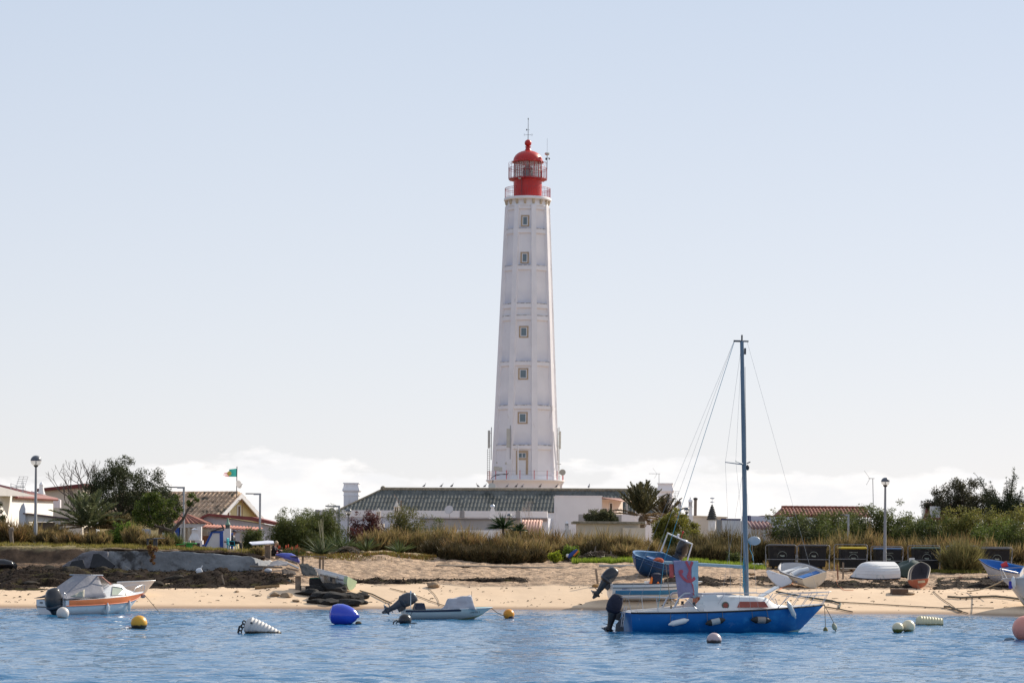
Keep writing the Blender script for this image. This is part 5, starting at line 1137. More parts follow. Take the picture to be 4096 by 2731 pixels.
# ---- cabin motor boat with orange band
def cabin_boat():
    c = onwater(204, 2457); rz = R(50)
    B_ = thing('cabin_boat', 'white cabin motor boat with an orange band and grey canvas cover', 'motor boat', c, rz)
    h = Hull(5.0, 2.05, -.3, .60, .86, tr=.92, pw=2.4, rake=.75, bc=1.06, zc=.18, mid=.35, kr=.6)
    hull = h.outer().build('hull', mat('glossy white gelcoat', (.72, .73, .73), .32, .05, 1, .10, 3, stain=((.50, .48, .42), 1.5, .58, .78), coat=.1), B_)
    h.band(.83, 1.0, .03, .99, .012).build('orange_band', mat('faded orange paint', (.76, .20, .055), .45, .15, 2), hull, fix=False)
    h.strake(.022, .83, off=.02).build('rubbing_strake', mat('orange rubber', (.50, .14, .07), .6), hull)
    MB().prism([(-1.0*h.pt(0, .78).y, h.pt(0, .78).z-.015), (h.pt(0, .78).y, h.pt(0, .78).z-.015), (h.pt(0, .78).y, h.pt(0, .78).z+.02), (-h.pt(0, .78).y, h.pt(0, .78).z+.02)], -.03, -.005, 'x').build('transom_strip', RUBBER, hull)
    text_mesh('3250', .10, Matrix.Translation((-.012, .62, .47)) @ Matrix.Rotation(-PI/2, 4, 'Z') @ FRONT, mat('dark lettering', (.03, .03, .05), .6), hull)
    h.deck(.02, .99, .05).build('deck', GEL, B_, fix=False)
    def sec(x, zt, wb, wt, zb): return [(x, -wb, zb), (x, -wt, zt-.05), (x, -wt*.8, zt), (x, wt*.8, zt), (x, wt, zt-.05), (x, wb, zb)]
    cab = MB().loft([sec(1.7, .74, .92, .86, .60), sec(2.1, 1.0, .92, .80, .62), sec(2.5, 1.22, .90, .72, .64), sec(3.2, 1.24, .84, .64, .68), sec(3.62, 1.02, .72, .52, .74), sec(4.2, .90, .45, .3, .80)]).build('cabin', GEL, B_, bevel=.03, smooth=30)
    for sd in (-1, 1):
        def q(x, z, o=.015): return Vector((x, sd*(.885-.10*(x-2.4)-(z-.68)*.33+o), z))
        P4 = [q(2.45, .78), q(3.36, .78), q(3.16, 1.08), q(2.62, 1.13)]; b = MB(); b.add(P4+[p-Vector((0, sd*.06, 0)) for p in P4], [(0, 1, 2, 3), (4, 7, 6, 5), (0, 4, 5, 1), (1, 5, 6, 2), (2, 6, 7, 3), (3, 7, 4, 0)])
        w = b.build('cabin_window', mat('curtained pale green glass', (.50, .54, .42), .2, .1, 3, spec=.7), cab, smooth=0); MB().tube(P4+[P4[0]], .022, 5).build('window_seal', mat('grey seal', (.30, .28, .26), .7), w)
    # windscreen with orange frame and canvas
    b = MB(); sc = [(2.55, -.70, 1.22), (2.05, -.66, 1.58), (2.05, .66, 1.58), (2.55, .70, 1.22)]
    b.tube(sc, .025, 6); b.tube([(2.75, -.55, 1.22), (2.15, -.45, 1.56)], .02, 5); b.tube([(2.75, .55, 1.22), (2.15, .45, 1.56)], .02, 5); b.build('windscreen_frame', mat('orange painted frame', (.55, .20, .13), .5), B_)
    b = MB(); b.add([(2.8, -.6, 1.22), (2.8, .6, 1.22), (2.12, .55, 1.56), (2.12, -.55, 1.56)], [(0, 1, 2, 3)]); b.build('windscreen', glass('old clear vinyl', (.75, .70, .66), .15, .45), B_, fix=False)
    canv = mat('grey boat canvas', (.25, .245, .27), .85, .08, 1.5, .25, 6, stain=((.40, .38, .36), 1.3, .6, .75)); 
    def cv(u, v):   # u along from windscreen top aft, v across
        y = (2*v-1); x = 2.10-2.10*u; zt = 1.74-.10*u-.98*max(0, u-.28)**1.0/.72*1.0; e = abs(y)**3.0
        zt = 1.60-.02*u if u < .26 else 1.595-(u-.26)/.74*.85
        zb = .66+.06*(1-u); z = zt-(zt-zb)*max(0, (abs(y)-.62)/.38)**1.0-.04*math.sin(9*u)*.3*e
        return (x+.15*max(0, (abs(y)-.62)/.38)*(.3-u), y*(.70+.22*max(0, (abs(y)-.62)/.38)+.05*u), z)
    MB().grid(cv, 18, 20).build('canvas_cover', canv, B_, fix=False, solid=.012, smooth=35)
    MB().tube([(2.12, -.72, 1.61), (1.5, -.70, 1.62), (2.12, -.70, 1.61)], .015, 4).tube([(2.12, .70, 1.60), (1.55, .70, 1.61), (1.55, -.7, 1.61), (2.12, -.70, 1.60), (2.12, .7, 1.60)], .022, 5).build('canvas_frame', STEEL, B_)
    MB().grid(lambda u, v: (.95-.75*u, -.93-.02*v-.015*math.sin(12*u), .70+.34*v*(1-u)+.05*u), 8, 4).build('canvas_flap', mat('cream folded canvas', (.48, .44, .35), .9, .1, 3, .3), B_, fix=False, solid=.01)
    outboard(B_, .04, .30, R(-14), 1.27, steer=R(-8), y=-.62)
    b = MB()
    for y in (-.52, -.86): b.tube([(.10, y, .66), (.06, y, .86), (-.03, y, .90), (-.07, y, .80), (-.09, y, .12)], .016, 6)
    for z in (.18, .34, .50): b.cyl((-.085, -.86, z), (-.085, -.52, z), .014, n=5)
    b.build('boarding_ladder', STEEL, B_)
    b = MB()
    for sd in (-1, 1): b.tube([h.pt(.76, 1, sd)+Vector((0, -sd*.06, .03)), h.pt(.80, 1, sd)+Vector((0, -sd*.03, .28)), h.pt(.92, 1, sd)+Vector((.05, 0, .36)), h.pt(.975, 1, sd)+Vector((.08, 0, .30)), h.pt(.975, 1, sd)], .014, 6)
    b.build('bow_rail', STEEL, B_)
    MX = Matrix.Translation(c) @ Matrix.Rotation(rz, 4, 'Z')
    for t, lab in ((.42, 'white fender hanging amidships on the orange-banded boat'), (.72, 'white fender hanging near the bow of the orange-banded boat')):
        p = h.pt(t, .75, -1, .09); fender('fender', lab, MX @ (p+Vector((0, 0, .10))), MX @ (p+Vector((.02, .04, -.24))), .075, GEL)
    MB().ball((.78, .06, .62), (.08, .08, .05)) if 0 else None
    p = MX @ (h.pt(.99, .9)+Vector((.03, -.1, -.06))); tag(MB().ball(p, (.13, .13, .10), 12, 8).build('bow_float', mat('faded pink float', (.60, .36, .28), .6)), 'small faded pink float under the bow of the orange-banded boat', 'float')
    a = MX @ (h.pt(1, .95)); e = onwater(645, 2457); line('anchor_line', 'thin anchor line running from the orange-banded boat into the water', [a, e], .014, ROPE)
cabin_boat()
# ---- low open skiff with tilted outboard
def skiff():
    c = onwater(1613, 2474); rz = R(11)
    B_ = thing('skiff', 'low pale green-white open skiff with a tilted black outboard', 'skiff', c, rz)
    h = Hull(3.62, 1.45, -.14, .37, .47, tr=.85, pw=2.3, rake=.45, bc=1.02, zc=.15, mid=.4, kr=.5)
    hm = mat('pale sea green gelcoat', (.52, .57, .55), .35, .06, 1, .03, 5, stain=((.40, .42, .25), 1.2, .6, .8))
    hull = h.outer().build('hull', hm, B_); h.inner(.06, .14).build('inside', mat('pale blue inside', (.42, .55, .60), .6, .1), hull)
    h.band(.90, 1.0, 0, .62, .012).build('navy_rail', mat('navy rail', (.012, .02, .05), .5), hull, fix=False); h.strake(.022, 1.0, .60, 1).build('white_rail', GEL, hull)
    h.band(.30, .46, .0, 1, .004).build('algae_waterline', mat('olive waterline algae', (.30, .31, .13), .8, .5, 4), hull, fix=False)
    h.deck(.74, .99, .02, .01).build('foredeck', mat('turquoise deck', (.10, .38, .46), .5, .1), B_, fix=False)
    text_mesh('3643 OL 5', .11, Matrix.Translation(h.pt(.80, .80, -1, .014)+Vector((0, -.01, 0))) @ Matrix.Rotation(R(17), 4, 'Z') @ FRONT, mat('grey lettering', (.12, .12, .13), .7), hull)
    b = MB(); b.loft([[(x, y, z) for x, y in ((x0, -.34), (x1, -.34), (x1, .34), (x0, .34))] for x0, x1, z in ((.42, .86, .16), (.42, .86, .42), (.50, .80, .64))]); b.build('seat_box', mat('navy box', (.012, .016, .04), .5), B_, bevel=.02, smooth=0)
    cv = mat('pale tarpaulin', (.42, .42, .46), .75, .08, 2, .25, 5, stain=((.34, .33, .36), 2, .5, .7))
    def f(u, v):
        y = 2*v-1; x = 1.62+1.22*u; top = .30+(.46+.22*u)*min(1, u/.16) if u < .9 else .98-(u-.9)*5.8
        e = max(0, abs(y)-.55)/.45; z = top-(top-.40)*e+.02*math.sin(14*u+3*y); return (x+.06*math.sin(5*y), y*(.42+.18*e), max(z, .38))
    MB().grid(f, 22, 14).build('tarpaulin', cv, B_, fix=False, solid=.01, smooth=30)
    outboard(B_, .0, .42, R(62), 1.0, m=DKGREY)
    MB().cyl((.22, -.5, .4), (.22, -.5, 1.02), .014, n=5).lathe([(.03, 0), (.035, .04), (.03, .11), (.01, .12)], 8, (.22, -.5, 1.02)).build('stern_light', GEL, B_); MB().cyl((2.75, -.1, .9), (2.75, -.1, 1.12), .008, n=4).build('antenna', DARKM, B_)
    MB().tube([(.25, -.72, .30), (.15, -.76, .1), (.05, -.70, .25), (.02, -.66, .1)], .012, 5).build('fuel_hose', RUBBER, B_)
    bo = onwater(2034, 2475); MX = Matrix.Translation(c) @ Matrix.Rotation(rz, 4, 'Z')
    line('mooring_line', 'short slack line from the skiff bow to the orange buoy', [MX @ h.pt(1, .95), bo+Vector((-.1, 0, .12))], .014, ROPE, sag=.06)
skiff()
# ---- buoys
def buoy(px, py, r, m, label, squash=.98, sink=.35, extra=None, name='mooring_buoy'):
    p = onwater(px, py); t = thing(name, label, 'buoy', p, group='mooring buoys')
    b = MB(); b.ball((0, 0, r*(1-2*sink)), (r, r, r*squash), 24, 16); b.build('body', m, t, smooth=80)
    return t
def dirtymat(name, col, low, h=.02, rough=.4):
    """paint with a band of weed at the waterline"""
    m = mat(name, col, rough, .08, 3, .03); nt = m.node_tree; b = nt.nodes['Principled BSDF']; L = nt.links.new
    src = b.inputs['Base Color'].links[0].from_socket; tc = nd(nt, 'ShaderNodeTexCoord'); sp = nd(nt, 'ShaderNodeSeparateXYZ'); L(tc.outputs['Object'], sp.inputs[0])
    n = nd(nt, 'ShaderNodeTexNoise', Scale=9.0, Detail=4.0); L(tc.outputs['Object'], n.inputs[0])
    a = nd(nt, 'ShaderNodeMath', operation='MULTIPLY_ADD'); a.inputs[1].default_value = .12; L(n.outputs[0], a.inputs[0]); L(sp.outputs[2], a.inputs[2])
    r = nd(nt, 'ShaderNodeMapRange'); r.inputs[1].default_value = h+.04; r.inputs[2].default_value = h+.09; L(a.outputs[0], r.inputs[0])
    mx = nd(nt, 'ShaderNodeMix', data_type='RGBA'); mx.inputs[6].default_value = c4(low); L(r.outputs[0], mx.inputs[0]); L(src, mx.inputs[7]); L(mx.outputs[2], b.inputs['Base Color'])
    return m
WEED = (.05, .04, .02)
buoy(251, 2470, .245, dirtymat('white buoy', (.66, .60, .54), (.30, .26, .2), .03), 'white ball buoy in front of the black outboard of the cabin boat', sink=.12)
t = buoy(556, 2513, .285, dirtymat('yellow buoy', (.72, .36, .025), WEED, .13), 'yellow-orange ball buoy with a weedy base left of the ribbed grey buoy', sink=.18)
MB().tube([(-.22, 0, .02), (-.34, -.02, .03), (-.36, 0, -.05)], .03, 6).build('rope_tail', ROPE, t)
t = buoy(2035, 2474, .225, dirtymat('orange buoy', (.78, .30, .02), (.75, .28, .02), -.2), 'bright orange ball buoy off the bow of the pale skiff', sink=.10)
MB().ball((.08, -.12, .03), (.13, .12, .11), 12, 8).build('dark_patch', NAVYC, t)
t = buoy(1620, 2495, .245, mat('black buoy', (.018, .016, .018), .3, .2, coat=.3), 'black ball buoy with rope loops below the skiff stern', sink=.18)
MB().tube([(-.2, 0, .12), (-.34, 0, .13), (-.42, 0, .08), (-.45, 0, -.04)], .025, 6).tube([(-.2, 0, .08), (-.30, 0, .08), (-.35, 0, -.03)], .025, 6).tube([(.2, 0, .02), (.34, .0, .03), (.46, 0, .0)], .03, 6).build('rope_loops', RUBBER, t)
buoy(2856, 2571, .235, dirtymat('dusty pink buoy', (.50, .38, .38), (.05, .035, .03), .10), 'dusty pink half-sunk buoy with a dark base in front of the blue sailing boat', sink=.30)
buoy(3591, 2529, .205, dirtymat('mossy white buoy', (.70, .62, .42), (.13, .13, .02), .13), 'smaller mossy white buoy of the floating pair', sink=.10)
buoy(3633, 2528, .24, dirtymat('yellowed white buoy', (.74, .66, .46), (.22, .17, .05), .10), 'larger yellowed white buoy of the floating pair', sink=.06)
t = buoy(4103, 2561, .44, mat('salmon pink buoy', (.78, .30, .22), .4, .08), 'big salmon pink buoy at the right edge of the water', sink=.06)
MB().ball((-.55, -.1, .02), (.18, .12, .09), 12, 8).build('grey_float', mat('blue-grey float', (.16, .22, .27), .5), t)
def drum(name, label, px, py, D_off, prof, m, tilt, rz, ribs=None, z=.1):
    p = onwater(px, py); t = thing(name, label, 'buoy', p, group='mooring buoys')
    M = Matrix.Translation((0, 0, z)) @ Matrix.Rotation(rz, 4, 'Z') @ Matrix.Rotation(tilt, 4, 'Y')
    MB().lathe(prof, 24, M=M).build('body', m, t, smooth=35); return t, M
def ribbed(L, r, r2, n, a=.012):
    pr = [(.02, 0), (r*.35, .0), (r*.7, .03), (r*.95, .12)]
    for k in range(n*4+1): f = k/(n*4); rr = r*(1-f**1.6)+r2*f**1.6; pr.append((rr*(1+.0)+a*math.sin(2*PI*k/4), .14+(L-.14)*f))
    return pr+[(r2*.3, L+.02), (.01, L+.02)]
t, M = drum('ribbed_buoy', 'grey-white ribbed buoy tipped over with a black chain at its raised end', 980, 2532, 0, ribbed(1.22, .30, .16, 9, .014), dirtymat('grey ribbed buoy', (.58, .55, .52), (.07, .055, .035), .08, .6), R(109), 0, z=.30)
b = MB()
for i, (x, z_) in enumerate(((-.03, .36), (-.06, .26), (-.14, .15), (-.16, .04), (-.22, -.04))): b.tube([(x+.05*math.cos(a), -.05+.03*(i % 2)*math.sin(a), z_+.065*math.sin(a)) for a in [2*PI*k/8 for k in range(8)]], .025, 5, close=True)
b.tube([(-.03, -.02, .34), (-.2, -.02, .22), (-.26, 0, -.05)], .02, 5).build('chain', RUBBER, t)
MB().cyl((.24, -.27, .36), (.24, -.31, .36), .035, n=10).build('plug', DARKM, t)
t, M = drum('blue_buoy', 'large glossy blue pear-shaped buoy floating left of the skiff', 1318, 2496, 0, [(.02, 0), (.2, .03), (.34, .12), (.40, .28), (.41, .48), (.36, .70), (.28, .88), (.18, 1.0), (.08, 1.06), (.05, 1.12)], mat('glossy royal blue', (.025, .06, .52), .25, .06, coat=.4), R(94), R(-8), z=.39)
MB().ball((1.08, -.14, .06), (.12, .1, .08)).build('mooring_eye', mat('weedy rope', (.12, .10, .07), .9, .4), t)
t, M = drum('ribbed_buoy', 'cream ribbed drum buoy lying right of the two white ball buoys', 3664, 2500, 0, ribbed(1.03, .235, .185, 8, .014), dirtymat('cream ribbed buoy', (.70, .61, .38), (.20, .17, .05), .06, .6), R(92), R(5), z=.14)
MB().tube([(-.02, 0, .1), (-.1, 0, .1), (-.18, 0, -.03)], .02, 5).build('rope_tail', ROPE, t)
# ================================================================== BOATS ON THE SAND, BINS, LAMPS, PEOPLE, SHORE CLUTTER
def beached(name, label, cat, foot, rz, roll=0, pitch=0, lift=0):
    o = thing(name, label, cat, foot+Vector((0, 0, lift))); o.rotation_euler = (Matrix.Rotation(rz, 4, 'Z') @ Matrix.Rotation(pitch, 4, 'Y') @ Matrix.Rotation(roll, 4, 'X')).to_euler()
    return o
GREENB = mat('weedy green boat bottom', (.16, .20, .12), .8, .4, 3)
def open_boat(o, h, om, im, rail, thw=(), floor=.12, stripe=None, bottom=None):
    hu = h.outer().build('hull', om, o); h.inner(.06, floor).build('inside', im, hu)
    h.strake(.022, 1.0, off=.006).build('gunwale', rail, hu)
    if stripe: h.band(*stripe[:4], .006).build('stripe', stripe[4], hu, fix=False)
    for x0, x1, z in thw: h.thwart(x0, x1, z).build('thwart', GEL, o, smooth=0)
    return hu
def beach_boats():
    # blue and white launch behind the sailing boat
    p = onground(2438, 2404); o = beached('beach_launch', 'white and blue open launch with raised outboard lying behind the sailing boat', 'boat', p, R(9), roll=R(0), lift=.25)
    h = Hull(4.45, 1.75, -.22, .56, .68, tr=.86, rake=.55, bc=1.04, zc=.2, mid=.4, kr=.55)
    sb = mat('sky blue paint', (.04, .22, .42), .4, .15, 2)
    hu = open_boat(o, h, GEL, mat('white boat inside', (.62, .61, .60), .6, .1), mat('black strip', (.03, .03, .035), .5), [(1.3, 1.6, .38), (2.6, 2.85, .42)], .14, (.52, .74, .03, .93, sb))
    h.strake(.018, .86, off=.015).build('strip', RUBBER, hu); h.deck(.78, .99, .03, .01).build('foredeck', GEL, o, fix=False)
    text_mesh('FARO 23', .10, Matrix.Translation(h.pt(.14, .80, -1, .012)) @ Matrix.Rotation(R(2), 4, 'Z') @ FRONT, mat('blue lettering', (.03, .10, .35), .6), hu)
    outboard(o, .0, .50, R(36), 1.15, m=BLACKP)
    MB().loft([[(x, y, z) for y, z in ((-.3, .3), (-.25, .7), (.25, .7), (.3, .3))] for x in (1.7, 2.15)]).build('console', GEL, o, bevel=.02, smooth=0)
    MX = Matrix.Translation(o.location) @ o.rotation_euler.to_matrix().to_4x4()
    t = thing('draped_jacket', 'navy and orange oilskin jacket draped over the launch console', 'jacket', MX @ Vector((2.18, -.2, .35)), R(9))
    MB().loft([[(x*w, y*w*.8, z) for x, y in [(math.cos(2*PI*k/14)*(1+.14*math.sin(3*k)), math.sin(2*PI*k/14)*(1+.14*math.cos(2*k))) for k in range(14)]] for w, z in ((.30, 0), (.28, .25), (.26, .5), (.22, .68), (.10, .75))]).build('navy_cloth', NAVYC, t)
    MB().prism([(-.17, .02), (.17, .02), (.12, .22), (.02, .35), (-.10, .18)], -.31, -.24).build('orange_panel', mat('bright orange cloth', (.85, .20, .03), .8, .15), t, bevel=.02)
    MB().prism([(-.38, .18), (-.26, .10), (-.20, .5), (-.26, .58)], -.2, -.1).build('orange_sleeve', mat('bright orange cloth', (.85, .20, .03), .8, .15), t, bevel=.02)
    # blue fishing boat higher on the sand
    p = onground(2690, 2288); o = beached('fishing_boat', 'blue wooden fishing boat with a white frame arch on the upper beach', 'fishing boat', p, R(236), roll=R(-21), pitch=R(2), lift=.20)
    h = Hull(4.1, 1.9, -.32, .55, .85, tr=.84, rake=.35, bc=1.06, zc=.25, mid=.45, kr=.5, pw=2.6)
    bl = mat('blue boat paint', (.010, .075, .23), .45, .15, 1.5, .05, stain=((.012, .06, .17), 2, .55, .7))
    hu = open_boat(o, h, bl, mat('blue-grey inside', (.06, .17, .32), .6, .2), mat('light blue rail', (.03, .15, .36), .5), [(1.2, 1.5, .38)], .2)
    h.strake(.03, .8, off=.02).build('strip', bl, hu); h.deck(.74, .99, .02, -.12).build('foredeck', mat('pale blue deck', (.30, .45, .55), .5, .1), o, fix=False)
    text_mesh('PORTUGAL', .15, Matrix.Translation(h.pt(.30, .78, 1, .02)) @ Matrix.Rotation(PI, 4, 'Z') @ FRONT, mat('white lettering', (.75, .75, .75), .6), hu)
    MB().tube([(.25, -.8, .5), (.22, -.76, 1.62), (.22, .76, 1.62), (.25, .8, .5)], .045, 8).build('arch', PVC, o)
    MB().cyl((.22, .05, 1.62), (.22, .05, 1.95), .02, n=6).ball((.22, .05, 1.98), (.05, .05, .08)).build('red_light', mat('red lamp', (.5, .03, .03), .4), o); MB().bbox((.22, -.15, 1.72), (.1, .1, .16)).build('white_light', PVC, o)
    outboard(o, -.05, .62, R(0), 1.35)
    MB().loft([[(x, y, z) for y, z in ((-.32, .3), (-.25, .62), (.25, .62), (.32, .3))] for x in (2.0, 2.5)]).build('console', bl, o, bevel=.02, smooth=0)
    MX = Matrix.Translation(o.location) @ o.rotation_euler.to_matrix().to_4x4()
    t = thing('net_bundle', 'red and orange net bundle in the bow of the blue fishing boat', 'fishing net', MX @ Vector((2.5, .45, .62))); MB().ball((0, 0, .05), (.28, .2, .17), 10, 7).tube([(0, -.15, .1), (-.15, -.3, .1), (-.25, -.42, -.15)], .05, 6).build('bundle', mat('red netting', (.45, .09, .04), .95, .4, 8, .5, 20), t)
    # white dinghy, stern to us
    p = onground(3262, 2351); o = beached('white_dinghy', 'white dinghy with a blue bench seat tilted up on the weed line', 'dinghy', p, R(120), pitch=R(-9), roll=R(-15), lift=.18)
    h = Hull(2.7, 1.55, -.16, .46, .60, tr=.92, rake=.25, bc=1.08, zc=.2, mid=.45, kr=.6, pw=3.0)
    hu = open_boat(o, h, CREAMGEL, mat('pale grey inside', (.55, .53, .52), .6, .1), mat('dark rail', (.06, .06, .08), .5), [(1.75, 2.05, .42)], .12)
    h.thwart(.45, .85, .36, .16).build('blue_seat', mat('blue plastic', (.02, .15, .45), .45, .1), o, bevel=.03); MB().tube([(1.2, -.5, .40), (1.28, 0, .44), (1.2, .5, .40)], .13, 10).build('white_cushion', GEL, o)
    # white board leaning on the dinghy
    p = onground(3125, 2350); o = thing('boat_cover', 'white fibreglass hatch cover with rust stains leaning beside the white dinghy', 'cover', p+Vector((0, 0, .02)))
    q = [P(x, y, p.y-.1) for x, y in ((3066, 2284), (3076, 2279), (3110, 2292), (3150, 2304), (3171, 2324), (3165, 2335), (3128, 2350), (3110, 2345), (3088, 2325), (3073, 2305))]
    MB().prism([(v.x-p.x, v.z-p.z) for v in q], -.07, .05, 'y', Matrix.Rotation(R(-12), 4, 'X')).build('panel', mat('blue-white fibreglass', (.66, .68, .72), .5, .06, 2, .05, stain=((.22, .10, .06), 5, .66, .72)), o, bevel=.03, smooth=30)
    # upturned dinghy
    p = onground(3572, 2312); o = beached('upturned_dinghy', 'white dinghy turned keel up on blocks in front of the bins', 'dinghy', p, R(202), roll=PI-R(11), lift=.15)
    h = Hull(2.5, 1.7, -.70, .0, .10, tr=.86, rake=.45, bc=1.05, zc=.12, mid=.4, kr=.3, pw=2.4)
    hu = h.outer().build('hull', mat('flaking white hull', (.74, .73, .72), .5, .05, 2, .05, stain=((.50, .55, .55), 2.5, .56, .66)), o)
    for s in (.35, .5, .65, .8): h.strake(.012, s, .02, .97, off=.0).build('lap_strake', mat('flaking white hull', (.74, .73, .72)), hu)
    h.strake(.028, 1.0, off=.01).build('gunwale', mat('dark rail', (.06, .06, .08), .5), hu)
    for dx in (-.7, .6):
        w = G(3500+dx*75, p.y-.1); tag(MB().bbox(w+Vector((0, 0, .07)), (.3, .9, .16)).build('wood_block', WOOD, bevel=.01), 'wooden block under the %s end of the upturned dinghy' % ('bow' if dx < 0 else 'stern'), 'block')
    # red boat
    p = onground(3675, 2353); o = beached('red_rowboat', 'small faded orange-red rowboat with its square stern towards us', 'rowboat', p, R(76), pitch=R(-21), roll=R(-6), lift=.12)
    h = Hull(2.1, 1.02, -.14, .36, .44, tr=.94, rake=.2, bc=1.05, zc=.25, mid=.45, kr=.6, pw=2.6)
    hu = open_boat(o, h, mat('faded red paint', (.44, .13, .07), .6, .15, 2, .08, stain=((.48, .30, .20), 3, .55, .7)), mat('dark inside', (.05, .04, .045), .8), mat('pale wood rail', (.42, .36, .27), .7), [], .08)
    MB().bbox((-.012, -.16, .22), (.012, .34, .12)).build('pale_patch', mat('cream patch', (.58, .50, .36), .7), hu, smooth=0)
    # tarp covered boat
    p = onground(3648, 2305); o = thing('covered_boat', 'boat wrapped in a dark green tarpaulin behind the red rowboat', 'boat', p, R(10))
    def tf(u, v):
        a = 2*PI*u; r = math.sin(PI/2*min(1, v*1.25)); z = .78*math.cos(PI/2*v)**.6; return (.80*r*math.copysign(abs(math.cos(a))**.7, math.cos(a))*(1+.03*math.sin(6*a)), .95*r*math.sin(a), z*(1+.07*math.sin(3*a+1)-.10*math.cos(2*a))+.03*math.sin(9*u*2*PI)*v)
    MB().grid(tf, 40, 12).build('tarpaulin', mat('dark green tarpaulin', (.03, .055, .045), .6, .15, 3, .2, 8), o, smooth=60)
    MB().bbox((-.12, -.3, .82), (.28, .06, .32)).build('white_board', GEL, o, smooth=0)
    # blue and white rowboat, right
    p = onground(4085, 2345); o = beached('blue_rowboat', 'white rowboat with bright blue inside resting behind the hull at the right edge', 'rowboat', p, R(160), pitch=R(-6), roll=R(-17), lift=.34)
    h = Hull(2.15, 1.35, -.30, .50, .80, tr=.9, rake=.55, bc=1.0, zc=.12, mid=.4, kr=.35, pw=2.3)
    hu = open_boat(o, h, mat('white boat paint', (.70, .68, .68), .5, .08, 2, .05, stain=((.45, .36, .28), 2, .58, .75)), mat('bright blue inside', (.02, .17, .48), .5, .12), mat('dark blue rail', (.02, .035, .09), .5), [], .12)
    MX = Matrix.Translation(o.location) @ o.rotation_euler.to_matrix().to_4x4()
    t = thing('red_bucket', 'red bailing bucket in the blue and white rowboat', 'bucket', MX @ Vector((1.0, .12, .62))); MB().lathe([(.10, 0), (.16, .32), (.15, .32), (.09, .02)], 14, M=rot(R(20), R(68), R(10))).build('pail', mat('red plastic', (.55, .03, .03), .4), t); MB().tube([(.1, -.12, .05), (.38, -.16, -.02)], .015, 5).build('handle', DARKM, t)
    # big pale hull at the right edge
    p = onground(4180, 2425); o = beached('beached_cruiser', 'pale grey hulled cruiser cut off by the right edge, bow towards the sand', 'boat', p, R(192), roll=R(8), lift=.55)
    o.location = P(4275, 2380, p.y)
    h = Hull(3.2, 2.1, -.85, .60, .72, tr=.95, rake=1.15, bc=.95, zc=.25, mid=.45, kr=.35, pw=2.2)
    hu = h.outer().build('hull', mat('pale grey hull', (.55, .55, .56), .4, .06, 1.5, .04, stain=((.13, .11, .08), 3, .66, .72)), o)
    h.band(.02, .42, 0, 1, .008).build('weedy_bottom', GREENB, hu, fix=False); h.deck(.02, .99, .05).build('deck', GEL, o, fix=False); h.strake(.03, 1., off=.01).build('rubbing_strake', STEEL, hu)
    MB().loft([[(x, y, z) for y, z in ((-w, .6), (-w*.85, zt), (w*.85, zt), (w, .6))] for x, w, zt in ((.2, .85, 1.35), (1.5, .8, 1.4), (2.1, .6, .85), (2.5, .4, .8))]).build('cabin', GEL, o, bevel=.03, smooth=0)
    MB().loft([[(x, y, z) for y, z in ((-w, 1.2), (-w*.85, zt), (w*.85, zt), (w, 1.2))] for x, w, zt in ((.0, .8, 1.9), (1.0, .8, 2.0), (1.7, .7, 1.45))]).build('canvas_hood', mat('pale clear hood', (.42, .43, .42), .5, .1), o, bevel=.03)
    MB().tube([h.pt(.95, 1, 1), h.pt(.98, 1, 1)+Vector((.1, 0, .5)), h.pt(.98, 1, -1)+Vector((.1, 0, .5)), h.pt(.95, 1, -1)], .02, 6).tube([h.pt(.6, 1, 1), h.pt(.62, 1, 1)+Vector((0, 0, .5)), h.pt(.98, 1, 1)+Vector((.1, 0, .5))], .018, 6).tube([h.pt(.6, 1, -1), h.pt(.62, 1, -1)+Vector((0, 0, .5)), h.pt(.98, 1, -1)+Vector((.1, 0, .5))], .018, 6).build('bow_rail', GALV, o)
    MX = Matrix.Translation(o.location) @ o.rotation_euler.to_matrix().to_4x4()
    q = MX @ (h.pt(.93, .9, 1, .15)); fender('fender', 'pale bottle fender with blue cloth at the bow of the pale cruiser', q+Vector((0, 0, .2)), q+Vector((.02, 0, -.25)), .12, GEL); q2 = q+Vector((-.12, -.02, -.12))
    tag(MB().bbox(q2, (.16, .1, .34)).build('blue_rag', mat('blue rag', (.06, .06, .36), .9), bevel=.03), 'blue rag hanging by the bow fender of the pale cruiser', 'rag')
    # white boat behind cabin boat
    p = onground(470, 2385); o = beached('small_tender', 'plain white tender on the sand behind the orange-banded boat', 'tender', p, R(8), pitch=R(-3), lift=.20)
    h = Hull(1.75, 1.2, -.20, .46, .46, tr=.9, rake=.35, bc=1.0, zc=.2, mid=.4, kr=.4, pw=2.3)
    open_boat(o, h, mat('dull white hull', (.60, .57, .55), .6, .08, 2, .05, stain=((.42, .38, .34), 2, .55, .75)), GEL, GEL, [(.6, .85, .34)], .12)
    # small registered white boat at the net pile
    p = onground(1400, 2366); o = beached('registered_tender', 'white tender with registration letters and a green stern beside the dark net heap', 'tender', p, R(155), roll=R(14), pitch=R(-9), lift=.26)
    h = Hull(2.1, 1.15, -.2, .36, .50, tr=.85, rake=.4, bc=1.05, zc=.2, mid=.4, kr=.5, pw=2.2)
    hu = open_boat(o, h, GEL, mat('pale grey inside', (.55, .53, .52)), GEL, [(.7, .95, .3)], .1)
    h.band(.15, 1.0, .0, .07, .012).build('green_stern', mat('green stern paint', (.42, .54, .34), .5), hu, fix=False); MB().loft([[v+Vector((-.03, 0, 0)) for v in h.ring(0)], [v+Vector((-.005, 0, 0)) for v in h.ring(0)]]).build('transom', mat('green stern paint', (.18, .42, .14)), hu); h.band(.45, .82, .28, .42, .010, (1,)).build('grey_patch', mat('grey patch', (.12, .13, .13), .8), hu, fix=False)
    lm = mat('dark lettering', (.03, .03, .05), .6)
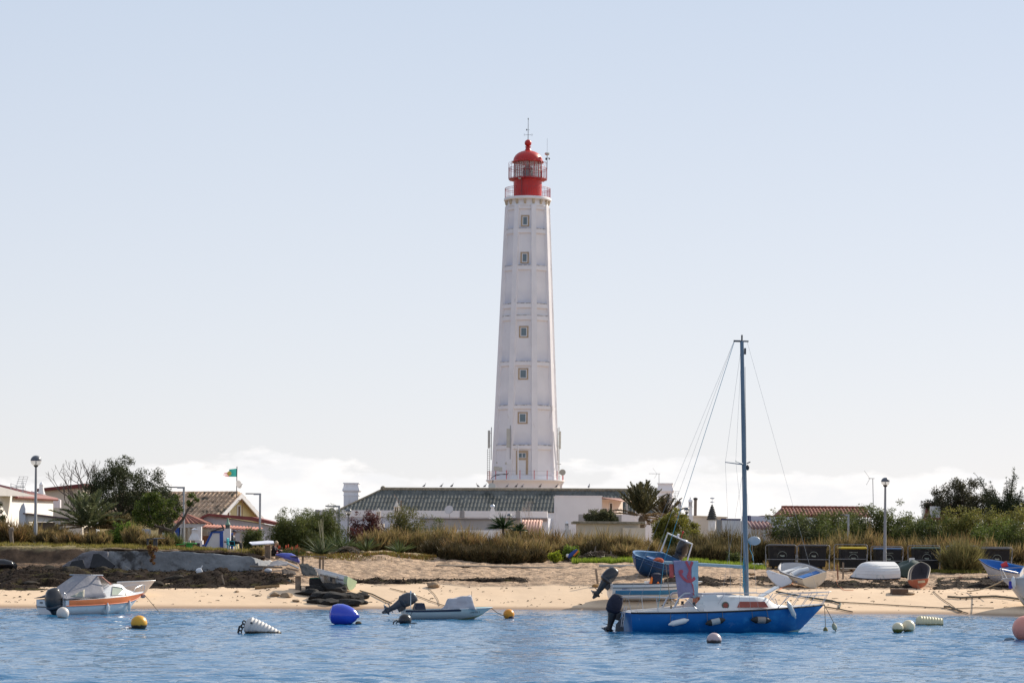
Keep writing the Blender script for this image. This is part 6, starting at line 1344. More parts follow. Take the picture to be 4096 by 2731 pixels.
    for tx, t_, s_ in (('156604', .17, .72), ('SPT', .14, .5), ('FIGO 2011', .60, .74), ('207', .56, .5)):
        a = h.pt(t_, s_, 1, .016); b_ = h.pt(t_+.08, s_, 1, .016)
        text_mesh(tx, .13, Matrix.Translation(a) @ Matrix.Rotation(PI+math.atan2(b_.y-a.y, b_.x-a.x), 4, 'Z') @ Matrix.Rotation(R(12), 4, 'X') @ FRONT, lm, hu)
    h.band(.30, .52, .80, .98, .02).build('teal_fender', mat('teal rope', (.12, .30, .26), .8), hu, fix=False)
    # black boat, left edge
    p = onground(-10, 2282); o = thing('black_inflatable', 'black inflatable boat hull cut off by the left edge on the rocks', 'boat', P(-30, 2262, p.y), R(-4))
    MB().tube([(-1.6, 0, .1), (-.6, 0, .1), (.6, 0, .1), (.95, 0, .06), (1.08, 0, .0)], [.22, .24, .24, .19, .05], 14).tube([(-1.6, .5, .0), (.8, .5, .0), (1.1, .1, 0)], [.22, .22, .15], 12).build('tube', mat('black hypalon', (.015, .013, .015), .3, .1, coat=.3), o, smooth=60)
    MB().bbox((-.2, -.1, -.28), (1.5, .5, .10)).build('white_keel', GEL, o, bevel=.02, smooth=0)
beach_boats()
# ---- wheeled bins with tube frames
def bins():
    body = mat('charcoal bin plastic', (.017, .016, .018), .6, .3, 1.5, stain=((.05, .045, .04), 2, .6, .75), spec=.3); grn = mat('grey-green print', (.36, .40, .34), .6); 
    def bin_(label, p, lid, word, hide=False):
        t = thing('waste_bin', label, 'waste bin', p, group='row of large waste bins')
        b = MB(); b.loft([[(x*w, y*d, z) for x, y in ((-1, -1), (1, -1), (1, 1), (-1, 1))] for w, d, z in ((.65, .46, .14), (.70, .52, 1.20), (.72, .54, 1.24))]); b.build('body', body, t, bevel=.03, smooth=0)
        MB().loft([[(x*w, y*d, z) for x, y in ((-1, -1), (1, -1), (1, 1), (-1, 1))] for w, d, z in ((.73, .55, 1.245), (.735, .56, 1.31), (.66, .46, 1.37))]).box(-.3, -.1, -.6, -.54, 1.27, 1.31).box(.1, .3, -.6, -.54, 1.27, 1.31).build('lid', mat('%s lid' % lid[0], lid[1], .5, .08), t, bevel=.02, smooth=0)
        for x in (-.45, .45):
            for y in (-.3, .3): MB().lathe([(.02, -.03), (.09, -.03), (.09, .03), (.02, .03)], 12, M=Matrix.Translation((x, y, .09)) @ Matrix.Rotation(PI/2, 4, 'Y')).build('wheel', RUBBER, t)
        y = -.52
        f = lambda z: y+.10*(1.2-z)/1.04-.012
        e = MB().tube([(.25*math.cos(2*PI*k/24), f(.72+.25*math.sin(2*PI*k/24)), .72+.25*math.sin(2*PI*k/24)) for k in range(24)], .011, 4, close=True)
        for k in range(3): e.lathe([(.01, 0), (.13-.02*k, 0), (.13-.02*k, .01), (.01, .01)], 16, M=Matrix.Translation((.015*k, f(.72), .73+.05*k)) @ Matrix.Rotation(R(10), 4, 'Y') @ Matrix.Scale(.32, 4, (0, 0, 1)) @ Matrix.Rotation(PI/2, 4, 'X'))
        e.build('emblem', grn, t)
        text_mesh('Fagar', .13, Matrix.Translation((0, f(.58), .59)) @ FRONT, grn, t)
        if word: text_mesh(word, .075, Matrix.Translation((0, f(1.05), 1.06)) @ FRONT, grn, t)
        return t
    dark = ('black', (.03, .03, .035))
    rows = [(3125, dark, None, 'black-lidded bin at the left end of the bin row'), (3250, dark, None, 'black-lidded bin right behind the white dinghy'), (3409, ('yellow', (.58, .42, .02)), 'EMBALAGENS', 'charcoal bin with a bright yellow lid'), (3549, ('blue', (.05, .10, .20)), 'PAPEL/CARTAO', 'blue-lidded bin behind the upturned dinghy and the lamp post'), (3701, ('green', (.03, .07, .05)), 'VIDRO', 'green-lidded bin behind the tarpaulin-wrapped boat'), (3842, dark, None, 'black-lidded bin half hidden by the feathery shrub'), (3981, dark, None, 'black-lidded bin at the right end of the row, behind the blue rowboat')]
    for px, lid, word, lab in rows:
        p = G(px, 133.6, 2280); p.x = P(px, 2240, 133.6).x; bin_(lab, p, lid, word)
    for px0, px1, lab in ((3062, 3186, 'tube frame round the left-end bin'), (3189, 3319, 'tube frame round the bin behind the white dinghy'), (3336, 3470, 'tube frame round the yellow-lidded bin'), (3483, 3612, 'tube frame round the blue-lidded bin'), (3631, 3762, 'tube frame round the green-lidded bin'), (3784, 3912, 'tube frame behind the feathery shrub'), (3916, 4048, 'tube frame round the right-end bin')):
        D = 132.6; a, c = P(px0, 2240, D).x, P(px1, 2240, D).x; z = Hs((a+c)/2, D); t = thing('bin_frame', 'galvanised '+lab, 'bin frame', ((a+c)/2, D, z), group='bin frames'); w = (c-a)/2; r = .14
        pts = []
        for cx, cz, a0 in ((w-r, 1.42-r, 0), (-w+r, 1.42-r, 90), (-w+r, .62+r, 180), (w-r, .62+r, 270)):
            for k in range(5): q = R(a0+k*22.5); pts.append((cx+r*math.cos(q), 0, cz+r*math.sin(q)))
        MB().tube(pts, .022, 7, close=True).build('hoop', mat('dull bin frame steel', (.20, .20, .21), .5, .1), t)
        for s in (-1, 1): MB().cyl((s*(w-.02), .04, -.1), (s*(w-.02), .04, .9), .028, n=6).build('post', GALV, t)
bins()
# ---- lamps
LAMPM = mat('grey lamp post paint', (.24, .24, .25), .5, .1, 2)
def globe_lamp(label, px, ytop, ybase, D, r=.27):
    g = G(px, D); zt = P(px, ytop, D).z; x = P(px, (ytop+ybase)/2, D).x; t = thing('globe_lamp', label, 'street lamp', (x, D, g.z), group='globe street lamps'); h = zt-g.z-2*r
    MB().tube([(0, 0, -.3), (0, 0, 1.1), (0, 0, 1.12), (0, 0, h)], [.10, .10, .085, .055], 10).build('post', LAMPM, t)
    MB().lathe([(.05, h-.06), (.10, h-.02), (.13, h+.04), (.10, h+.07)], 14).build('collar', DARKM, t)
    rings = [(r*math.cos(a), h+r+r*math.sin(a)) for a in np.linspace(-1.3, -.02, 9)]; MB().lathe(rings, 24, cap=False).build('clear_globe', glass('lamp globe plastic', (.97, .95, .92), .08, .72), t, smooth=80, fix=False)
    MB().lathe([(r*1.02*math.cos(a), h+r+r*1.02*math.sin(a)) for a in np.linspace(0, PI/2-.02, 9)]+[(.001, h+2*r*1.0)], 24).build('shade', mat('grey lamp shade', (.10, .105, .12), .35, .06, coat=.3), t, smooth=80)
    MB().cyl((0, 0, h), (0, 0, h+r*.95), .03, n=6).build('lamp_fitting', GREYM, t)
globe_lamp('tall globe lamp on the grass bank at the left', 143, 1821, 2120, 128.5, .285)
globe_lamp('tall globe lamp standing among the bins on the right', 3540, 1909, 2290, 132.2, .232)
globe_lamp('globe lamp in front of the left end of the long grey roof', 1394, 2033, 2130, 158, .20)
globe_lamp('globe lamp just above the grey flat roof near the spiky plant', 2037, 2053, 2130, 160, .17)
globe_lamp('globe lamp between the two slender white chimneys', 2747, 2028, 2110, 163, .19)
def arm_lamp(label, px, ytop, D, arm, m=GALV):
    g = G(px, D); zt = P(px, ytop, D).z; x = P(px, ytop+80, D).x; t = thing('arm_lamp', label, 'street lamp', (x, D, g.z), group='single arm street lamps'); h = zt-g.z
    MB().bbox((0, 0, h/2-.2), (.11, .11, h+.4)).build('post', m, t, bevel=.012, smooth=0); MB().box(-arm*.45, .055, -.045, .045, h-.07, h+.03).build('arm', m, t, smooth=0)
    MB().loft([[(x_, y, z) for y, z in ((-w, h-.03), (-w, h+.03), (w, h+.03), (w, h-.03))] for x_, w in ((-arm*.45, .06), (-arm*.55, .12), (-arm, .11))]).build('lamp_head', mat('flat lamp head', (.12, .12, .125), .5), t, smooth=0)
arm_lamp('flat-headed lamp at the tiled roof beside the leaning tree', 735, 1948, 138, .85)
arm_lamp('flat-headed lamp right of the yellow gable', 1040, 1974, 137.5, .82)
arm_lamp('flat-headed lamp in front of the left big chimney', 1356, 2023, 141, .80)
arm_lamp('small flat-headed lamp below the pierced white chimney', 1593, 2065, 165, .8)
arm_lamp('short flat-headed lamp in the hedge above the bins', 3393, 2058, 142, .45)
# ---- people
def skin_body(name, J, E, m, parent, sub=1):
    ks = list(J); me = bpy.data.meshes.new(name); me.from_pydata([J[k][0] for k in ks], [(ks.index(a), ks.index(b)) for a, b in E], []); me.materials.append(m)
    o = bpy.data.objects.new(name, me); COL.objects.link(o); link_child(o, parent)
    md = o.modifiers.new('skin', 'SKIN'); md.use_smooth_shade = True
    for v, k in zip(me.skin_vertices[0].data, ks): r = J[k][1]; v.radius = r if hasattr(r, '__len__') else (r, r); v.use_root = (k == ks[0])
    s = o.modifiers.new('round', 'SUBSURF'); s.levels = s.render_levels = sub; return o
def mirror(J, E):
    j, e = dict(J), list(E)
    for k, (p, r) in J.items():
        if k.endswith('_l'): j[k[:-2]+'_r'] = ((p[0], -p[1], p[2]), r)
    for a, b in E:
        f = lambda q: q[:-2]+'_r' if q.endswith('_l') else q
        if a.endswith('_l') or b.endswith('_l'): e.append((f(a), f(b)))
    return j, e
def person(label, loc, rz, up, pose, top, legs, shoe, skin, hair=None, cap=None):
    t = thing('person', label, 'person', loc, rz); q = pose
    J = {'pelvis': (q['pelvis'], .10), 'chest': (q['chest'], .11), 'neck': (q['neck'], .05), 'chin': (tuple(a*.6+b*.4 for a, b in zip(q['neck'], q['head'])), .06), 'head': (q['head'], (.075, .095)), 'crown': (q['crown'], .07),
         'sho_l': (q['sho'], .05), 'elb_l': (q['elb'], .038), 'wri_l': (q['wri'], .026), 'palm_l': (q['palm'], (.016, .036)), 'hip_l': (q['hip'], .08), 'knee_l': (q['knee'], .05), 'ank_l': (q['ank'], .035), 'toe_l': (q['toe'], .03)}
    E = [('pelvis', 'chest'), ('chest', 'neck'), ('neck', 'chin'), ('chin', 'head'), ('head', 'crown'), ('chest', 'sho_l'), ('sho_l', 'elb_l'), ('elb_l', 'wri_l'), ('wri_l', 'palm_l'), ('pelvis', 'hip_l'), ('hip_l', 'knee_l'), ('knee_l', 'ank_l'), ('ank_l', 'toe_l')]
    w, pl = Vector(q['wri']), Vector(q['palm']); d = (pl-w).normalized()
    for k, (dy, ln) in enumerate(((-.030, .060), (-.011, .072), (.010, .066), (.028, .052))):
        a = pl+d*.03+Vector((0, dy, 0)); b_ = a+d*ln*.5+Vector((0, 0, -.008)); c = b_+d*ln*.4+Vector((0, 0, -.026))
        J['f%da_l' % k] = (tuple(a), .010); J['f%db_l' % k] = (tuple(b_), .009); J['f%dc_l' % k] = (tuple(c), .007); E += [('palm_l', 'f%da_l' % k), ('f%da_l' % k, 'f%db_l' % k), ('f%db_l' % k, 'f%dc_l' % k)]
    a = w+d*.03+Vector((0, -.035, .0)); b_ = a+d*.035+Vector((0, -.018, -.01)); J['tha_l'] = (tuple(a), .012); J['thb_l'] = (tuple(b_), .009); E += [('palm_l', 'tha_l'), ('tha_l', 'thb_l')]
    j, e = mirror(J, E); body = skin_body('body', j, e, skin, t)
    hd = Vector(q['head']); fw = Vector(q['face']).normalized(); sd = Vector((0, 1, 0)); upv = (Vector(q['crown'])-hd).normalized()
    F = Matrix((fw, sd, upv)).transposed().to_4x4(); F.translation = hd
    b = MB(); b.loft([[(.085, y, -.012) for y in (-.012, .012)]+[(.075, 0, .035)], [(.118, y, -.018) for y in (-.014, .014)]+[(.098, 0, .02)]], M=F); b.bbox((.083, 0, -.052), (.02, .05, .010), F); b.ball((-.01, .088, 0), (.022, .012, .034), 8, 5, F); b.ball((-.01, -.088, 0), (.022, .012, .034), 8, 5, F); b.build('face', skin, body)
    b = MB(); [b.ball((.082, s*.032, .016), (.012, .014, .009), 8, 5, F) for s in (-1, 1)]; b.build('eyes', mat('eye', (.03, .025, .02), .2), body)
    g = lambda k, f: tuple(f*x for x in (k if hasattr(k, '__len__') else (k, k)))
    JJ = {k: j[k] for k in ('pelvis', 'chest', 'sho_l', 'sho_r', 'elb_l', 'elb_r', 'wri_l', 'wri_r')}; JJ = {k: (p, g(r, 1.28)) for k, (p, r) in JJ.items()}; JJ['chest'] = (q['chest'], (.14, .17)); JJ['pelvis'] = (q['pelvis'], (.14, .17)); JJ['collar'] = (q['neck'], .068)
    skin_body('jacket', JJ, [('pelvis', 'chest'), ('chest', 'collar'), ('chest', 'sho_l'), ('sho_l', 'elb_l'), ('elb_l', 'wri_l'), ('chest', 'sho_r'), ('sho_r', 'elb_r'), ('elb_r', 'wri_r')], top, t)
    JJ = {'pelvis': (q['pelvis'], (.13, .16))}
    for s in 'lr': JJ['hip_'+s] = (j['hip_'+s][0], .10); JJ['knee_'+s] = (j['knee_'+s][0], .072); JJ['ank_'+s] = (j['ank_'+s][0], .055)
    skin_body('trousers', JJ, [('pelvis', 'hip_l'), ('hip_l', 'knee_l'), ('knee_l', 'ank_l'), ('pelvis', 'hip_r'), ('hip_r', 'knee_r'), ('knee_r', 'ank_r')], legs, t)
    for s in 'lr': a, c = Vector(j['ank_'+s][0]), Vector(j['toe_'+s][0]); MB().tube([a+Vector((-.05, 0, -.03)), a+Vector((.02, 0, -.02)), c, c+Vector((.04, 0, -.005))], [.045, .05, .042, .02], 8).build('shoe', shoe, t)
    if hair: MB().ball((-.025, 0, .035), (.105, .105, .10), 14, 9, F).ball((-.075, 0, -.04), (.06, .09, .09), 10, 7, F).build('hair', hair, body)
    if cap: MB().loft([[(x*.107, y*.10, z) for x, y in [(math.cos(2*PI*k/16), math.sin(2*PI*k/16)) for k in range(16)]] for z in (.035, .07)]+[[(x*r, y*r, z) for x, y in [(math.cos(2*PI*k/16), math.sin(2*PI*k/16)) for k in range(16)]] for r, z in ((.10, .10), (.06, .135), (.01, .143))], M=F).loft([[(.08, -.07, .045), (.08, .07, .045), (.08, .07, .058), (.08, -.07, .058)], [(.185, -.045, .025), (.185, .045, .025), (.185, .045, .035), (.185, -.045, .035)]], M=F).build('cap', cap, body)
    return t
SKIN = mat('skin', (.50, .28, .20), .55, .08, 8)
mp = G(931, 128.0, 2200); mp.x = P(931, 2170, 128.).x
person('elderly man in dark cap and dark jacket seated on a turquoise chair above the wall', mp, R(-8), 0, dict(pelvis=(-.02, 0, .44), chest=(.02, 0, .70), neck=(.05, 0, .86), head=(.10, 0, .975), crown=(.095, 0, 1.045), face=(1, 0, -.12), sho=(.02, .17, .78), elb=(.09, .23, .53), wri=(.30, .13, .50), palm=(.37, .09, .50), hip=(.0, .085, .42), knee=(.42, .11, .47), ank=(.45, .11, .08), toe=(.58, .12, .04)), mat('dark shiny jacket', (.035, .035, .045), .45, .25, 6, .3, 14), mat('black trousers', (.015, .015, .02), .8), mat('black shoe', (.02, .02, .02), .5), SKIN, None, mat('dark blue cap', (.02, .025, .05), .8))
ch = thing('plastic_chair', 'turquoise plastic chair under the seated man', 'chair', mp+Vector((-.02, 0, 0)), R(-8)); TQ = mat('turquoise plastic', (.03, .36, .44), .4, .06)
MB().loft([[(x, y, z) for x, y in ((-.24, -.24), (.24, -.23), (.24, .23), (-.24, .24))] for z in (.29, .325)]).build('seat', TQ, ch, bevel=.02); MB().loft([[(x, y, z) for y, z in ((-.24, .33), (.24, .33), (.23, .70), (-.23, .70))] for x in (-.27, -.23)]).build('backrest', TQ, ch, bevel=.02)
for sx in (-.2, .2):
    for sy in (-.2, .2): MB().tube([(sx*1.15, sy*1.15, -.02), (sx, sy, .29)], [.02, .028], 6).build('leg', TQ, ch)
for sy in (-.26, .26): MB().tube([(-.24, sy, .52), (.16, sy, .52), (.2, sy, .30)], .022, 6).build('armrest', TQ, ch)
wp = G(1096, 127.2, 2215); wp.x = P(1096, 2190, 127.2).x
person('fair-haired woman in a black patterned top sitting low by the white table, head bowed', wp, R(-12), 0, dict(pelvis=(-.06, 0, .26), chest=(.02, 0, .52), neck=(.09, 0, .66), head=(.15, 0, .76), crown=(.165, 0, .83), face=(1, 0, -.45), sho=(.02, .15, .59), elb=(.14, .20, .38), wri=(.32, .11, .40), palm=(.38, .07, .40), hip=(-.02, .08, .25), knee=(.33, .13, .42), ank=(.38, .12, .07), toe=(.50, .13, .04)), mat('black patterned cloth', (.02, .02, .03), .8, .2, stain=((.5, .5, .5), 22, .66, .70)), mat('black skirt', (.012, .012, .015), .85), mat('black shoe', (.02, .02, .02), .5), SKIN, mat('fair hair', (.40, .30, .20), .7, .25, 25), None)
cn = wp+Vector((.20, -.22, .22)); t = thing('drink_can', 'small red drink can beside the fair-haired woman', 'can', cn); MB().lathe([(.03, 0), (.045, .01), (.045, .15), (.03, .17)], 12).build('can_body', mat('red can', (.50, .03, .03), .3), t); MB().lathe([(.046, .05), (.047, .06), (.047, .09), (.046, .1)], 12).build('white_band', PVC, t); MB().bbox((0, 0, -.13), (.2, .2, .26)).build('stand', WOOD, t, smooth=0)
# ---- tables and benches
def table():
    D = 126.2; p = G(1068, D, 2215); t = thing('white_table', 'tilted white tabletop on a wooden post between the two seated people', 'table', p); z0 = p.z
    a = [P(x, y, D+dd)-p for x, y, dd in ((996, 2167, -.3), (1010, 2176, -.45), (1096, 2170, -.45), (1094, 2162, .3), (1075, 2160, .45), (1002, 2166, .3))]
    MB().loft([[v+Vector((0, 0, -.055)) for v in a], [v+Vector((0, 0, .0)) for v in a]]).build('tabletop', mat('white board', (.74, .74, .80), .5, .05), t, bevel=.01, smooth=0)
    for px in (1066, 1078): x = P(px, 2190, D).x-p.x; MB().box(x-.09, x+.07, -.12, .12, -.1, P(px, 2176, D).z-z0-.04).build('post', WOOD, t, smooth=0)
    p = onground(1260, 2275); t = thing('rough_bench', 'grey weathered plank bench on the sand below the ice plants', 'bench', p); f = lambda x, y, dd=0: P(x, y, p.y+dd)-p
    MB().loft([[f(1160, 2221, -.25), f(1160, 2221, .25), f(1160, 2224, .25), f(1160, 2224, -.25)], [f(1305, 2223, -.25), f(1305, 2223, .25), f(1305, 2228, .25), f(1305, 2228, -.25)]]).build('plank', WOOD, t, smooth=0)
    for px, py in ((1211, 2257), (1280, 2273), (1293, 2285)): a, b_ = f(px, 2226), f(px-1, py); MB().box(a.x-.05, a.x+.05, -.06, .06, b_.z-.1, a.z).build('leg', WOOD, t, smooth=0)
    p = onground(1200, 2358); t = thing('rough_table', 'long plank table with uneven posts over the dark net heap', 'table', p); f = lambda x, y, dd=0: P(x, y, p.y+dd)-p
    MB().loft([[f(1168, 2302, -.3), f(1168, 2302, .3), f(1168, 2304, .3), f(1168, 2304, -.3)], [f(1296, 2299, -.3), f(1296, 2299, .3), f(1296, 2304, .3), f(1296, 2304, -.3)]]).build('plank', WOOD, t, smooth=0)
    MB().loft([[f(1290, 2296, .3), f(1345, 2309, -.3), f(1345, 2311, -.3), f(1290, 2299, .3)], [f(1318, 2296, .35), f(1350, 2302, -.1), f(1350, 2306, -.1), f(1318, 2299, .35)]]).build('tilted_board', mat('bleached board', (.52, .47, .40), .8, .1), t, smooth=0)
    for px, py, y0 in ((1187, 2355, 2305), (1198, 2358, 2305), (1303, 2330, 2303), (1335, 2354, 2312)): a, b_ = f(px, y0), f(px, py); MB().box(a.x-.065, a.x+.065, -.07, .07, b_.z-.1, a.z).build('leg', WOOD, t, smooth=0)
    p = onground(610, 2178, 120, 140); t = thing('old_bench', 'low dark broken metal bench on the grass bank', 'bench', G(606, 126.5)); 
    for x in (-.2, .14, .26): MB().box(x-.05, x+.05, -.05, .05, -.05, .40).build('leg', DARKM, t, smooth=0)
    MB().box(-.26, .30, -.15, .15, .36, .42).build('seat', DARKM, t, smooth=0); MB().cyl((.1, 0, .42), (.68, -.05, .44), .025, n=6).build('rail', GREYM, t)
table()
# ---- shore clutter
ROCKM = mat('dark weedy rock', (.034, .027, .02), .9, .4, 1.5, .5, 5, stain=((.06, .05, .02), 1.6, .5, .66), spec=.15)
SANDR = mat('sandy rock', (.30, .21, .13), .9, .3, 3, .5, 8)
def rock(name, label, px, py, w, h, m=SANDR, seed=0, cat='rock', group=None, d=None, rzz=0, sink=.25):
    p = onground(px, py); S = KF/p.y; rg = random.Random(seed); rx, rz_, ry = w/S/2, h/S/2, (d or w)/S/2
    bm = bmesh.new(); bmesh.ops.create_icosphere(bm, subdivisions=3, radius=1)
    off = [Vector((rg.uniform(-1, 1), rg.uniform(-1, 1), rg.uniform(-1, 1))).normalized() for _ in range(9)]; cut = [rg.uniform(.55, .85) for _ in off]
    for v in bm.verts:
        for o_, c in zip(off, cut):
            dd = v.co.dot(o_)
            if dd > c: v.co -= o_*(dd-c)*.9
        n = 1+.42*float(fbm(v.co.x*1.6+seed, v.co.y*1.6+v.co.z*2.1, seed))+.2*float(fbm(v.co.x*5+seed, v.co.z*5+v.co.y*3, seed+3, 2)); v.co *= n
        v.co = Vector((v.co.x*rx*1.25, v.co.y*ry*1.25, v.co.z*rz_*1.25))
    me = bpy.data.meshes.new(name); bm.to_mesh(me); bm.free(); o = finish(me, name, m, None, 35); o.location = p+Vector((0, 0, rz_*(1-2*sink))); o.rotation_euler = (0, 0, rzz); return tag(o, label, cat, group)
rock('sand_boulder', 'pale rough boulder standing alone at the centre weed line', 1732, 2347, 46, 26, SANDR, 3)
rock('sand_boulder', 'left one of two brown rocks in front of the plank table', 1098, 2383, 36, 20, SANDR, 5); rock('sand_boulder', 'right one of two brown rocks in front of the plank table', 1148, 2385, 44, 20, SANDR, 6)
rock('sand_boulder', 'small pointed brown stone left of the dark net heap', 1182, 2405, 26, 13, SANDR, 7); rock('sand_boulder', 'small rock at the weed edge below the yellow float', 946, 2367, 18, 8, SANDR, 8)
rock('sand_boulder', 'rounded pale stone left of the bins near the mast foot', 3000, 2300, 36, 18, SANDR, 11); rock('sand_boulder', 'pale stone among weed left of the white hatch cover', 3040, 2338, 28, 12, SANDR, 12)
rock('sand_boulder', 'pale stone under the feathery shrub by the bins', 3825, 2285, 24, 12, SANDR, 13); rock('sand_boulder', 'stone beside the tarpaulin-wrapped boat', 3755, 2285, 26, 14, SANDR, 14)
rock('sand_boulder', 'brown post stone left of the white launch', 2385, 2347, 30, 14, mat('ochre stone', (.30, .17, .06), .9, .3), 15)
def heap(name, label, cat, x0, x1, y0, y1, hmax, m, seed, step=.13, thr=.42, fx=.55, fy=.8, edge=.9):
    """lumpy wrack laid over the ground between two pixel rows"""
    n = int((x1-x0)/8); near, far = [], []
    for i in range(n+1):
        px = x0+(x1-x0)*i/n; f = lambda q: q(px) if callable(q) else q
        near.append(onground(px, f(y1), 105)); far.append(onground(px, f(y0), 105))
    V = []; m_ = 30
    for j in range(m_+1):
        for i in range(n+1):
            p = near[i].lerp(far[i], j/m_); V.append((p.x, p.y))
    V = np.array(V); x, y = V[:, 0], V[:, 1]; u = np.tile(np.arange(n+1)/n, m_+1); v = np.repeat(np.arange(m_+1)/m_, n+1)
    lump = np.abs(fbm(x*fx, y*fy, seed, 3))*2.2+(fbm(x*fx*.5+9, y*fy*.5, seed+1, 2)+.5)*.8
    fine = fbm(x*2.6, y*3.2, seed+2, 4)
    mask = np.clip((fbm(x*.35, y*.9, seed+3, 3)+.5-thr)/.10, 0, 1)
    ed = np.clip(np.minimum(np.minimum(v, 1-v)*4, np.minimum(u, 1-u)*14), 0, 1)**edge
    z = H(x, y)-.06+hmax*np.clip(lump, .15, 1.3)*mask*ed+fine*.26*hmax**.5*ed*mask+fbm(x*6, y*6, seed+5, 3)*.10*hmax**.5*ed*mask
    w = n+1; I = (np.arange(m_)[:, None]*w+np.arange(n)[None, :]).ravel(); F = np.stack([I, I+1, I+w+1, I+w], 1)
    o = mesh_np(name, np.stack([x, y, z], 1), F, m, smooth=1); rg = np.random.default_rng(seed); k = int(n*22*mask.mean()); q = rg.integers(0, len(x), k); p = np.stack([x, y, z+.01], 1)[q]+rg.normal(size=(k, 3))*np.array([.08, .06, 0]); d = rnd(rg, k); d[:, 2] = np.abs(d[:, 2])*.5
    V, F = blades(rg, p, p+d*(.10+.16*rg.random(k))[:, None]*min(1, hmax*3.5), np.full(k, .03), rnd(rg, k)*.02); mesh_np('loose_strands', V, F, m, o); return tag(o, label, cat, kind='stuff')
WRACK = mat('dead brown seaweed', (.019, .012, .008), .95, .6, 2.2, 1, 7, stain=[((.050, .042, .012), 1.3, .55, .68), ((.075, .045, .026), 3.5, .6, .7)], spec=.1)
heap('seaweed_heap', 'long dark heap of dead seaweed and netting under the eroded bank', 'seaweed', -30, 1190, lambda px: 2262+.030*px, lambda px: 2366-.012*px if px < 1000 else 2354-.12*(px-1000), .42, WRACK, 3, thr=.22)
heap('seaweed_heap', 'thin dark line of wrack at the foot of the rubble heap', 'seaweed', -30, 300, 2352, 2368, .10, WRACK, 13, thr=.4)
heap('seaweed_line', 'dark wrack line left of the pale boulder', 'seaweed', 1290, 1760, 2316, 2338, .20, WRACK, 7, thr=.36)
heap('seaweed_line', 'dark wrack line right of the pale boulder', 'seaweed', 1720, 2120, 2313, 2338, .22, WRACK, 8, thr=.34)
heap('seaweed_line', 'dark wrack behind the mast and the white hatch cover', 'seaweed', 2640, 3180, 2306, 2352, .18, WRACK, 9, thr=.28)
heap('seaweed_line', 'dark wrack running from the white dinghy to the red rowboat', 'seaweed', 3250, 3680, 2322, 2354, .20, WRACK, 10, thr=.24)
heap('seaweed_line', 'broad dark wrack right of the red rowboat', 'seaweed', 3720, 4140, 2308, 2364, .16, WRACK, 11, thr=.32)
for i, (px, py, w, h) in enumerate(((190, 2290, 70, 36), (300, 2302, 90, 46), (410, 2300, 70, 40), (520, 2316, 60, 36), (700, 2326, 70, 36), (860, 2318, 60, 26), (1000, 2330, 60, 24), (120, 2342, 70, 30), (620, 2345, 60, 26))):
    rock('weedy_rock', 'dark weed-covered rock in the rubble under the eroded bank', px, py, w, h, ROCKM, 40+i, 'rock', 'dark rocks under the bank', d=w*.9)
for i, (px, py, w, h) in enumerate(((455, 2201, 90, 12), (560, 2203, 110, 14), (660, 2206, 80, 13), (745, 2210, 120, 18), (850, 2214, 100, 22), (930, 2222, 130, 30), (1005, 2232, 90, 30))):
    rock('soil_clod', 'dark clod of soil and roots along the top of the retaining wall', px, py+2, w, h*.75, WRACK, 140+i, 'clod', 'soil clods on the retaining wall', d=40, sink=.4)
def slab(name, label, cat, pts, D, th, m, lean=0, **kw):
    q = [P(x, y, D) for x, y in pts]; c = sum(q, Vector())/len(q); t = thing(name, label, cat, c)
    MB().prism([(v.x-c.x, v.z-c.z) for v in q], -th/2, th/2, 'y', Matrix.Rotation(R(lean), 4, 'X')).build('slab', m, t, smooth=0, bevel=0 if th > .25 and lean else .02, **kw)
    if th > .25 and lean:
        o = CH[t.name][0]; r = o.modifiers.new('fine', 'REMESH'); r.mode = 'VOXEL'; r.voxel_size = .06; tx = bpy.data.textures.new('crumble', 'CLOUDS'); tx.noise_scale = .55; tx.noise_depth = 4; d = o.modifiers.new('crumble', 'DISPLACE'); d.texture = tx; d.strength = .15
    return t
CONC = mat('dirty concrete', (.225, .23, .235), .9, .35, .7, .6, 6, stain=[((.05, .047, .045), .9, .50, .66), ((.24, .22, .20), 2.4, .60, .72)])
D_ = 121.9
slab('concrete_wall', 'long dirty blue-grey concrete retaining wall under the grass bank', 'wall', [(408, 2206), (640, 2204), (760, 2208), (1005, 2224), (1060, 2262), (1050, 2282), (880, 2300), (640, 2312), (420, 2300)], D_, .3, CONC, -12)
slab('concrete_wall', 'short pale end piece of the broken retaining wall', 'wall', [(236, 2276), (330, 2212), (370, 2200), (430, 2203), (445, 2300), (380, 2310), (250, 2285)], 121.6, .3, mat('pale broken concrete', (.20, .19, .20), .9, .25, .8, .3, 6, stain=((.06, .058, .06), 1.3, .5, .66)), -16)
slab('broken_slab', 'dark square slab tilted against the broken wall', 'slab', [(372, 2213), (396, 2212), (463, 2262), (448, 2278), (360, 2272)], 120.9, .15, mat('tar black slab', (.03, .03, .033), .8, .3), -20)
slab('broken_slab', 'dark plate propped below the end of the wall', 'slab', [(286, 2244), (330, 2236), (345, 2278), (270, 2290)], 120.7, .12, mat('tar black slab', (.03, .03, .033)), -20)
slab('broken_slab', 'small greenish slab edge in front of the wall', 'slab', [(500, 2262), (531, 2280), (480, 2290)], 120.6, .12, CONC, -10)
slab('broken_slab', 'pale plank end sticking out above the grey canvas boat', 'slab', [(305, 2305), (330, 2292), (330, 2300), (312, 2314)], 118.4, .1, mat('pale stone', (.34, .28, .2), .9), -10)
t = slab('paving_kerb', 'long low concrete kerb across the upper beach', 'kerb', [(1745, 2257), (2200, 2266), (2520, 2276), (2980, 2286), (2980, 2294), (2520, 2284), (2200, 2274), (1745, 2262)], 126.6, .4, mat('sandy concrete', (.40, .33, .25), .9, .12, 2, .2))
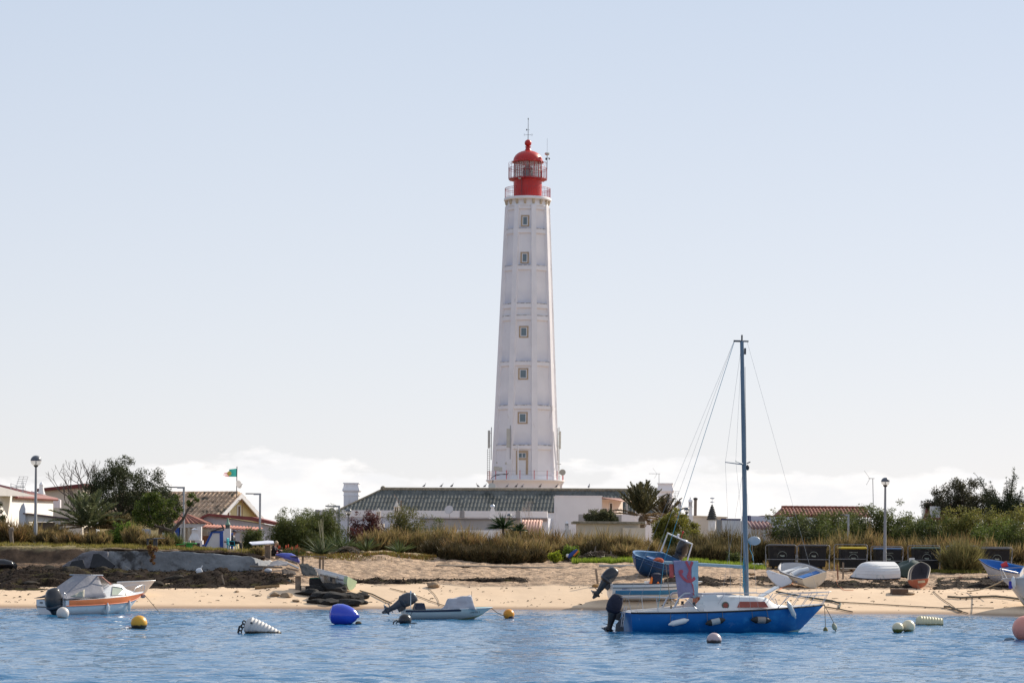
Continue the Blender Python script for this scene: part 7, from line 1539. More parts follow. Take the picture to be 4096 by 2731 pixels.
t = thing('concrete_pipe', 'pale concrete pipe lying left of the blue fishing boat', 'pipe', onground(2470, 2266)); a, b_ = P(2396, 2264, t.location.y)-t.location, P(2560, 2265, t.location.y)-t.location; MB().tube([a, b_], .10, 12).build('pipe_body', mat('pale pipe', (.42, .38, .33), .8, .1), t)
p = onground(2800, 2238); t = thing('corrugated_sheet', 'low white corrugated panel in the grass behind the blue fishing boat', 'panel', p, R(-6)); MB().grid(lambda u, v: (-.68+1.36*u, .03*math.sin(40*u), -.05+.50*v*(1-.10*u)), 60, 2).build('sheet', mat('cream sheet', (.62, .58, .50), .7, .08), t, fix=False, solid=.02)
# floats and jugs in the rubble
p = P(797, 2285, 119.4); t = thing('plastic_jug', 'white plastic jug on the dark rubble', 'jug', p); M = rot(0, R(-25), R(10)); MB().loft([[(x*w, y*w*.8, z) for x, y in [(math.copysign(abs(math.cos(2*PI*k/12))**.6, math.cos(2*PI*k/12)), math.copysign(abs(math.sin(2*PI*k/12))**.6, math.sin(2*PI*k/12))) for k in range(12)]] for w, z in ((.13, -.12), (.16, -.08), (.16, .1), (.10, .16), (.05, .18))], M=M).build('jug_body', PVC, t); MB().cyl((.06, 0, .14), (.16, 0, .30), .03, n=7).build('spout', PVC, t)
p = P(951, 2337, 118.2); t = thing('yellow_float', 'bright yellow net float on the rubble edge', 'float', p); MB().ball((0, 0, 0), (.16, .15, .13), 16, 10, rot(0, R(30))).build('float_body', mat('bright yellow plastic', (.80, .55, .02), .4), t); MB().ball((.16, 0, .08), (.05, .04, .04)).build('float_eye', mat('bright yellow plastic', (.80, .55, .02)), t)
p = P(1073, 2281, 119.8); t = thing('grey_float', 'large pale grey float lying in the rubble', 'float', p); MB().ball((0, 0, 0), (.20, .18, .12), 16, 10).build('float_body', mat('pale float', (.50, .49, .50), .5), t)
p = P(1140, 2232, 122.5); t = thing('blue_kayak', 'blue and white kayak bow lying on the rubble heap', 'kayak', p); f = lambda x, y: P(x, y, 122.5)-p
MB().tube([f(1103, 2217), f(1130, 2220), f(1160, 2228), f(1183, 2238), f(1198, 2249)], [.03, .13, .22, .20, .06], 12, M=Matrix.Scale(1, 4)).build('hull', mat('violet blue kayak', (.10, .12, .48), .35, .2, 2, coat=.2), t, smooth=70)
MB().tube([f(1103, 2216), f(1140, 2219), f(1190, 2224)], [.03, .05, .03], 6).build('white_edge', GEL, t)
for i, (x0, y0, x1, y1, w, m_, lab) in enumerate(((1142, 2237, 1190, 2253, .06, WOOD, 'pale plank sloping under the blue kayak'), (1150, 2252, 1195, 2272, .05, ALU, 'metal strip under the kayak plank'), (1000, 2263, 1130, 2268, .05, WOOD, 'long grey beam across the rubble'), (1145, 2270, 1195, 2282, .045, WOOD, 'dark batten near the black tarpaulin'), (1020, 2350, 1118, 2343, .10, mat('ochre timber', (.30, .19, .09), .9, .3, 5), 'brown timber at the foot of the rubble'), (1105, 2328, 1162, 2326, .09, mat('blue-grey timber', (.14, .19, .18), .8, .2), 'grey-green board at the foot of the rubble'), (886, 2299, 898, 2342, .04, WOOD, 'thin stake leaning in the rubble'), (2383, 2274, 2392, 2342, .06, WOOD, 'grey post standing left of the white launch'), (3349, 2255, 3352, 2318, .04, mat('rust', (.30, .14, .08), .8), 'rusty stake in front of the yellow-lidded bin'), (3373, 2248, 3372, 2315, .05, WOOD, 'wooden stake in front of the yellow-lidded bin'), (3680, 2213, 3668, 2275, .10, WOOD, 'thick greyish post behind the red rowboat'))):
    D = onground((x0+x1)/2, max(y0, y1), 110).y if i > 3 else 120.4; a, b_ = P(x0, y0, D), P(x1, y1, D); d = (b_-a).normalized(); b_ = b_+d*(.15 if i > 5 else 0); tag(MB().tube([a, b_], w, 6).build('timber', m_), lab, 'timber')
def crumple(name, label, cat, pts, D, m, seed, dep=.5, solid=.015):
    """cloth thrown over rubble: a wrinkled sheet through an outline"""
    q = [P(x, y, D) for x, y in pts]; c = sum(q, Vector())/len(q); t = thing(name, label, cat, c); a, b_, cc, d = q
    def f(u, v):
        p = a.lerp(b_, u).lerp(d.lerp(cc, u), v)-c; n = float(fbm(u*4+seed, v*4, seed, 3)); return (p.x, p.y-dep*v+n*.35, p.z+n*.22)
    MB().grid(f, 24, 16).build('sheet', m, t, fix=False, solid=solid, smooth=60); return t
crumple('black_tarpaulin', 'black tarpaulin folded over the right end of the rubble', 'tarpaulin', [(1195, 2250), (1262, 2262), (1275, 2302), (1215, 2302)], 119.6, mat('black tarp', (.05, .05, .045), .5, .3, 3, .3), 5, .7)
crumple('white_plastic_sheet', 'pale plastic sheet spilling over the end of the retaining wall', 'plastic sheet', [(1010, 2228), (1090, 2246), (1066, 2266), (1040, 2262)], 121.2, mat('pale plastic sheet', (.50, .47, .42), .6, .15), 9, .5)
crumple('white_plastic_sheet', 'crumpled grey plastic sheet left of the blue kayak', 'plastic sheet', [(1090, 2245), (1150, 2244), (1160, 2258), (1070, 2262)], 121.0, mat('grey plastic sheet', (.30, .28, .28), .6, .3), 12, .4)
crumple('brown_tarpaulin', 'dark brown cloth propped in the middle of the rubble', 'tarpaulin', [(1128, 2270), (1180, 2285), (1190, 2302), (1130, 2298)], 119.9, mat('brown cloth', (.14, .11, .09), .9, .3), 15, .4)
# net sacks heap, one sack each
for i, (px, py, w, h) in enumerate(((1238, 2378, 100, 30), (1275, 2365, 90, 34), (1330, 2368, 100, 44), (1370, 2350, 70, 40), (1290, 2395, 110, 34), (1350, 2400, 110, 40), (1268, 2412, 70, 22), (1400, 2398, 90, 36), (1325, 2416, 80, 26), (1440, 2392, 60, 30), (1385, 2418, 110, 26), (1300, 2345, 70, 34), (1445, 2412, 50, 18))):
    rock('net_sack', 'slumped black net sack in the heap under the plank table', px, py, w, h, mat('black netting', (.018, .016, .015), .95, .5, 6, .6, 16), 80+i, 'net sack', 'black net sacks under the plank table', d=w*.8, sink=.2)
t = thing('fish_crate', 'black fish crate on the net heap under the plank table', 'crate', onground(1275, 2350)+Vector((0, 0, .12))); MB().box(-.42, .42, -.25, .25, 0, .04).box(-.42, .42, -.27, -.25, 0, .32).box(-.42, .42, .25, .27, 0, .32).box(-.44, -.42, -.25, .25, 0, .32).box(.42, .44, -.25, .25, 0, .32).build('crate_body', mat('black crate', (.02, .02, .024), .6), t, smooth=0); MB().tube([(-.4, -.27, .33), (.1, -.3, .36), (.45, -.2, .42)], .025, 5).build('green_rope', mat('green rope', (.02, .18, .13), .9), t)
t = thing('wire_pot', 'low wire fishing pot beside the plank table legs', 'fishing pot', onground(1222, 2362)); b = MB()
for z in (.0, .22): b.tube([(-.22, -.15, z), (.3, -.15, z), (.3, .15, z), (-.22, .15, z)], .018, 5, close=True)
for x in (-.22, .3):
    for y in (-.15, .15): b.cyl((x, y, 0), (x, y, .22), .015, n=4)
b.build('pot_frame', DARKM, t)
# upper-left green crates
for i, (px, w, h, m_, lab) in enumerate(((757, .34, .32, mat('grass green plastic', (.05, .36, .05), .5, .1), 'green plastic tub on the wall top beside the barbecue'), (731, .30, .26, mat('tan cardboard', (.40, .27, .12), .9), 'tan cardboard box left of the green tub'))):
    g = G(px, 126.4); t = thing('tub' if i == 0 else 'cardboard_box', lab, 'tub' if i == 0 else 'box', g+Vector((0, 0, .0))); MB().loft([[(x*a, y*a, z) for x, y in ((-1, -1), (1, -1), (1, 1), (-1, 1))] for a, z in ((w*.42, -.02), (w*.5, h))]).build('container', m_, t, bevel=.02, smooth=0)
    MB().box(-w*.95, w*(1.0 if i == 0 else .5), -.3, .3, h+.005, h+.05, Matrix.Rotation(R(-6 if i else 3), 4, 'Y')).build('lid', mat('grass green plastic', (.05, .36, .05), .5), t, smooth=0)
g = G(585, 131); t = thing('white_board', 'pale blue-grey board standing under the green tree', 'board', g); MB().prism([(-.26, .35), (.28, .35), (.22, .95), (-.28, .97)], -.02, .02).build('panel', mat('pale blue board', (.42, .46, .55), .6), t, bevel=.01, smooth=0)
g = G(45, 128.4); t = thing('tree_stump', 'leaning dead stump in the scrub at the far left', 'stump', g); MB().tube([(.06, 0, -.1), (.0, 0, .35), (-.03, 0, .65), (.04, 0, .80), (.12, 0, .84)], [.10, .11, .13, .14, .06], 8).build('wood', mat('grey dead wood', (.20, .16, .13), .9, .3, 6, .4), t)
# toy surfboard in the scrub
p = P(2297, 2212, 131.2); t = thing('bodyboard', 'blue and orange bodyboard stuck upright in the dune scrub', 'bodyboard', p); f = lambda x, y: P(x, y, 131.2)-p
MB().tube([f(2270, 2226), f(2284, 2219), f(2300, 2206), f(2309, 2197)], [.09, .11, .11, .05], 8, M=Matrix.Scale(.5, 4, (0, 1, 0))).build('board', mat('deep blue foam', (.02, .06, .28), .6), t); MB().tube([f(2294, 2222), f(2306, 2210), f(2315, 2202)], .06, 6).build('orange_side', mat('orange foam', (.75, .22, .03), .6), t); MB().ball(f(2270, 2221), (.09, .05, .10)).build('white_tail', GEL, t)
# ropes on the beach
def ground_rope(label, pts, r, m=ROPE, name='beach_rope', lift=.02):
    out = []
    for (x0, y0), (x1, y1) in zip(pts[:-1], pts[1:]):
        for k in range(6): q = onground(x0+(x1-x0)*k/6, y0+(y1-y0)*k/6, 99); q.z += lift+r; out.append(q)
    return line(name, label, out, r, m)
ground_rope('thick hairy rope running up the sand at the right edge', [(3790, 2392), (3850, 2396), (3900, 2393), (3980, 2390), (4040, 2396), (4130, 2408)], .055)
ground_rope('long dark rope across the right beach to the water', [(3300, 2408), (3420, 2414), (3600, 2425), (3770, 2434), (3830, 2443), (3880, 2458)], .024)
ground_rope('knotted rope end near the long rope on the right beach', [(3775, 2431), (3800, 2432), (3825, 2442), (3850, 2452)], .05)
ground_rope('thin rope from the red rowboat down the sand', [(3733, 2366), (3765, 2395), (3800, 2418), (3822, 2435)], .018)
ground_rope('thin line along the lower right sand', [(3825, 2436), (3900, 2433), (3990, 2434)], .02)
ground_rope('dark rope trailing from the net heap to the skiff', [(1440, 2366), (1490, 2380), (1540, 2405), (1572, 2418)], .035)
ground_rope('faint line down the centre beach to the skiff', [(1560, 2355), (1650, 2378), (1720, 2405), (1790, 2428)], .018)
ground_rope('thin track of rope below the pale boulder', [(1712, 2352), (1738, 2378), (1752, 2400), (1760, 2428)], .014)
ground_rope('orange line tangled below the white dinghy', [(3180, 2325), (3160, 2346), (3130, 2352), (3112, 2362)], .018, mat('orange line', (.55, .16, .06), .8))
ground_rope('orange line right of the white dinghy', [(3345, 2322), (3352, 2345), (3378, 2362), (3420, 2362)], .014, mat('orange line', (.55, .16, .06), .8))
ground_rope('dark tangled mooring rope behind the blue bow', [(3105, 2370), (3180, 2385), (3260, 2398), (3330, 2408), (3362, 2418), (3355, 2440)], .045, mat('dark green rope', (.07, .085, .07), .9, .4, 9))
ground_rope('mooring rope from the sand towards the right sandbank', [(3300, 2430), (3360, 2440), (3420, 2452)], .03)
line('stretched_rope', 'taut pale rope from the block to the pale cruiser', [onground(3870, 2368)+Vector((0, 0, .05)), P(4015, 2318, 109.5)], .028, mat('pale rope', (.38, .32, .22), .9), sag=.12)
line('stretched_rope', 'thin rope stretched in front of the blue rowboat', [onground(3660, 2325)+Vector((0, 0, .2)), P(4040, 2294, 113)], .018, mat('pale rope', (.38, .32, .22), .9), sag=.06)
t = thing('mooring_block', 'square rusty concrete mooring block on the sand below the red rowboat', 'block', onground(3597, 2374)); MB().box(-.38, .38, -.35, .35, -.1, .24).build('block_body', mat('rusty concrete', (.12, .075, .05), .9, .3, 3, .4), t, bevel=.04, smooth=0); MB().ball((.40, -.1, .02), (.34, .3, .09), 12, 6).build('sand_skirt', SANDR, t)
t = thing('red_float', 'small dull red float on the weed near the right rowboat', 'float', onground(3842, 2316)+Vector((0, 0, .08))); MB().ball((0, 0, 0), (.12, .1, .08)).build('float_body', mat('dull red float', (.35, .08, .04), .7), t)
t = thing('blue_bucket', 'dark blue bucket under the hull of the right rowboat', 'bucket', onground(3960, 2318)); MB().lathe([(.10, 0), (.13, .24), (.12, .24), (.02, .02)], 14).build('pail', mat('dark blue plastic', (.015, .03, .08), .5), t)
t = thing('plastic_debris', 'crumpled white plastic rubbish left of the bins', 'rubbish', onground(3040, 2262)); 
for k in range(5): rg = random.Random(k); MB().ball((-.4+.22*k, rg.uniform(-.1, .1), .06), (.15, .12, .09), 7, 5).build('scrap', GEL, t, smooth=0)
t = thing('plywood_pallet', 'low pale board on stones left of the upturned dinghy', 'board', onground(3392, 2283)); MB().box(-.4, .4, -.3, .3, .12, .17).build('board_top', mat('bleached board', (.52, .47, .40), .8), t, smooth=0); MB().bbox((-.3, 0, .06), (.15, .3, .13)).build('support', SANDR, t, smooth=0); MB().bbox((.3, 0, .06), (.15, .3, .13)).build('support', SANDR, t, smooth=0)
rg = np.random.default_rng(21); k = 900; px = 4096*rg.random(k); D = 108.5+rg.random(k)**.8*9; x = (px-HX)/KF*D; z = H(x, D); ok = (z > .14) & (fbm(x*.5, D*.7, 3)+.5 > .45); p = np.stack([x, D, z+.012], 1)[ok]; k = len(p); d = rnd(rg, k); d[:, 2] *= .12
V, F = blades(rg, p-d*.07, p+d*(.05+.2*rg.random(k)**3)[:, None], .03+.05*rg.random(k)**2, np.tile([[0, 0, .02]], (k, 1))); tag(mesh_np('beach_litter', V, F, WRACK), 'small scraps of dark weed scattered over the smooth sand', 'seaweed', kind='stuff')
# ================================================================== TREES, SHRUBS, GRASS
def leafmat(name, a, b=None, tl=.35, isl=.35, rough=.6): return mat(name, a, rough, .2, .8, island=isl, col2=b or tuple(x*1.5 for x in a), tl=tl, spec=.3)
BRN = leafmat('dry brown brush', (.40, .27, .125), (.17, .15, .05), .4)
BRN2 = leafmat('russet brush', (.33, .19, .085), (.14, .12, .04), .4)
DRKB = leafmat('dark brush', (.12, .08, .036), (.075, .066, .025), .25)
OLV = leafmat('dark olive leaves', (.045, .055, .022), (.075, .085, .035), .25, .4)
GRN = leafmat('mid green leaves', (.075, .105, .03), (.13, .14, .04), .4, .4)
BRG = leafmat('bright green leaves', (.10, .18, .02), (.20, .26, .04), .45, .4)
YGR = leafmat('yellow-green leaves', (.15, .16, .03), (.24, .21, .04), .45, .4)
ACA = leafmat('acacia leaves', (.075, .105, .025), (.14, .145, .045), .4, .4)
REDL = leafmat('dark red leaves', (.13, .035, .03), (.075, .03, .03), .35, .4)
PALM = leafmat('palm leaflets', (.10, .13, .06), (.16, .165, .08), .35, .35, .45)
DRYP = leafmat('dry palm leaflets', (.24, .17, .09), (.14, .10, .06), .3)
SPIK = leafmat('spiky leaves', (.025, .05, .02), (.05, .08, .03), .2, .3, .4)
CYPR = leafmat('cypress foliage', (.04, .055, .022), (.06, .07, .03), .25, .4)
GRS = leafmat('short grass', (.17, .165, .03), (.26, .20, .06), .5, .45)
ICE = leafmat('ice plant leaves', (.16, .17, .03), (.22, .11, .04), .4, .35, .4)
BARK = mat('grey-brown bark', (.10, .08, .065), .9, .3, 5, .4, 12)
DARKB = mat('dark bark', (.05, .04, .033), .9, .3, 5, .3, 12)
def leaves(rg, cen, rad, n, size, elong=2.2, up=0., shell=.5):
    cen = np.asarray(cen, float); rad = np.asarray(rad, float); pr = rad**2; pr = pr/pr.sum()
    k = rg.choice(len(cen), n, p=pr); d = rnd(rg, n); r = rg.random(n)**shell
    p = cen[k]+d*(r*rad[k])[:, None]*np.array([1, 1, .85])
    a = rnd(rg, n); a[:, 2] += up; a /= np.linalg.norm(a, axis=1, keepdims=True); b = np.cross(a, rnd(rg, n)); b /= np.linalg.norm(b, axis=1, keepdims=True)+1e-9
    L = (size*(.6+.8*rg.random(n)))[:, None]; W = L/elong
    V = np.stack([p-a*L*.5, p-b*W*.5+a*L*.05, p+a*L*.5, p+b*W*.5+a*L*.05], 1).reshape(-1, 3)
    return V, np.arange(4*n).reshape(-1, 4)
def dome(rg, n, w, d, h, z0=.12, flat=.8):
    """clump centres through a rough dome, denser near the outside"""
    a = rg.random(n)*2*PI; e = np.arccos(1-rg.random(n)*.98); r = rg.random(n)**.28
    bump = 1+.22*np.sin(a*3+rg.random()*6)+.14*np.sin(a*5+rg.random()*6)
    return np.stack([np.cos(a)*np.sin(e)**.6*r*w/2*bump, np.sin(a)*np.sin(e)**.6*r*d/2, z0*h+(1-z0)*h*np.cos(e)**.65*r*(.78+.35*rg.random(n))], 1)
def shrub(label, px0, px1, ytop, D, m, seed, n=3000, size=.11, name='shrub', cat='shrub', zb=None, clump=.17, dep=.7, up=.2, group=None, nc=46, ybase=None, elong=2.4, stems=DARKB):
    pc = (px0+px1)/2; g = G(pc, D, (ytop+2150)/2); g.x = P(pc, (ytop+2160)/2, D).x
    if zb is not None: g.z = zb
    if ybase is not None: g.z = P(pc, ybase, D).z
    w = (px1-px0)/KF*D*1.06; h = (P(pc, ytop, D).z-g.z)*1.16; n = int(n*1.7); nc = int(nc*1.4); rg = np.random.default_rng(seed)
    C = dome(rg, nc, w*.86, w*dep, h*.90); rad = clump*min(w, h*1.6)*(.6+.7*rg.random(nc))
    V, F = leaves(rg, C, rad, n, size, elong, up); V[:, 2] = np.maximum(V[:, 2], .0)
    t = thing(name, label, cat, g, group=group); mesh_np('foliage', V, F, m, t)
    C2 = C*np.array([.8, .8, .62]); V2, F2 = leaves(rg, C2, rad*1.25, n//2, size*1.3, elong*.8, up); mesh_np('inner_foliage', V2, F2, m, t)
    b = MB(); rs = random.Random(seed)
    for k in range(7): c = C[rs.randrange(nc)]; b.tube([(c[0]*.15, c[1]*.15, -.1), (c[0]*.5, c[1]*.5, c[2]*.55), tuple(c)], [.05, .03, .012], 5)
    b.build('stem', stems, t); return t
def brush(label, px0, px1, ytop, D, m, seed, n=90, name='brush_shrub', cat='shrub', dep=.8, group=None, lean=.0, under=True, ns=34, w_=.028):
    """feathery dry scrub: many upright plumes of thin twigs"""
    pc = (px0+px1)/2; g = G(pc, D); g.x = P(pc, (ytop+2170)/2, D).x; w = (px1-px0)/KF*D*1.1; h = (P(pc, ytop, D).z-g.z)*1.16; rg = np.random.default_rng(seed)
    a = rg.random(n)*2*PI; r = rg.random(n)**.5; bx = np.cos(a)*r*w*.40; by = np.sin(a)*r*w*.40*dep
    hh = h*(.42+.56*rg.random(n))*(1-.45*r**2.2)*(.85+.3*fbm(bx*.9+seed, by*.9, seed)); out = .22*h*r
    B = np.stack([bx, by, -.05+0*bx], 1); T = np.stack([bx+np.cos(a)*out+lean*hh, by+np.sin(a)*out, hh], 1)
    k = np.repeat(np.arange(n), ns); f = rg.random(n*ns)**.8*.82; p = B[k]+(T-B)[k]*f[:, None]+rg.normal(size=(n*ns, 3))*.05*np.array([w/2, w/2, .6])
    d = (T-B)[k]/np.linalg.norm((T-B)[k], axis=1, keepdims=True)+rnd(rg, n*ns)*.62; d[:, 2] = np.abs(d[:, 2])
    ln = h*(.12+.20*rg.random(n*ns)); q = p+d*ln[:, None]; q[:, 2] = np.minimum(q[:, 2], h*1.06)
    V, F = blades(rg, p, q, w_*(.6+.8*rg.random(n*ns)), rnd(rg, n*ns)*.04)
    t = thing(name, label, cat, g, group=group); mesh_np('twigs', V, F, m, t)
    if under:
        n2 = int(n*ns*.45); a = rg.random(n2)*2*PI; r = rg.random(n2)**.5; z = h*.62*rg.random(n2)**1.2*(1-.55*r)
        p = np.stack([np.cos(a)*r*w*.46, np.sin(a)*r*w*.46*dep, z], 1); d = rnd(rg, n2); d[:, 2] = np.abs(d[:, 2])*1.3; V, F = blades(rg, p, p+d*(h*.22), np.full(n2, w_*1.5), rnd(rg, n2)*.03)
        mesh_np('old_wood', V, F, DRKB, t)
    return t
def limbs(rs, b, p, d, ln, r, depth, tips, gnarl=.35, split=2, shrink=.74, upb=.12, sides=5):
    pts = [p]; q = p.copy(); dd = d.copy(); n = 4
    for i in range(n): dd = (dd+Vector((rs.uniform(-1, 1), rs.uniform(-1, 1), rs.uniform(-.6, .8)+upb))*gnarl*.5).normalized(); q = q+dd*ln/n; pts.append(q.copy())
    b.tube(pts, [r*(1-.35*i/n) for i in range(n+1)], sides)
    if depth == 0: tips.append(q); return
    for k in range(split+(rs.random() < .4)):
        e = (dd+Vector((rs.uniform(-1, 1), rs.uniform(-1, 1), rs.uniform(-.5, .7)))*.75).normalized(); s = pts[-1] if k < 2 else pts[2]
        limbs(rs, b, s, e, ln*shrink*rs.uniform(.8, 1.15), r*.62, depth-1, tips, gnarl, split, shrink, upb, sides)
def tree(label, px0, px1, ytop, ybot, D, pxt, m, seed, n=7000, size=.15, name='tree', trunk=BARK, nc=60, clump=.16, dep=.7, lean=0, group=None, elong=2.6, blobs=None):
    g = G(pxt, D); rg = np.random.default_rng(seed); rs = random.Random(seed); t = thing(name, label, 'tree', g, group=group)
    c = P((px0+px1)/2, (ytop+ybot)/2, D)-g; w = (px1-px0)/KF*D; h = (ybot-ytop)/KF*D
    a = rg.random(nc)*2*PI; u = rg.random(nc)*2-1; r = rg.random(nc)**.33*1.0; s = np.sqrt(1-u*u); bump = 1+.18*np.sin(3*a+seed)+.12*np.sin(7*a+2*seed)
    C = np.stack([np.cos(a)*s*r*w/2*bump, np.sin(a)*s*r*w/2*dep, u*r*h/2*bump], 1)+np.array(c)
    if blobs: C = np.concatenate([np.array(c0)+rg.normal(size=(k, 3))*np.array(sg) for c0, sg, k in blobs])
    rad = clump*w*(.55+.8*rg.random(len(C))); rad = np.minimum(rad, .55)
    b = MB(); fork = Vector((c.x*.35+lean, c.y*.3, max(.3, c.z-h*.42))); b.tube([(0, 0, -.2), (fork.x*.4, 0, fork.z*.5), tuple(fork)], [.17, .13, .11], 8)
    for k in range(16): q = Vector(C[rs.randrange(len(C))]); mid = fork.lerp(q, .5)+Vector((rs.uniform(-.2, .2), rs.uniform(-.2, .2), rs.uniform(-.1, .25))); b.tube([fork, mid, q], [.07, .045, .012], 5)
    b.build('trunk', trunk, t); V, F = leaves(rg, C, rad, n, size, elong, .25); mesh_np('crown', V, F, m, t); return t
def frond_mesh(L, rise, droop, seed, nl=34, ll=.42, wl=.035):
    rg = np.random.default_rng(seed); s = np.linspace(.12, 1, nl); rx = lambda q: L*q*math.cos(rise*(1)); 
    px = L*s*np.cos(rise)*(1-.12*s); pz = L*s*np.sin(rise)-droop*L*s**2.4; p = np.stack([px, 0*s, pz], 1)
    tg = np.gradient(p, axis=0); tg /= np.linalg.norm(tg, axis=1, keepdims=True); V, Fs = [], []; n0 = 0
    for sd in (-1, 1):
        lat = np.array([0, sd, 0]); nr = np.cross(tg, np.array([0, 1., 0])); d = tg*.62+lat*.75-nr*.0+np.array([0, 0, .22]); d += rg.normal(size=d.shape)*.10
        ln = ll*np.sin(PI*np.clip(s*.86+.10, 0, 1))**.7*(.85+.3*rg.random(nl)); v, f = blades(rg, p, p+d*ln[:, None], np.full(nl, wl), np.array([[0, 0, .02]])); V.append(v); Fs.append(f+n0); n0 += len(v)
    q = np.stack([p[:-1], p[1:]], 1).reshape(-1, 3); off = np.array([0, .018, 0]); v = np.concatenate([q-off, q+off]); k = np.arange(nl-1)*2; V.append(v); Fs.append(np.stack([k, k+1, k+1+len(q), k+len(q)], 1)+n0)
    return np.concatenate(V), np.concatenate(Fs)
def palm(label, px, ybase, D, L, nf, seed, m=PALM, trunk_h=.5, dry=0, rise=(.35, 1.35), name='palm_tree', wl=.055, dr=1):
    g = G(px, D); g.z = min(g.z, P(px, ybase, D).z); rg = np.random.default_rng(seed); t = thing(name, label, 'palm', g); z0 = P(px, ybase, D).z-g.z
    MB().lathe([(.20, -.2), (.22, z0*.5), (.25, z0), (.12, z0+.25)], 10).build('trunk', mat('palm trunk', (.16, .115, .075), .95, .4, 6, .6, 10), t)
    for grp, mm, n in (('crown', m, nf-dry), ('dry_fronds', DRYP, dry)):
        V, F = [], []; n0 = 0
        for i in range(n):
            az = 2*PI*(i*.381966+.1*rg.random()); rs_ = rise[0]+(rise[1]-rise[0])*((i+.5)/max(n, 1)) if grp == 'crown' else rg.uniform(-.2, .35)
            v, f = frond_mesh(L*rg.uniform(.85, 1.08), rs_, rg.uniform(.22, .42)*dr, seed*100+i, wl=wl); c, s = math.cos(az), math.sin(az); v = np.stack([v[:, 0]*c-v[:, 1]*s, v[:, 0]*s+v[:, 1]*c, v[:, 2]+z0+.15], 1); V.append(v); F.append(f+n0); n0 += len(v)
        if V: mesh_np(grp, np.concatenate(V), np.concatenate(F), mm, t)
    return t
def spiky(label, px, yc, D, r, n, seed, m=SPIK, w=.07, stalks=0, name='spiky_plant', flat=-.1, ground=True):
    g = G(px, D); zc = P(px, yc, D).z-g.z; t = thing(name, label, 'plant', g); sw = flat > .15
    if sw: r += zc; zc = 0.02
    rg = np.random.default_rng(seed); d = rnd(rg, n); d[:, 2] = np.maximum(d[:, 2], flat)+.15; d /= np.linalg.norm(d, axis=1, keepdims=True)
    base = np.tile(np.array([[0, 0, zc]]), (n, 1)); ln = r*(.8+.3*rg.random(n)); V, F = blades(rg, base+d*.05, base+d*ln[:, None]+np.array([[0, 0, -.10]])*(1-d[:, 2:3])*r, np.full(n, w), np.array([[0, 0, .06]])); mesh_np('leaf_rosette', V, F, m, t)
    if zc > .25: MB().tube([(0, 0, -.1), (0, 0, zc)], [.09, .07], 7).build('trunk', BARK, t)
    if stalks:
        rs = random.Random(seed)
        for k in range(stalks): a = Vector((rs.uniform(-.25, .25), 0, zc)); MB().tube([a, a+Vector((rs.uniform(-.25, .25), 0, r*rs.uniform(1.2, 1.7)))], [.022, .010], 5).build('flower_stalk', mat('pale dry stalk', (.34, .32, .20), .8), t)
    return t
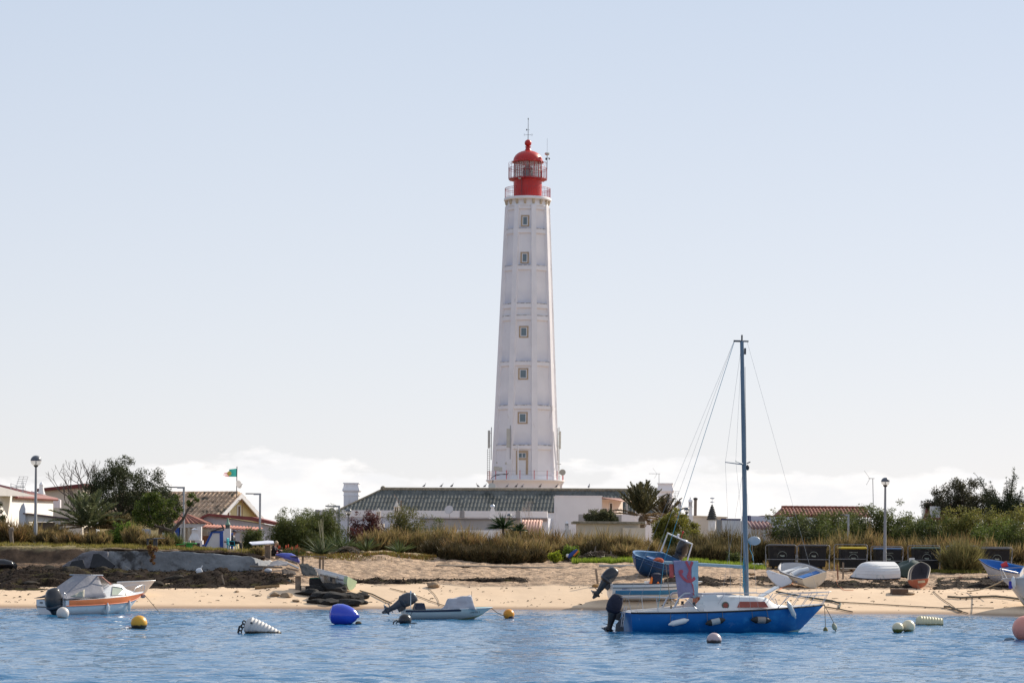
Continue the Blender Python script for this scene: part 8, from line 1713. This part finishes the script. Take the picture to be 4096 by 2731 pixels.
# ---- left bank
def left_side():
    g = G(385, 146.); t = thing('bare_tree', 'leafless winter tree with curling twigs behind the lamp post', 'tree', g); rs = random.Random(12); b = MB(); tips = []
    b.tube([(0, 0, -.2), (-.1, 0, .9), (-.25, 0, 1.6)], [.15, .12, .10], 7)
    for a, e in (((-1.0, .1, .55), 2.0), ((-.85, -.2, .85), 2.2), ((-.35, .2, 1.0), 2.2), ((-.05, -.1, 1.2), 2.3), ((-1.1, .3, .25), 1.7), ((.25, .2, 1.), 2.0), ((-.6, 0, 1.1), 2.3)): limbs(rs, b, Vector((-.22, 0, 1.5)), Vector(a).normalized(), e*.78, .062, 4, tips, .55, 2, .60, .35, 4)
    b.build('branches', mat('grey-brown twigs', (.09, .07, .06), .9, .3, 5), t)
    tree('big dark evergreen tree with dense olive leaves on the left bank', 315, 665, 1842, 2100, 142., 470, OLV, 21, 30000, .12, nc=150, clump=.085, dep=.8, name='evergreen_tree')
    tree('low dark lobe of evergreen growing at the right side of the big dark tree', 560, 728, 1950, 2130, 141., 640, OLV, 23, 10000, .12, nc=60, clump=.12, name='evergreen_tree')
    palm('bushy grey-green date palm without visible trunk on the left bank', 352, 2122, 135.5, 2.7, 46, 5, trunk_h=.3, dry=5, rise=(.25, 1.42), dr=.7)
    palm('smaller yellowed palm clump right of the date palm', 455, 2130, 136.5, 1.9, 20, 6, leafmat('yellowish palm leaflets', (.13, .12, .05), (.20, .15, .07), .35), dry=5, rise=(.1, 1.1))
    D = 133.; g = G(702, D, 2180); t = thing('leaning_tree', 'crooked tree with bright green leaves leaning over the pavilion', 'tree', g); f = lambda x, y, dd=0: P(x, y, D+dd)-g
    b = MB(); b.tube([f(712, 2200), f(698, 2140), f(690, 2124), f(660, 2114), f(625, 2104)], [.13, .12, .11, .09, .06], 8); b.tube([f(690, 2124), f(712, 2098), f(735, 2072), f(752, 2035), f(778, 2008)], [.10, .09, .07, .05, .02], 7); b.tube([f(625, 2104), f(600, 2060), f(590, 2000)], [.05, .04, .015], 5); b.tube([f(660, 2114), f(640, 2070), f(655, 2020)], [.05, .035, .015], 5); b.tube([f(735, 2072), f(700, 2040), f(690, 2000)], [.05, .03, .012], 5); b.build('trunk', BARK, t)
    rg = np.random.default_rng(31); C, rr = [], []
    for x, y, r in ((590, 1995, 26), (620, 1985, 24), (560, 2030, 28), (640, 2020, 30), (600, 2050, 32), (560, 2075, 26), (640, 2070, 28), (670, 2040, 24), (690, 2008, 22), (600, 2090, 20), (770, 1978, 15), (782, 1998, 13), (755, 2020, 17), (735, 2036, 12), (700, 2062, 20), (716, 1985, 12), (540, 2050, 18)): C.append(np.array(f(x, y))+rg.normal(size=3)*np.array([.05, .35, .05])); rr.append(r/KF*D*1.15)
    V, F = leaves(rg, C, rr, 5200, .125, 2.1, .2); mesh_np('crown', V, F, leafmat('fig green leaves', (.055, .088, .016), (.12, .145, .03), .45, .4), t)
    shrub('bright green low bush under the leaning tree', 440, 560, 2090, 131.5, BRG, 41, 2600, .11, ybase=2185)
    shrub('dark leafy bush cut off by the left edge', -50, 26, 2005, 131., OLV, 42, 2400, .12, dep=.8)
    for i, (a, c, yt, D, m_, lab) in enumerate(((-20, 95, 2075, 129.5, BRN2, 'russet brush in front of the white wall at the far left'), (60, 165, 2078, 130.5, BRN, 'tall brown brush left of the left lamp post'), (140, 235, 2108, 128.6, BRN, 'brown and green brush right of the left lamp post'), (228, 330, 2116, 128.2, BRN2, 'low russet brush in front of the date palm'), (315, 440, 2110, 128.6, BRN, 'brown brush mound below the date palm'), (500, 590, 2095, 129.6, BRN, 'pale feathery brush left of the pale board'), (570, 690, 2128, 128.4, BRN, 'brown brush behind the broken metal bench'), (640, 720, 2120, 129.5, GRN, 'greenish brush left of the pavilion'), (1005, 1055, 2182, 124.9, BRN, 'small brown bush under the white table'), (190, 260, 2085, 133, BRN, 'thin brush in front of the porch'))):
        brush(lab, a, c, yt, D, m_, 50+i, 70, dep=.7, ns=30)
    shrub('oleander bush behind the seated pair', 968, 1062, 2118, 134., GRN, 71, 1800, .16, elong=5, up=.6)
    b = MB(); rg = np.random.default_rng(8); n = 15000; u = rg.random(n); px = -40+1130*u; D = 124.4+rg.random(n)**1.6*5.5; x = (px-HX)/KF*D; z = H(x, D)
    ok = (z > 2.42) & (fbm(x*.55, D*1.4, 12)+.5 > .42); p = np.stack([x, D, z-.02], 1)[ok]; n = len(p); d = rnd(rg, n)*.35; d[:, 2] = 1; V, F = blades(rg, p, p+d*(.07+.13*rg.random(n))[:, None], np.full(n, .022), rnd(rg, n)*.02); tag(mesh_np('grass', V, F, GRS), 'short bright grass along the top of the left bank', 'grass', kind='stuff')
    D = 121.0; p = P(612, 2195, D); t = thing('trailing_plant', 'trailing succulent hanging over the concrete wall below the broken bench', 'plant', p); rg = np.random.default_rng(4); C = [np.array(P(x, y, D-.2)-p) for x, y in ((600, 2190), (620, 2195), (605, 2210), (612, 2225), (606, 2240), (614, 2252))]; V, F = leaves(rg, C, [.18, .18, .16, .14, .12, .09], 900, .09, 2.5); mesh_np('foliage', V, F, leafmat('autumn succulent', (.20, .13, .03), (.16, .05, .03), .35), t)
left_side()
# ---- dune front in the centre
def centre():
    shrub('tall willowy acacia bush right of the seated woman', 1075, 1275, 2052, 139., ACA, 101, 7500, .17, elong=6, up=.3, nc=70, dep=.8, clump=.13); shrub('rounded acacia bush left of the flat-headed lamp', 1185, 1385, 2040, 141., ACA, 102, 7500, .17, elong=6, up=.3, nc=70, dep=.8, clump=.13)
    shrub('dark red leaved shrub in front of the blue-white wall', 1405, 1535, 2048, 143., REDL, 103, 2300, .19, elong=4.5, up=-.1, clump=.16)
    shrub('low dark red sprig at the foot of the globe lamp', 1395, 1462, 2105, 141., REDL, 104, 700, .17, elong=4.5, up=-.1)
    shrub('green rounded bush below the tall pierced chimney', 1535, 1720, 2045, 144., leafmat('olive green leaves', (.11, .12, .035), (.16, .14, .05), .4), 105, 5000, .13, elong=3.5); shrub('loose green bush right of the tall pierced chimney', 1690, 1790, 2075, 143., GRN, 106, 1800, .12, elong=4)
    for i, (a, c, yt, D, m_, lab) in enumerate(((1440, 1560, 2112, 138., BRN, 'pale tan plume brush below the red shrub'), (1530, 1650, 2098, 139., BRN, 'tan brush right of the red shrub'), (1620, 1740, 2110, 139.5, BRN, 'tall tan brush in front of the rounded green bush'), (1720, 1850, 2092, 140., BRN, 'tan brush in front of the low grey house'), (1820, 1920, 2098, 139., BRN, 'wispy tan brush under the plain tapered chimney'),
        (1700, 1830, 2140, 134., DRKB, 'dark brush mound at the end of the dune'), (1790, 1930, 2128, 133.2, BRN2, 'dark russet brush left of the spiky plant'), (1900, 2030, 2122, 133., BRN2, 'dark russet brush under the spiky plant'), (2000, 2120, 2128, 132.8, BRN, 'dense brown brush below the pink awning'), (2070, 2190, 2138, 133.4, BRN, 'greenish brown brush at the right end of the dark thicket'),
        (1760, 1880, 2165, 131.2, DRKB, 'low dark brush overhanging the sand, left part'), (1860, 2000, 2165, 131., DRKB, 'low dark brush overhanging the sand, middle part'), (1975, 2110, 2172, 131.2, DRKB, 'low dark brush overhanging the sand, right part'), (2090, 2180, 2186, 131.8, DRKB, 'small dark brush beside the lime-green plant'),
        (2030, 2100, 2075, 141., BRN, 'thin brown brush beside the pink awning'), (2085, 2180, 2092, 141., BRN, 'wispy dry brush in front of the white base wall'), (2160, 2280, 2110, 139., BRN2, 'dry brush below the plain white cube house'), (2260, 2370, 2112, 138., BRN, 'brown brush left of the beige garage'), (2230, 2350, 2142, 134.5, BRN, 'greenish brown brush behind the bodyboard'),
        (2350, 2470, 2112, 136.5, BRN, 'brown brush in front of the beige garage'), (2330, 2450, 2150, 134., DRKB, 'dark brush above the driftwood pile'), (2440, 2560, 2120, 136., BRN, 'pale brush at the right end of the beige garage'), (2430, 2550, 2165, 134., BRN, 'brush behind the bow of the blue fishing boat'), (2530, 2640, 2140, 137., BRN, 'brush behind the white arch frame'),
        (1150, 1215, 2182, 130.5, BRN2, 'thin twiggy bush left of the yucca clump'))):
        brush(lab, a, c, yt, D, m_, 130+i, 85, dep=.75, ns=34)
    spiky('dark green spiky ball yucca in front of the low grey house', 2012, 2112, 136.5, 1.0, 190, 7, w=.065, name='yucca'); spiky('small spiky yucca left of the pink awning', 2080, 2122, 137., .55, 80, 8, name='yucca')
    spiky('tall narrow-leaved yucca clump with pale stalks above the ice plants', 1285, 2196, 130.6, 1.0, 130, 9, leafmat('grey-green yucca leaves', (.06, .09, .04), (.12, .13, .06), .3), .05, 5, 'yucca', .2)
    for px, yc, r, sd, lab in ((1345, 2170, .8, 10, 'sword-leaved plant left of the flat-headed lamp foot'), (1375, 2168, .75, 11, 'sword-leaved plant right of the flat-headed lamp foot'), (1465, 2178, .7, 12, 'sword-leaved plant below the tan plume brush'), (1600, 2182, .6, 13, 'sword-leaved plant in the middle of the dune edge')): spiky(lab, px, yc, 132.5, r, 60, sd, leafmat('green sword leaves', (.06, .095, .03), (.11, .13, .05), .3), .06, 0, 'sword_plant', .35)
    g = G(1160, 129.5); t = thing('flower_clump', 'clump of red-orange torch flowers right of the seated woman', 'flowers', g); rs = random.Random(5); rg = np.random.default_rng(6)
    V, F = leaves(rg, [(x, 0, .18) for x in (-.6, -.3, 0, .3, .55)], [.3]*5, 900, .14, 5, .8); mesh_np('foliage', V, F, GRN, t)
    for k, x in enumerate((-.62, -.55, -.22, -.10, .32, .40, .48, .1)): z = rs.uniform(.32, .62); MB().tube([(x, 0, 0), (x, 0, z-.12)], .012, 4).build('stalk', BARK, t); MB().lathe([(.01, -.10), (.03, -.06), (.035, .02), (.01, .09)], 7, (x, 0, z)).build('flower', mat('orange-red flower', (.60, .09, .03), .7, .3, 9), t)
    g = G(1480, 130.4); t = thing('dead_frond_heap', 'rounded heap of grey dead fronds among the sword-leaved plants', 'heap', G(1392, 131.2)); rg = np.random.default_rng(9); n = 900; p = np.stack([rg.normal(size=n)*.42, rg.normal(size=n)*.25, .36*np.exp(-rg.random(n)*1.5)], 1); p[:, 2] = .42*np.exp(-(p[:, 0]/.6)**2)*rg.random(n)**.4; d = rnd(rg, n); d[:, 2] *= .3; V, F = blades(rg, p-d*.22, p+d*.22, np.full(n, .03), rnd(rg, n)*.02); mesh_np('fronds', V, F, leafmat('grey dead fronds', (.20, .165, .12), (.11, .09, .07), .2), t)
    rg = np.random.default_rng(2); n = 9000; px = 1125+620*rg.random(n); ye = np.interp(px, [1125, 1200, 1300, 1400, 1500, 1600, 1700, 1745], [2212, 2217, 2222, 2213, 2208, 2204, 2214, 2228])
    D = np.interp(px, [1125, 1300, 1520, 1745], [130.6, 128.8, 129.6, 131.2])+rg.normal(size=n)*.55+.25; x = (px-HX)/KF*D; z = H(x, D)+.04*rg.random(n); p = np.stack([x, D, z], 1); keep = fbm(x*1.2, D*1.2, 4)+.5 > .36; p = p[keep]; n = len(p); d = rnd(rg, n)*.8; d[:, 2] = np.abs(d[:, 2])+.5; V, F = blades(rg, p, p+d*.13, np.full(n, .035), rnd(rg, n)*.02); tag(mesh_np('ice_plants', V, F, ICE), 'fleshy yellow-green ice plants spilling over the dune edge', 'ground cover', kind='stuff')
    shrub('small lime-green plant at the end of the dark thicket', 2195, 2248, 2204, 131., leafmat('lime leaves', (.26, .34, .02), (.34, .36, .04), .5), 151, 700, .10, ybase=2245); shrub('green weed patch behind the bodyboard', 2255, 2320, 2185, 132.5, BRG, 152, 900, .10, ybase=2225)
    p = onground(2390, 2245); t = thing('driftwood_pile', 'heap of grey driftwood and dry brush left of the blue fishing boat', 'driftwood', p); rg = np.random.default_rng(14); n = 1100; q = np.stack([rg.normal(size=n)*.75, rg.normal(size=n)*.35, rg.random(n)*.55], 1); q[:, 2] *= np.exp(-(q[:, 0]/1.1)**2); d = rnd(rg, n); d[:, 2] *= .5; V, F = blades(rg, q-d*.25, q+d*.25, np.full(n, .035), rnd(rg, n)*.05); mesh_np('branches', V, F, leafmat('driftwood', (.19, .145, .11), (.08, .06, .05), .1), t)
    MB().tube([(-.3, 0, .2), (-.15, 0, .55), (-.1, 0, .85)], [.06, .05, .02], 6).tube([(.6, -.2, .1), (.75, -.2, .5), (.7, -.2, .6)], [.06, .05, .02], 6).build('stick', mat('grey dead wood', (.20, .16, .13)), t)
    for nm, lab, a, c, y0, y1, k in (('grass', 'fresh green grass tufts behind the driftwood and fishing boat', 2290, 2560, 2255, 2228, 5200), ('grass', 'fresh green grass behind the white sheet and mast', 2700, 3060, 2262, 2240, 5200)):
        rg = np.random.default_rng(k+a); px = a+(c-a)*rg.random(k); yy = y0+(y1-y0)*rg.random(k)**1.3; D = 129.8+ (y0-yy)/(y0-y1)*4.5; x = (px-HX)/KF*D; p = np.stack([x, D, H(x, D)], 1); keep = fbm(x*.8, D*.5, 6)+.5 > .42; p = p[keep]; n = len(p); d = rnd(rg, n)*.5; d[:, 2] = 1; V, F = blades(rg, p, p+d*(.16+.16*rg.random(n))[:, None], np.full(n, .026), rnd(rg, n)*.02); tag(mesh_np(nm, V, F, leafmat('fresh grass', (.17, .27, .02), (.26, .30, .05), .5)), lab, 'grass', kind='stuff')
    shrub('round green bush on the terrace behind the beige garage roof', 2350, 2478, 2044, 171., leafmat('grey-green leaves', (.09, .10, .04), (.15, .14, .07), .35), 161, 2600, .15, zb=P(2400, 2092, 171.).z)
    palm('bushy palm right of the plain white cube house', 2566, 2075, 174., 3.0, 40, 15, leafmat('shaded palm leaflets', (.07, .075, .035), (.13, .11, .05), .3), dry=6, rise=(.65, 1.5), wl=.07, dr=.5); palm('half-dead palm in front of the right big chimney', 2655, 2085, 176., 2.4, 22, 16, leafmat('brown-green palm leaflets', (.08, .07, .035), (.13, .095, .05), .3), dry=10, rise=(.5, 1.4), wl=.06, dr=.6)
    shrub('yellow-green round bush behind the blue fishing boat', 2605, 2745, 2058, 146., YGR, 171, 7000, .14, nc=70, clump=.13); shrub('yellow-green bush below the slender chimneys', 2700, 2820, 2078, 147., YGR, 172, 4200, .14, clump=.15); shrub('dark green base of the yellow-green bush', 2640, 2770, 2130, 142., GRN, 173, 3200, .13)
    for i, (a, c, yt, D, m_, lab) in enumerate(((2750, 2870, 2118, 139., BRN, 'brown-olive brush left of the mast'), (2845, 2960, 2098, 140., BRN, 'tall brown-olive brush directly left of the mast'), (2790, 2900, 2160, 136., BRN, 'low dense brush behind the white sheet'), (2920, 3040, 2115, 140., BRN, 'brown brush right of the mast'), (2880, 2990, 2165, 136., BRN2, 'low brush at the foot of the mast'), (3000, 3100, 2128, 139., BRN, 'brown brush left of the bin row'), (2690, 2800, 2165, 136., BRN2, 'russet low brush left of the white sheet'))):
        brush(lab, a, c, yt, D, leafmat('olive-brown brush', (.20, .145, .065), (.10, .095, .04), .4), 180+i, 85, dep=.75, ns=34)
    spiky('pink pampas tuft by the lean-to tiles', 3045, 2118, 146., .5, 150, 19, leafmat('pink grass plumes', (.50, .30, .24), (.36, .22, .16), .4), .03, 0, 'pampas_grass', .4)
    shrub('fresh green weed behind the white sheet', 2905, 2965, 2208, 133.5, GRN, 190, 900, .1, ybase=2258)
centre()
def right():
    for i, (a, c, yt, D, m_, n, lab) in enumerate(((3085, 3230, 2062, 147., GRN, 5200, 'dark leafy bush at the left end of the hedge'), (3180, 3330, 2068, 149., ACA, 5200, 'hedge bush below the red-brown tiled roof'), (3290, 3440, 2055, 150., ACA, 5600, 'hedge bush left of the short flat-headed lamp'), (3390, 3550, 2038, 152., ACA, 5800, 'tallest hedge bush at the right end of the tiled roof'), (3510, 3660, 2048, 151., ACA, 5600, 'hedge bush behind the tall globe lamp'), (3130, 3260, 2105, 143.5, OLV, 3600, 'low dark bush above the left-end bins'), (3250, 3380, 2112, 144., GRN, 3400, 'low bush above the yellow-lidded bin'), (3590, 3720, 2075, 147., ACA, 4200, 'hedge bush right of the tall globe lamp'),
        (3640, 3790, 2075, 145., GRN, 4600, 'olive green bush below the tiled gable'), (3740, 3890, 2062, 146., leafmat('olive leaves', (.16, .17, .04), (.24, .21, .06), .4), 5200, 'yellow-olive bush below the dark tree'), (3850, 4000, 2055, 146., leafmat('olive leaves', (.16, .17, .04), (.24, .21, .06), .4), 5200, 'yellow-olive bush under the cypress tips'), (3960, 4130, 2045, 146., leafmat('olive leaves', (.12, .135, .035)), 5200, 'yellow-olive bush cut by the right edge'), (3900, 4060, 2098, 142., leafmat('fresh green leaves', (.10, .15, .03), (.17, .19, .05), .4), 4200, 'fresher green bush above the right-end bin'), (4030, 4140, 2110, 141.5, GRN, 3000, 'low green bush at the right edge'))):
        shrub(lab, a-14, c+14, yt-12, D, m_, 210+i, n, .17 if m_ is ACA else .14, elong=4 if m_ is ACA else 2.6, nc=70, clump=.15, up=.3)
    for i, (a, c, yt, D, m_, lab) in enumerate(((3240, 3350, 2140, 138., BRN, 'tan brush behind the gap between two left bins'), (3330, 3430, 2118, 139., BRN, 'tall tan plumes above the yellow-lidded bin'), (3420, 3530, 2100, 139.5, BRN, 'tallest tan plumes left of the tall globe lamp'), (3500, 3610, 2138, 138., BRN2, 'brown brush behind the tall globe lamp'), (3590, 3700, 2135, 138.5, BRN, 'brown brush above the green-lidded bin'), (3690, 3800, 2128, 138.5, BRN, 'brown brush left of the half-hidden bin'), (3790, 3900, 2120, 138., BRN2, 'brown brush above the half-hidden bin'), (3880, 3990, 2150, 138., BRN, 'low brown brush above the right-end bin'), (3990, 4120, 2155, 138., BRN, 'brown brush at the right edge'), (3115, 3230, 2145, 138., BRN2, 'brown brush behind the left-end bins'))):
        brush(lab, a, c, yt, D, m_, 240+i, 80, dep=.7, ns=32)
    brush('feathery tamarisk shrub growing in front of the half-hidden bin', 3785, 3905, 2148, 132., leafmat('tamarisk twigs', (.24, .19, .08), (.17, .17, .06), .4), 260, 130, 'tamarisk', ns=40, under=False)
    tree('spreading dark tree behind the tiled gable house', 3715, 3990, 1925, 2115, 157., 3850, leafmat('dusky leaves', (.05, .052, .025), (.085, .075, .04), .25, .4), 271, 20000, .14, nc=130, clump=.09, trunk=DARKB, name='dark_tree')
    g = G(4000, 155.); t = thing('wind_swept_cypress', 'dark cypress with ragged spikes leaning left at the right edge', 'tree', g); f = lambda x, y: P(x, y, 155.)-g; b = MB(); b.tube([(0, 0, -.2), (.1, 0, 1.5), (.4, 0, 3.0)], [.2, .17, .1], 7); C, rr = [], []
    for (x0, y0), (x1, y1), r0, n in (((4010, 2070), (3904, 1897), .55, 16), ((4030, 2075), (4058, 1876), .60, 17), ((4020, 2080), (3962, 1930), .6, 12), ((4040, 2080), (4090, 1955), .7, 12), ((4040, 2080), (4025, 1915), .5, 12), ((4000, 2085), (3935, 1990), .6, 9), ((4060, 2090), (4130, 1960), .8, 11), ((4000, 2095), (4080, 2040), .8, 9), ((3960, 2090), (3930, 2040), .6, 6)):
        b.tube([f(x0, y0), f((x0+x1)/2, (y0+y1)/2), f(x1, y1)], [.08, .05, .01], 5)
        for k in range(n): q = k/(n-1); C.append(np.array(f(x0+(x1-x0)*q, y0+(y1-y0)*q))+np.random.default_rng(k).normal(size=3)*.05); rr.append(r0*1.45*(1-.90*q)+.04)
    b.build('trunk', DARKB, t); V, F = leaves(np.random.default_rng(5), C, rr, 27000, .13, 3.5, .9, .6); mesh_np('crown', V, F, CYPR, t)
    rg = np.random.default_rng(77); k = 5000; px = 3060+1100*rg.random(k); D = 133.5+rg.random(k)*5; x = (px-HX)/KF*D; p = np.stack([x, D, H(x, D)], 1); d = rnd(rg, k)*.5; d[:, 2] = 1; V, F = blades(rg, p, p+d*(.2+.25*rg.random(k))[:, None], np.full(k, .03), rnd(rg, k)*.02); tag(mesh_np('dry_grass', V, F, BRN), 'dry grass between and behind the bins', 'grass', kind='stuff')
    p = onground(3805, 2290); t = thing('dune_grass', 'low green and tan grass patch in front of the feathery tamarisk', 'grass patch', p); rg = np.random.default_rng(3); k = 1500; q = np.stack([rg.normal(size=k)*.75, rg.normal(size=k)*.5, 0*rg.random(k)], 1); d = rnd(rg, k)*.6; d[:, 2] = 1; V, F = blades(rg, q, q+d*(.10+.14*rg.random(k))[:, None], np.full(k, .025), rnd(rg, k)*.02); mesh_np('blades', V, F, YGR, t)
right()
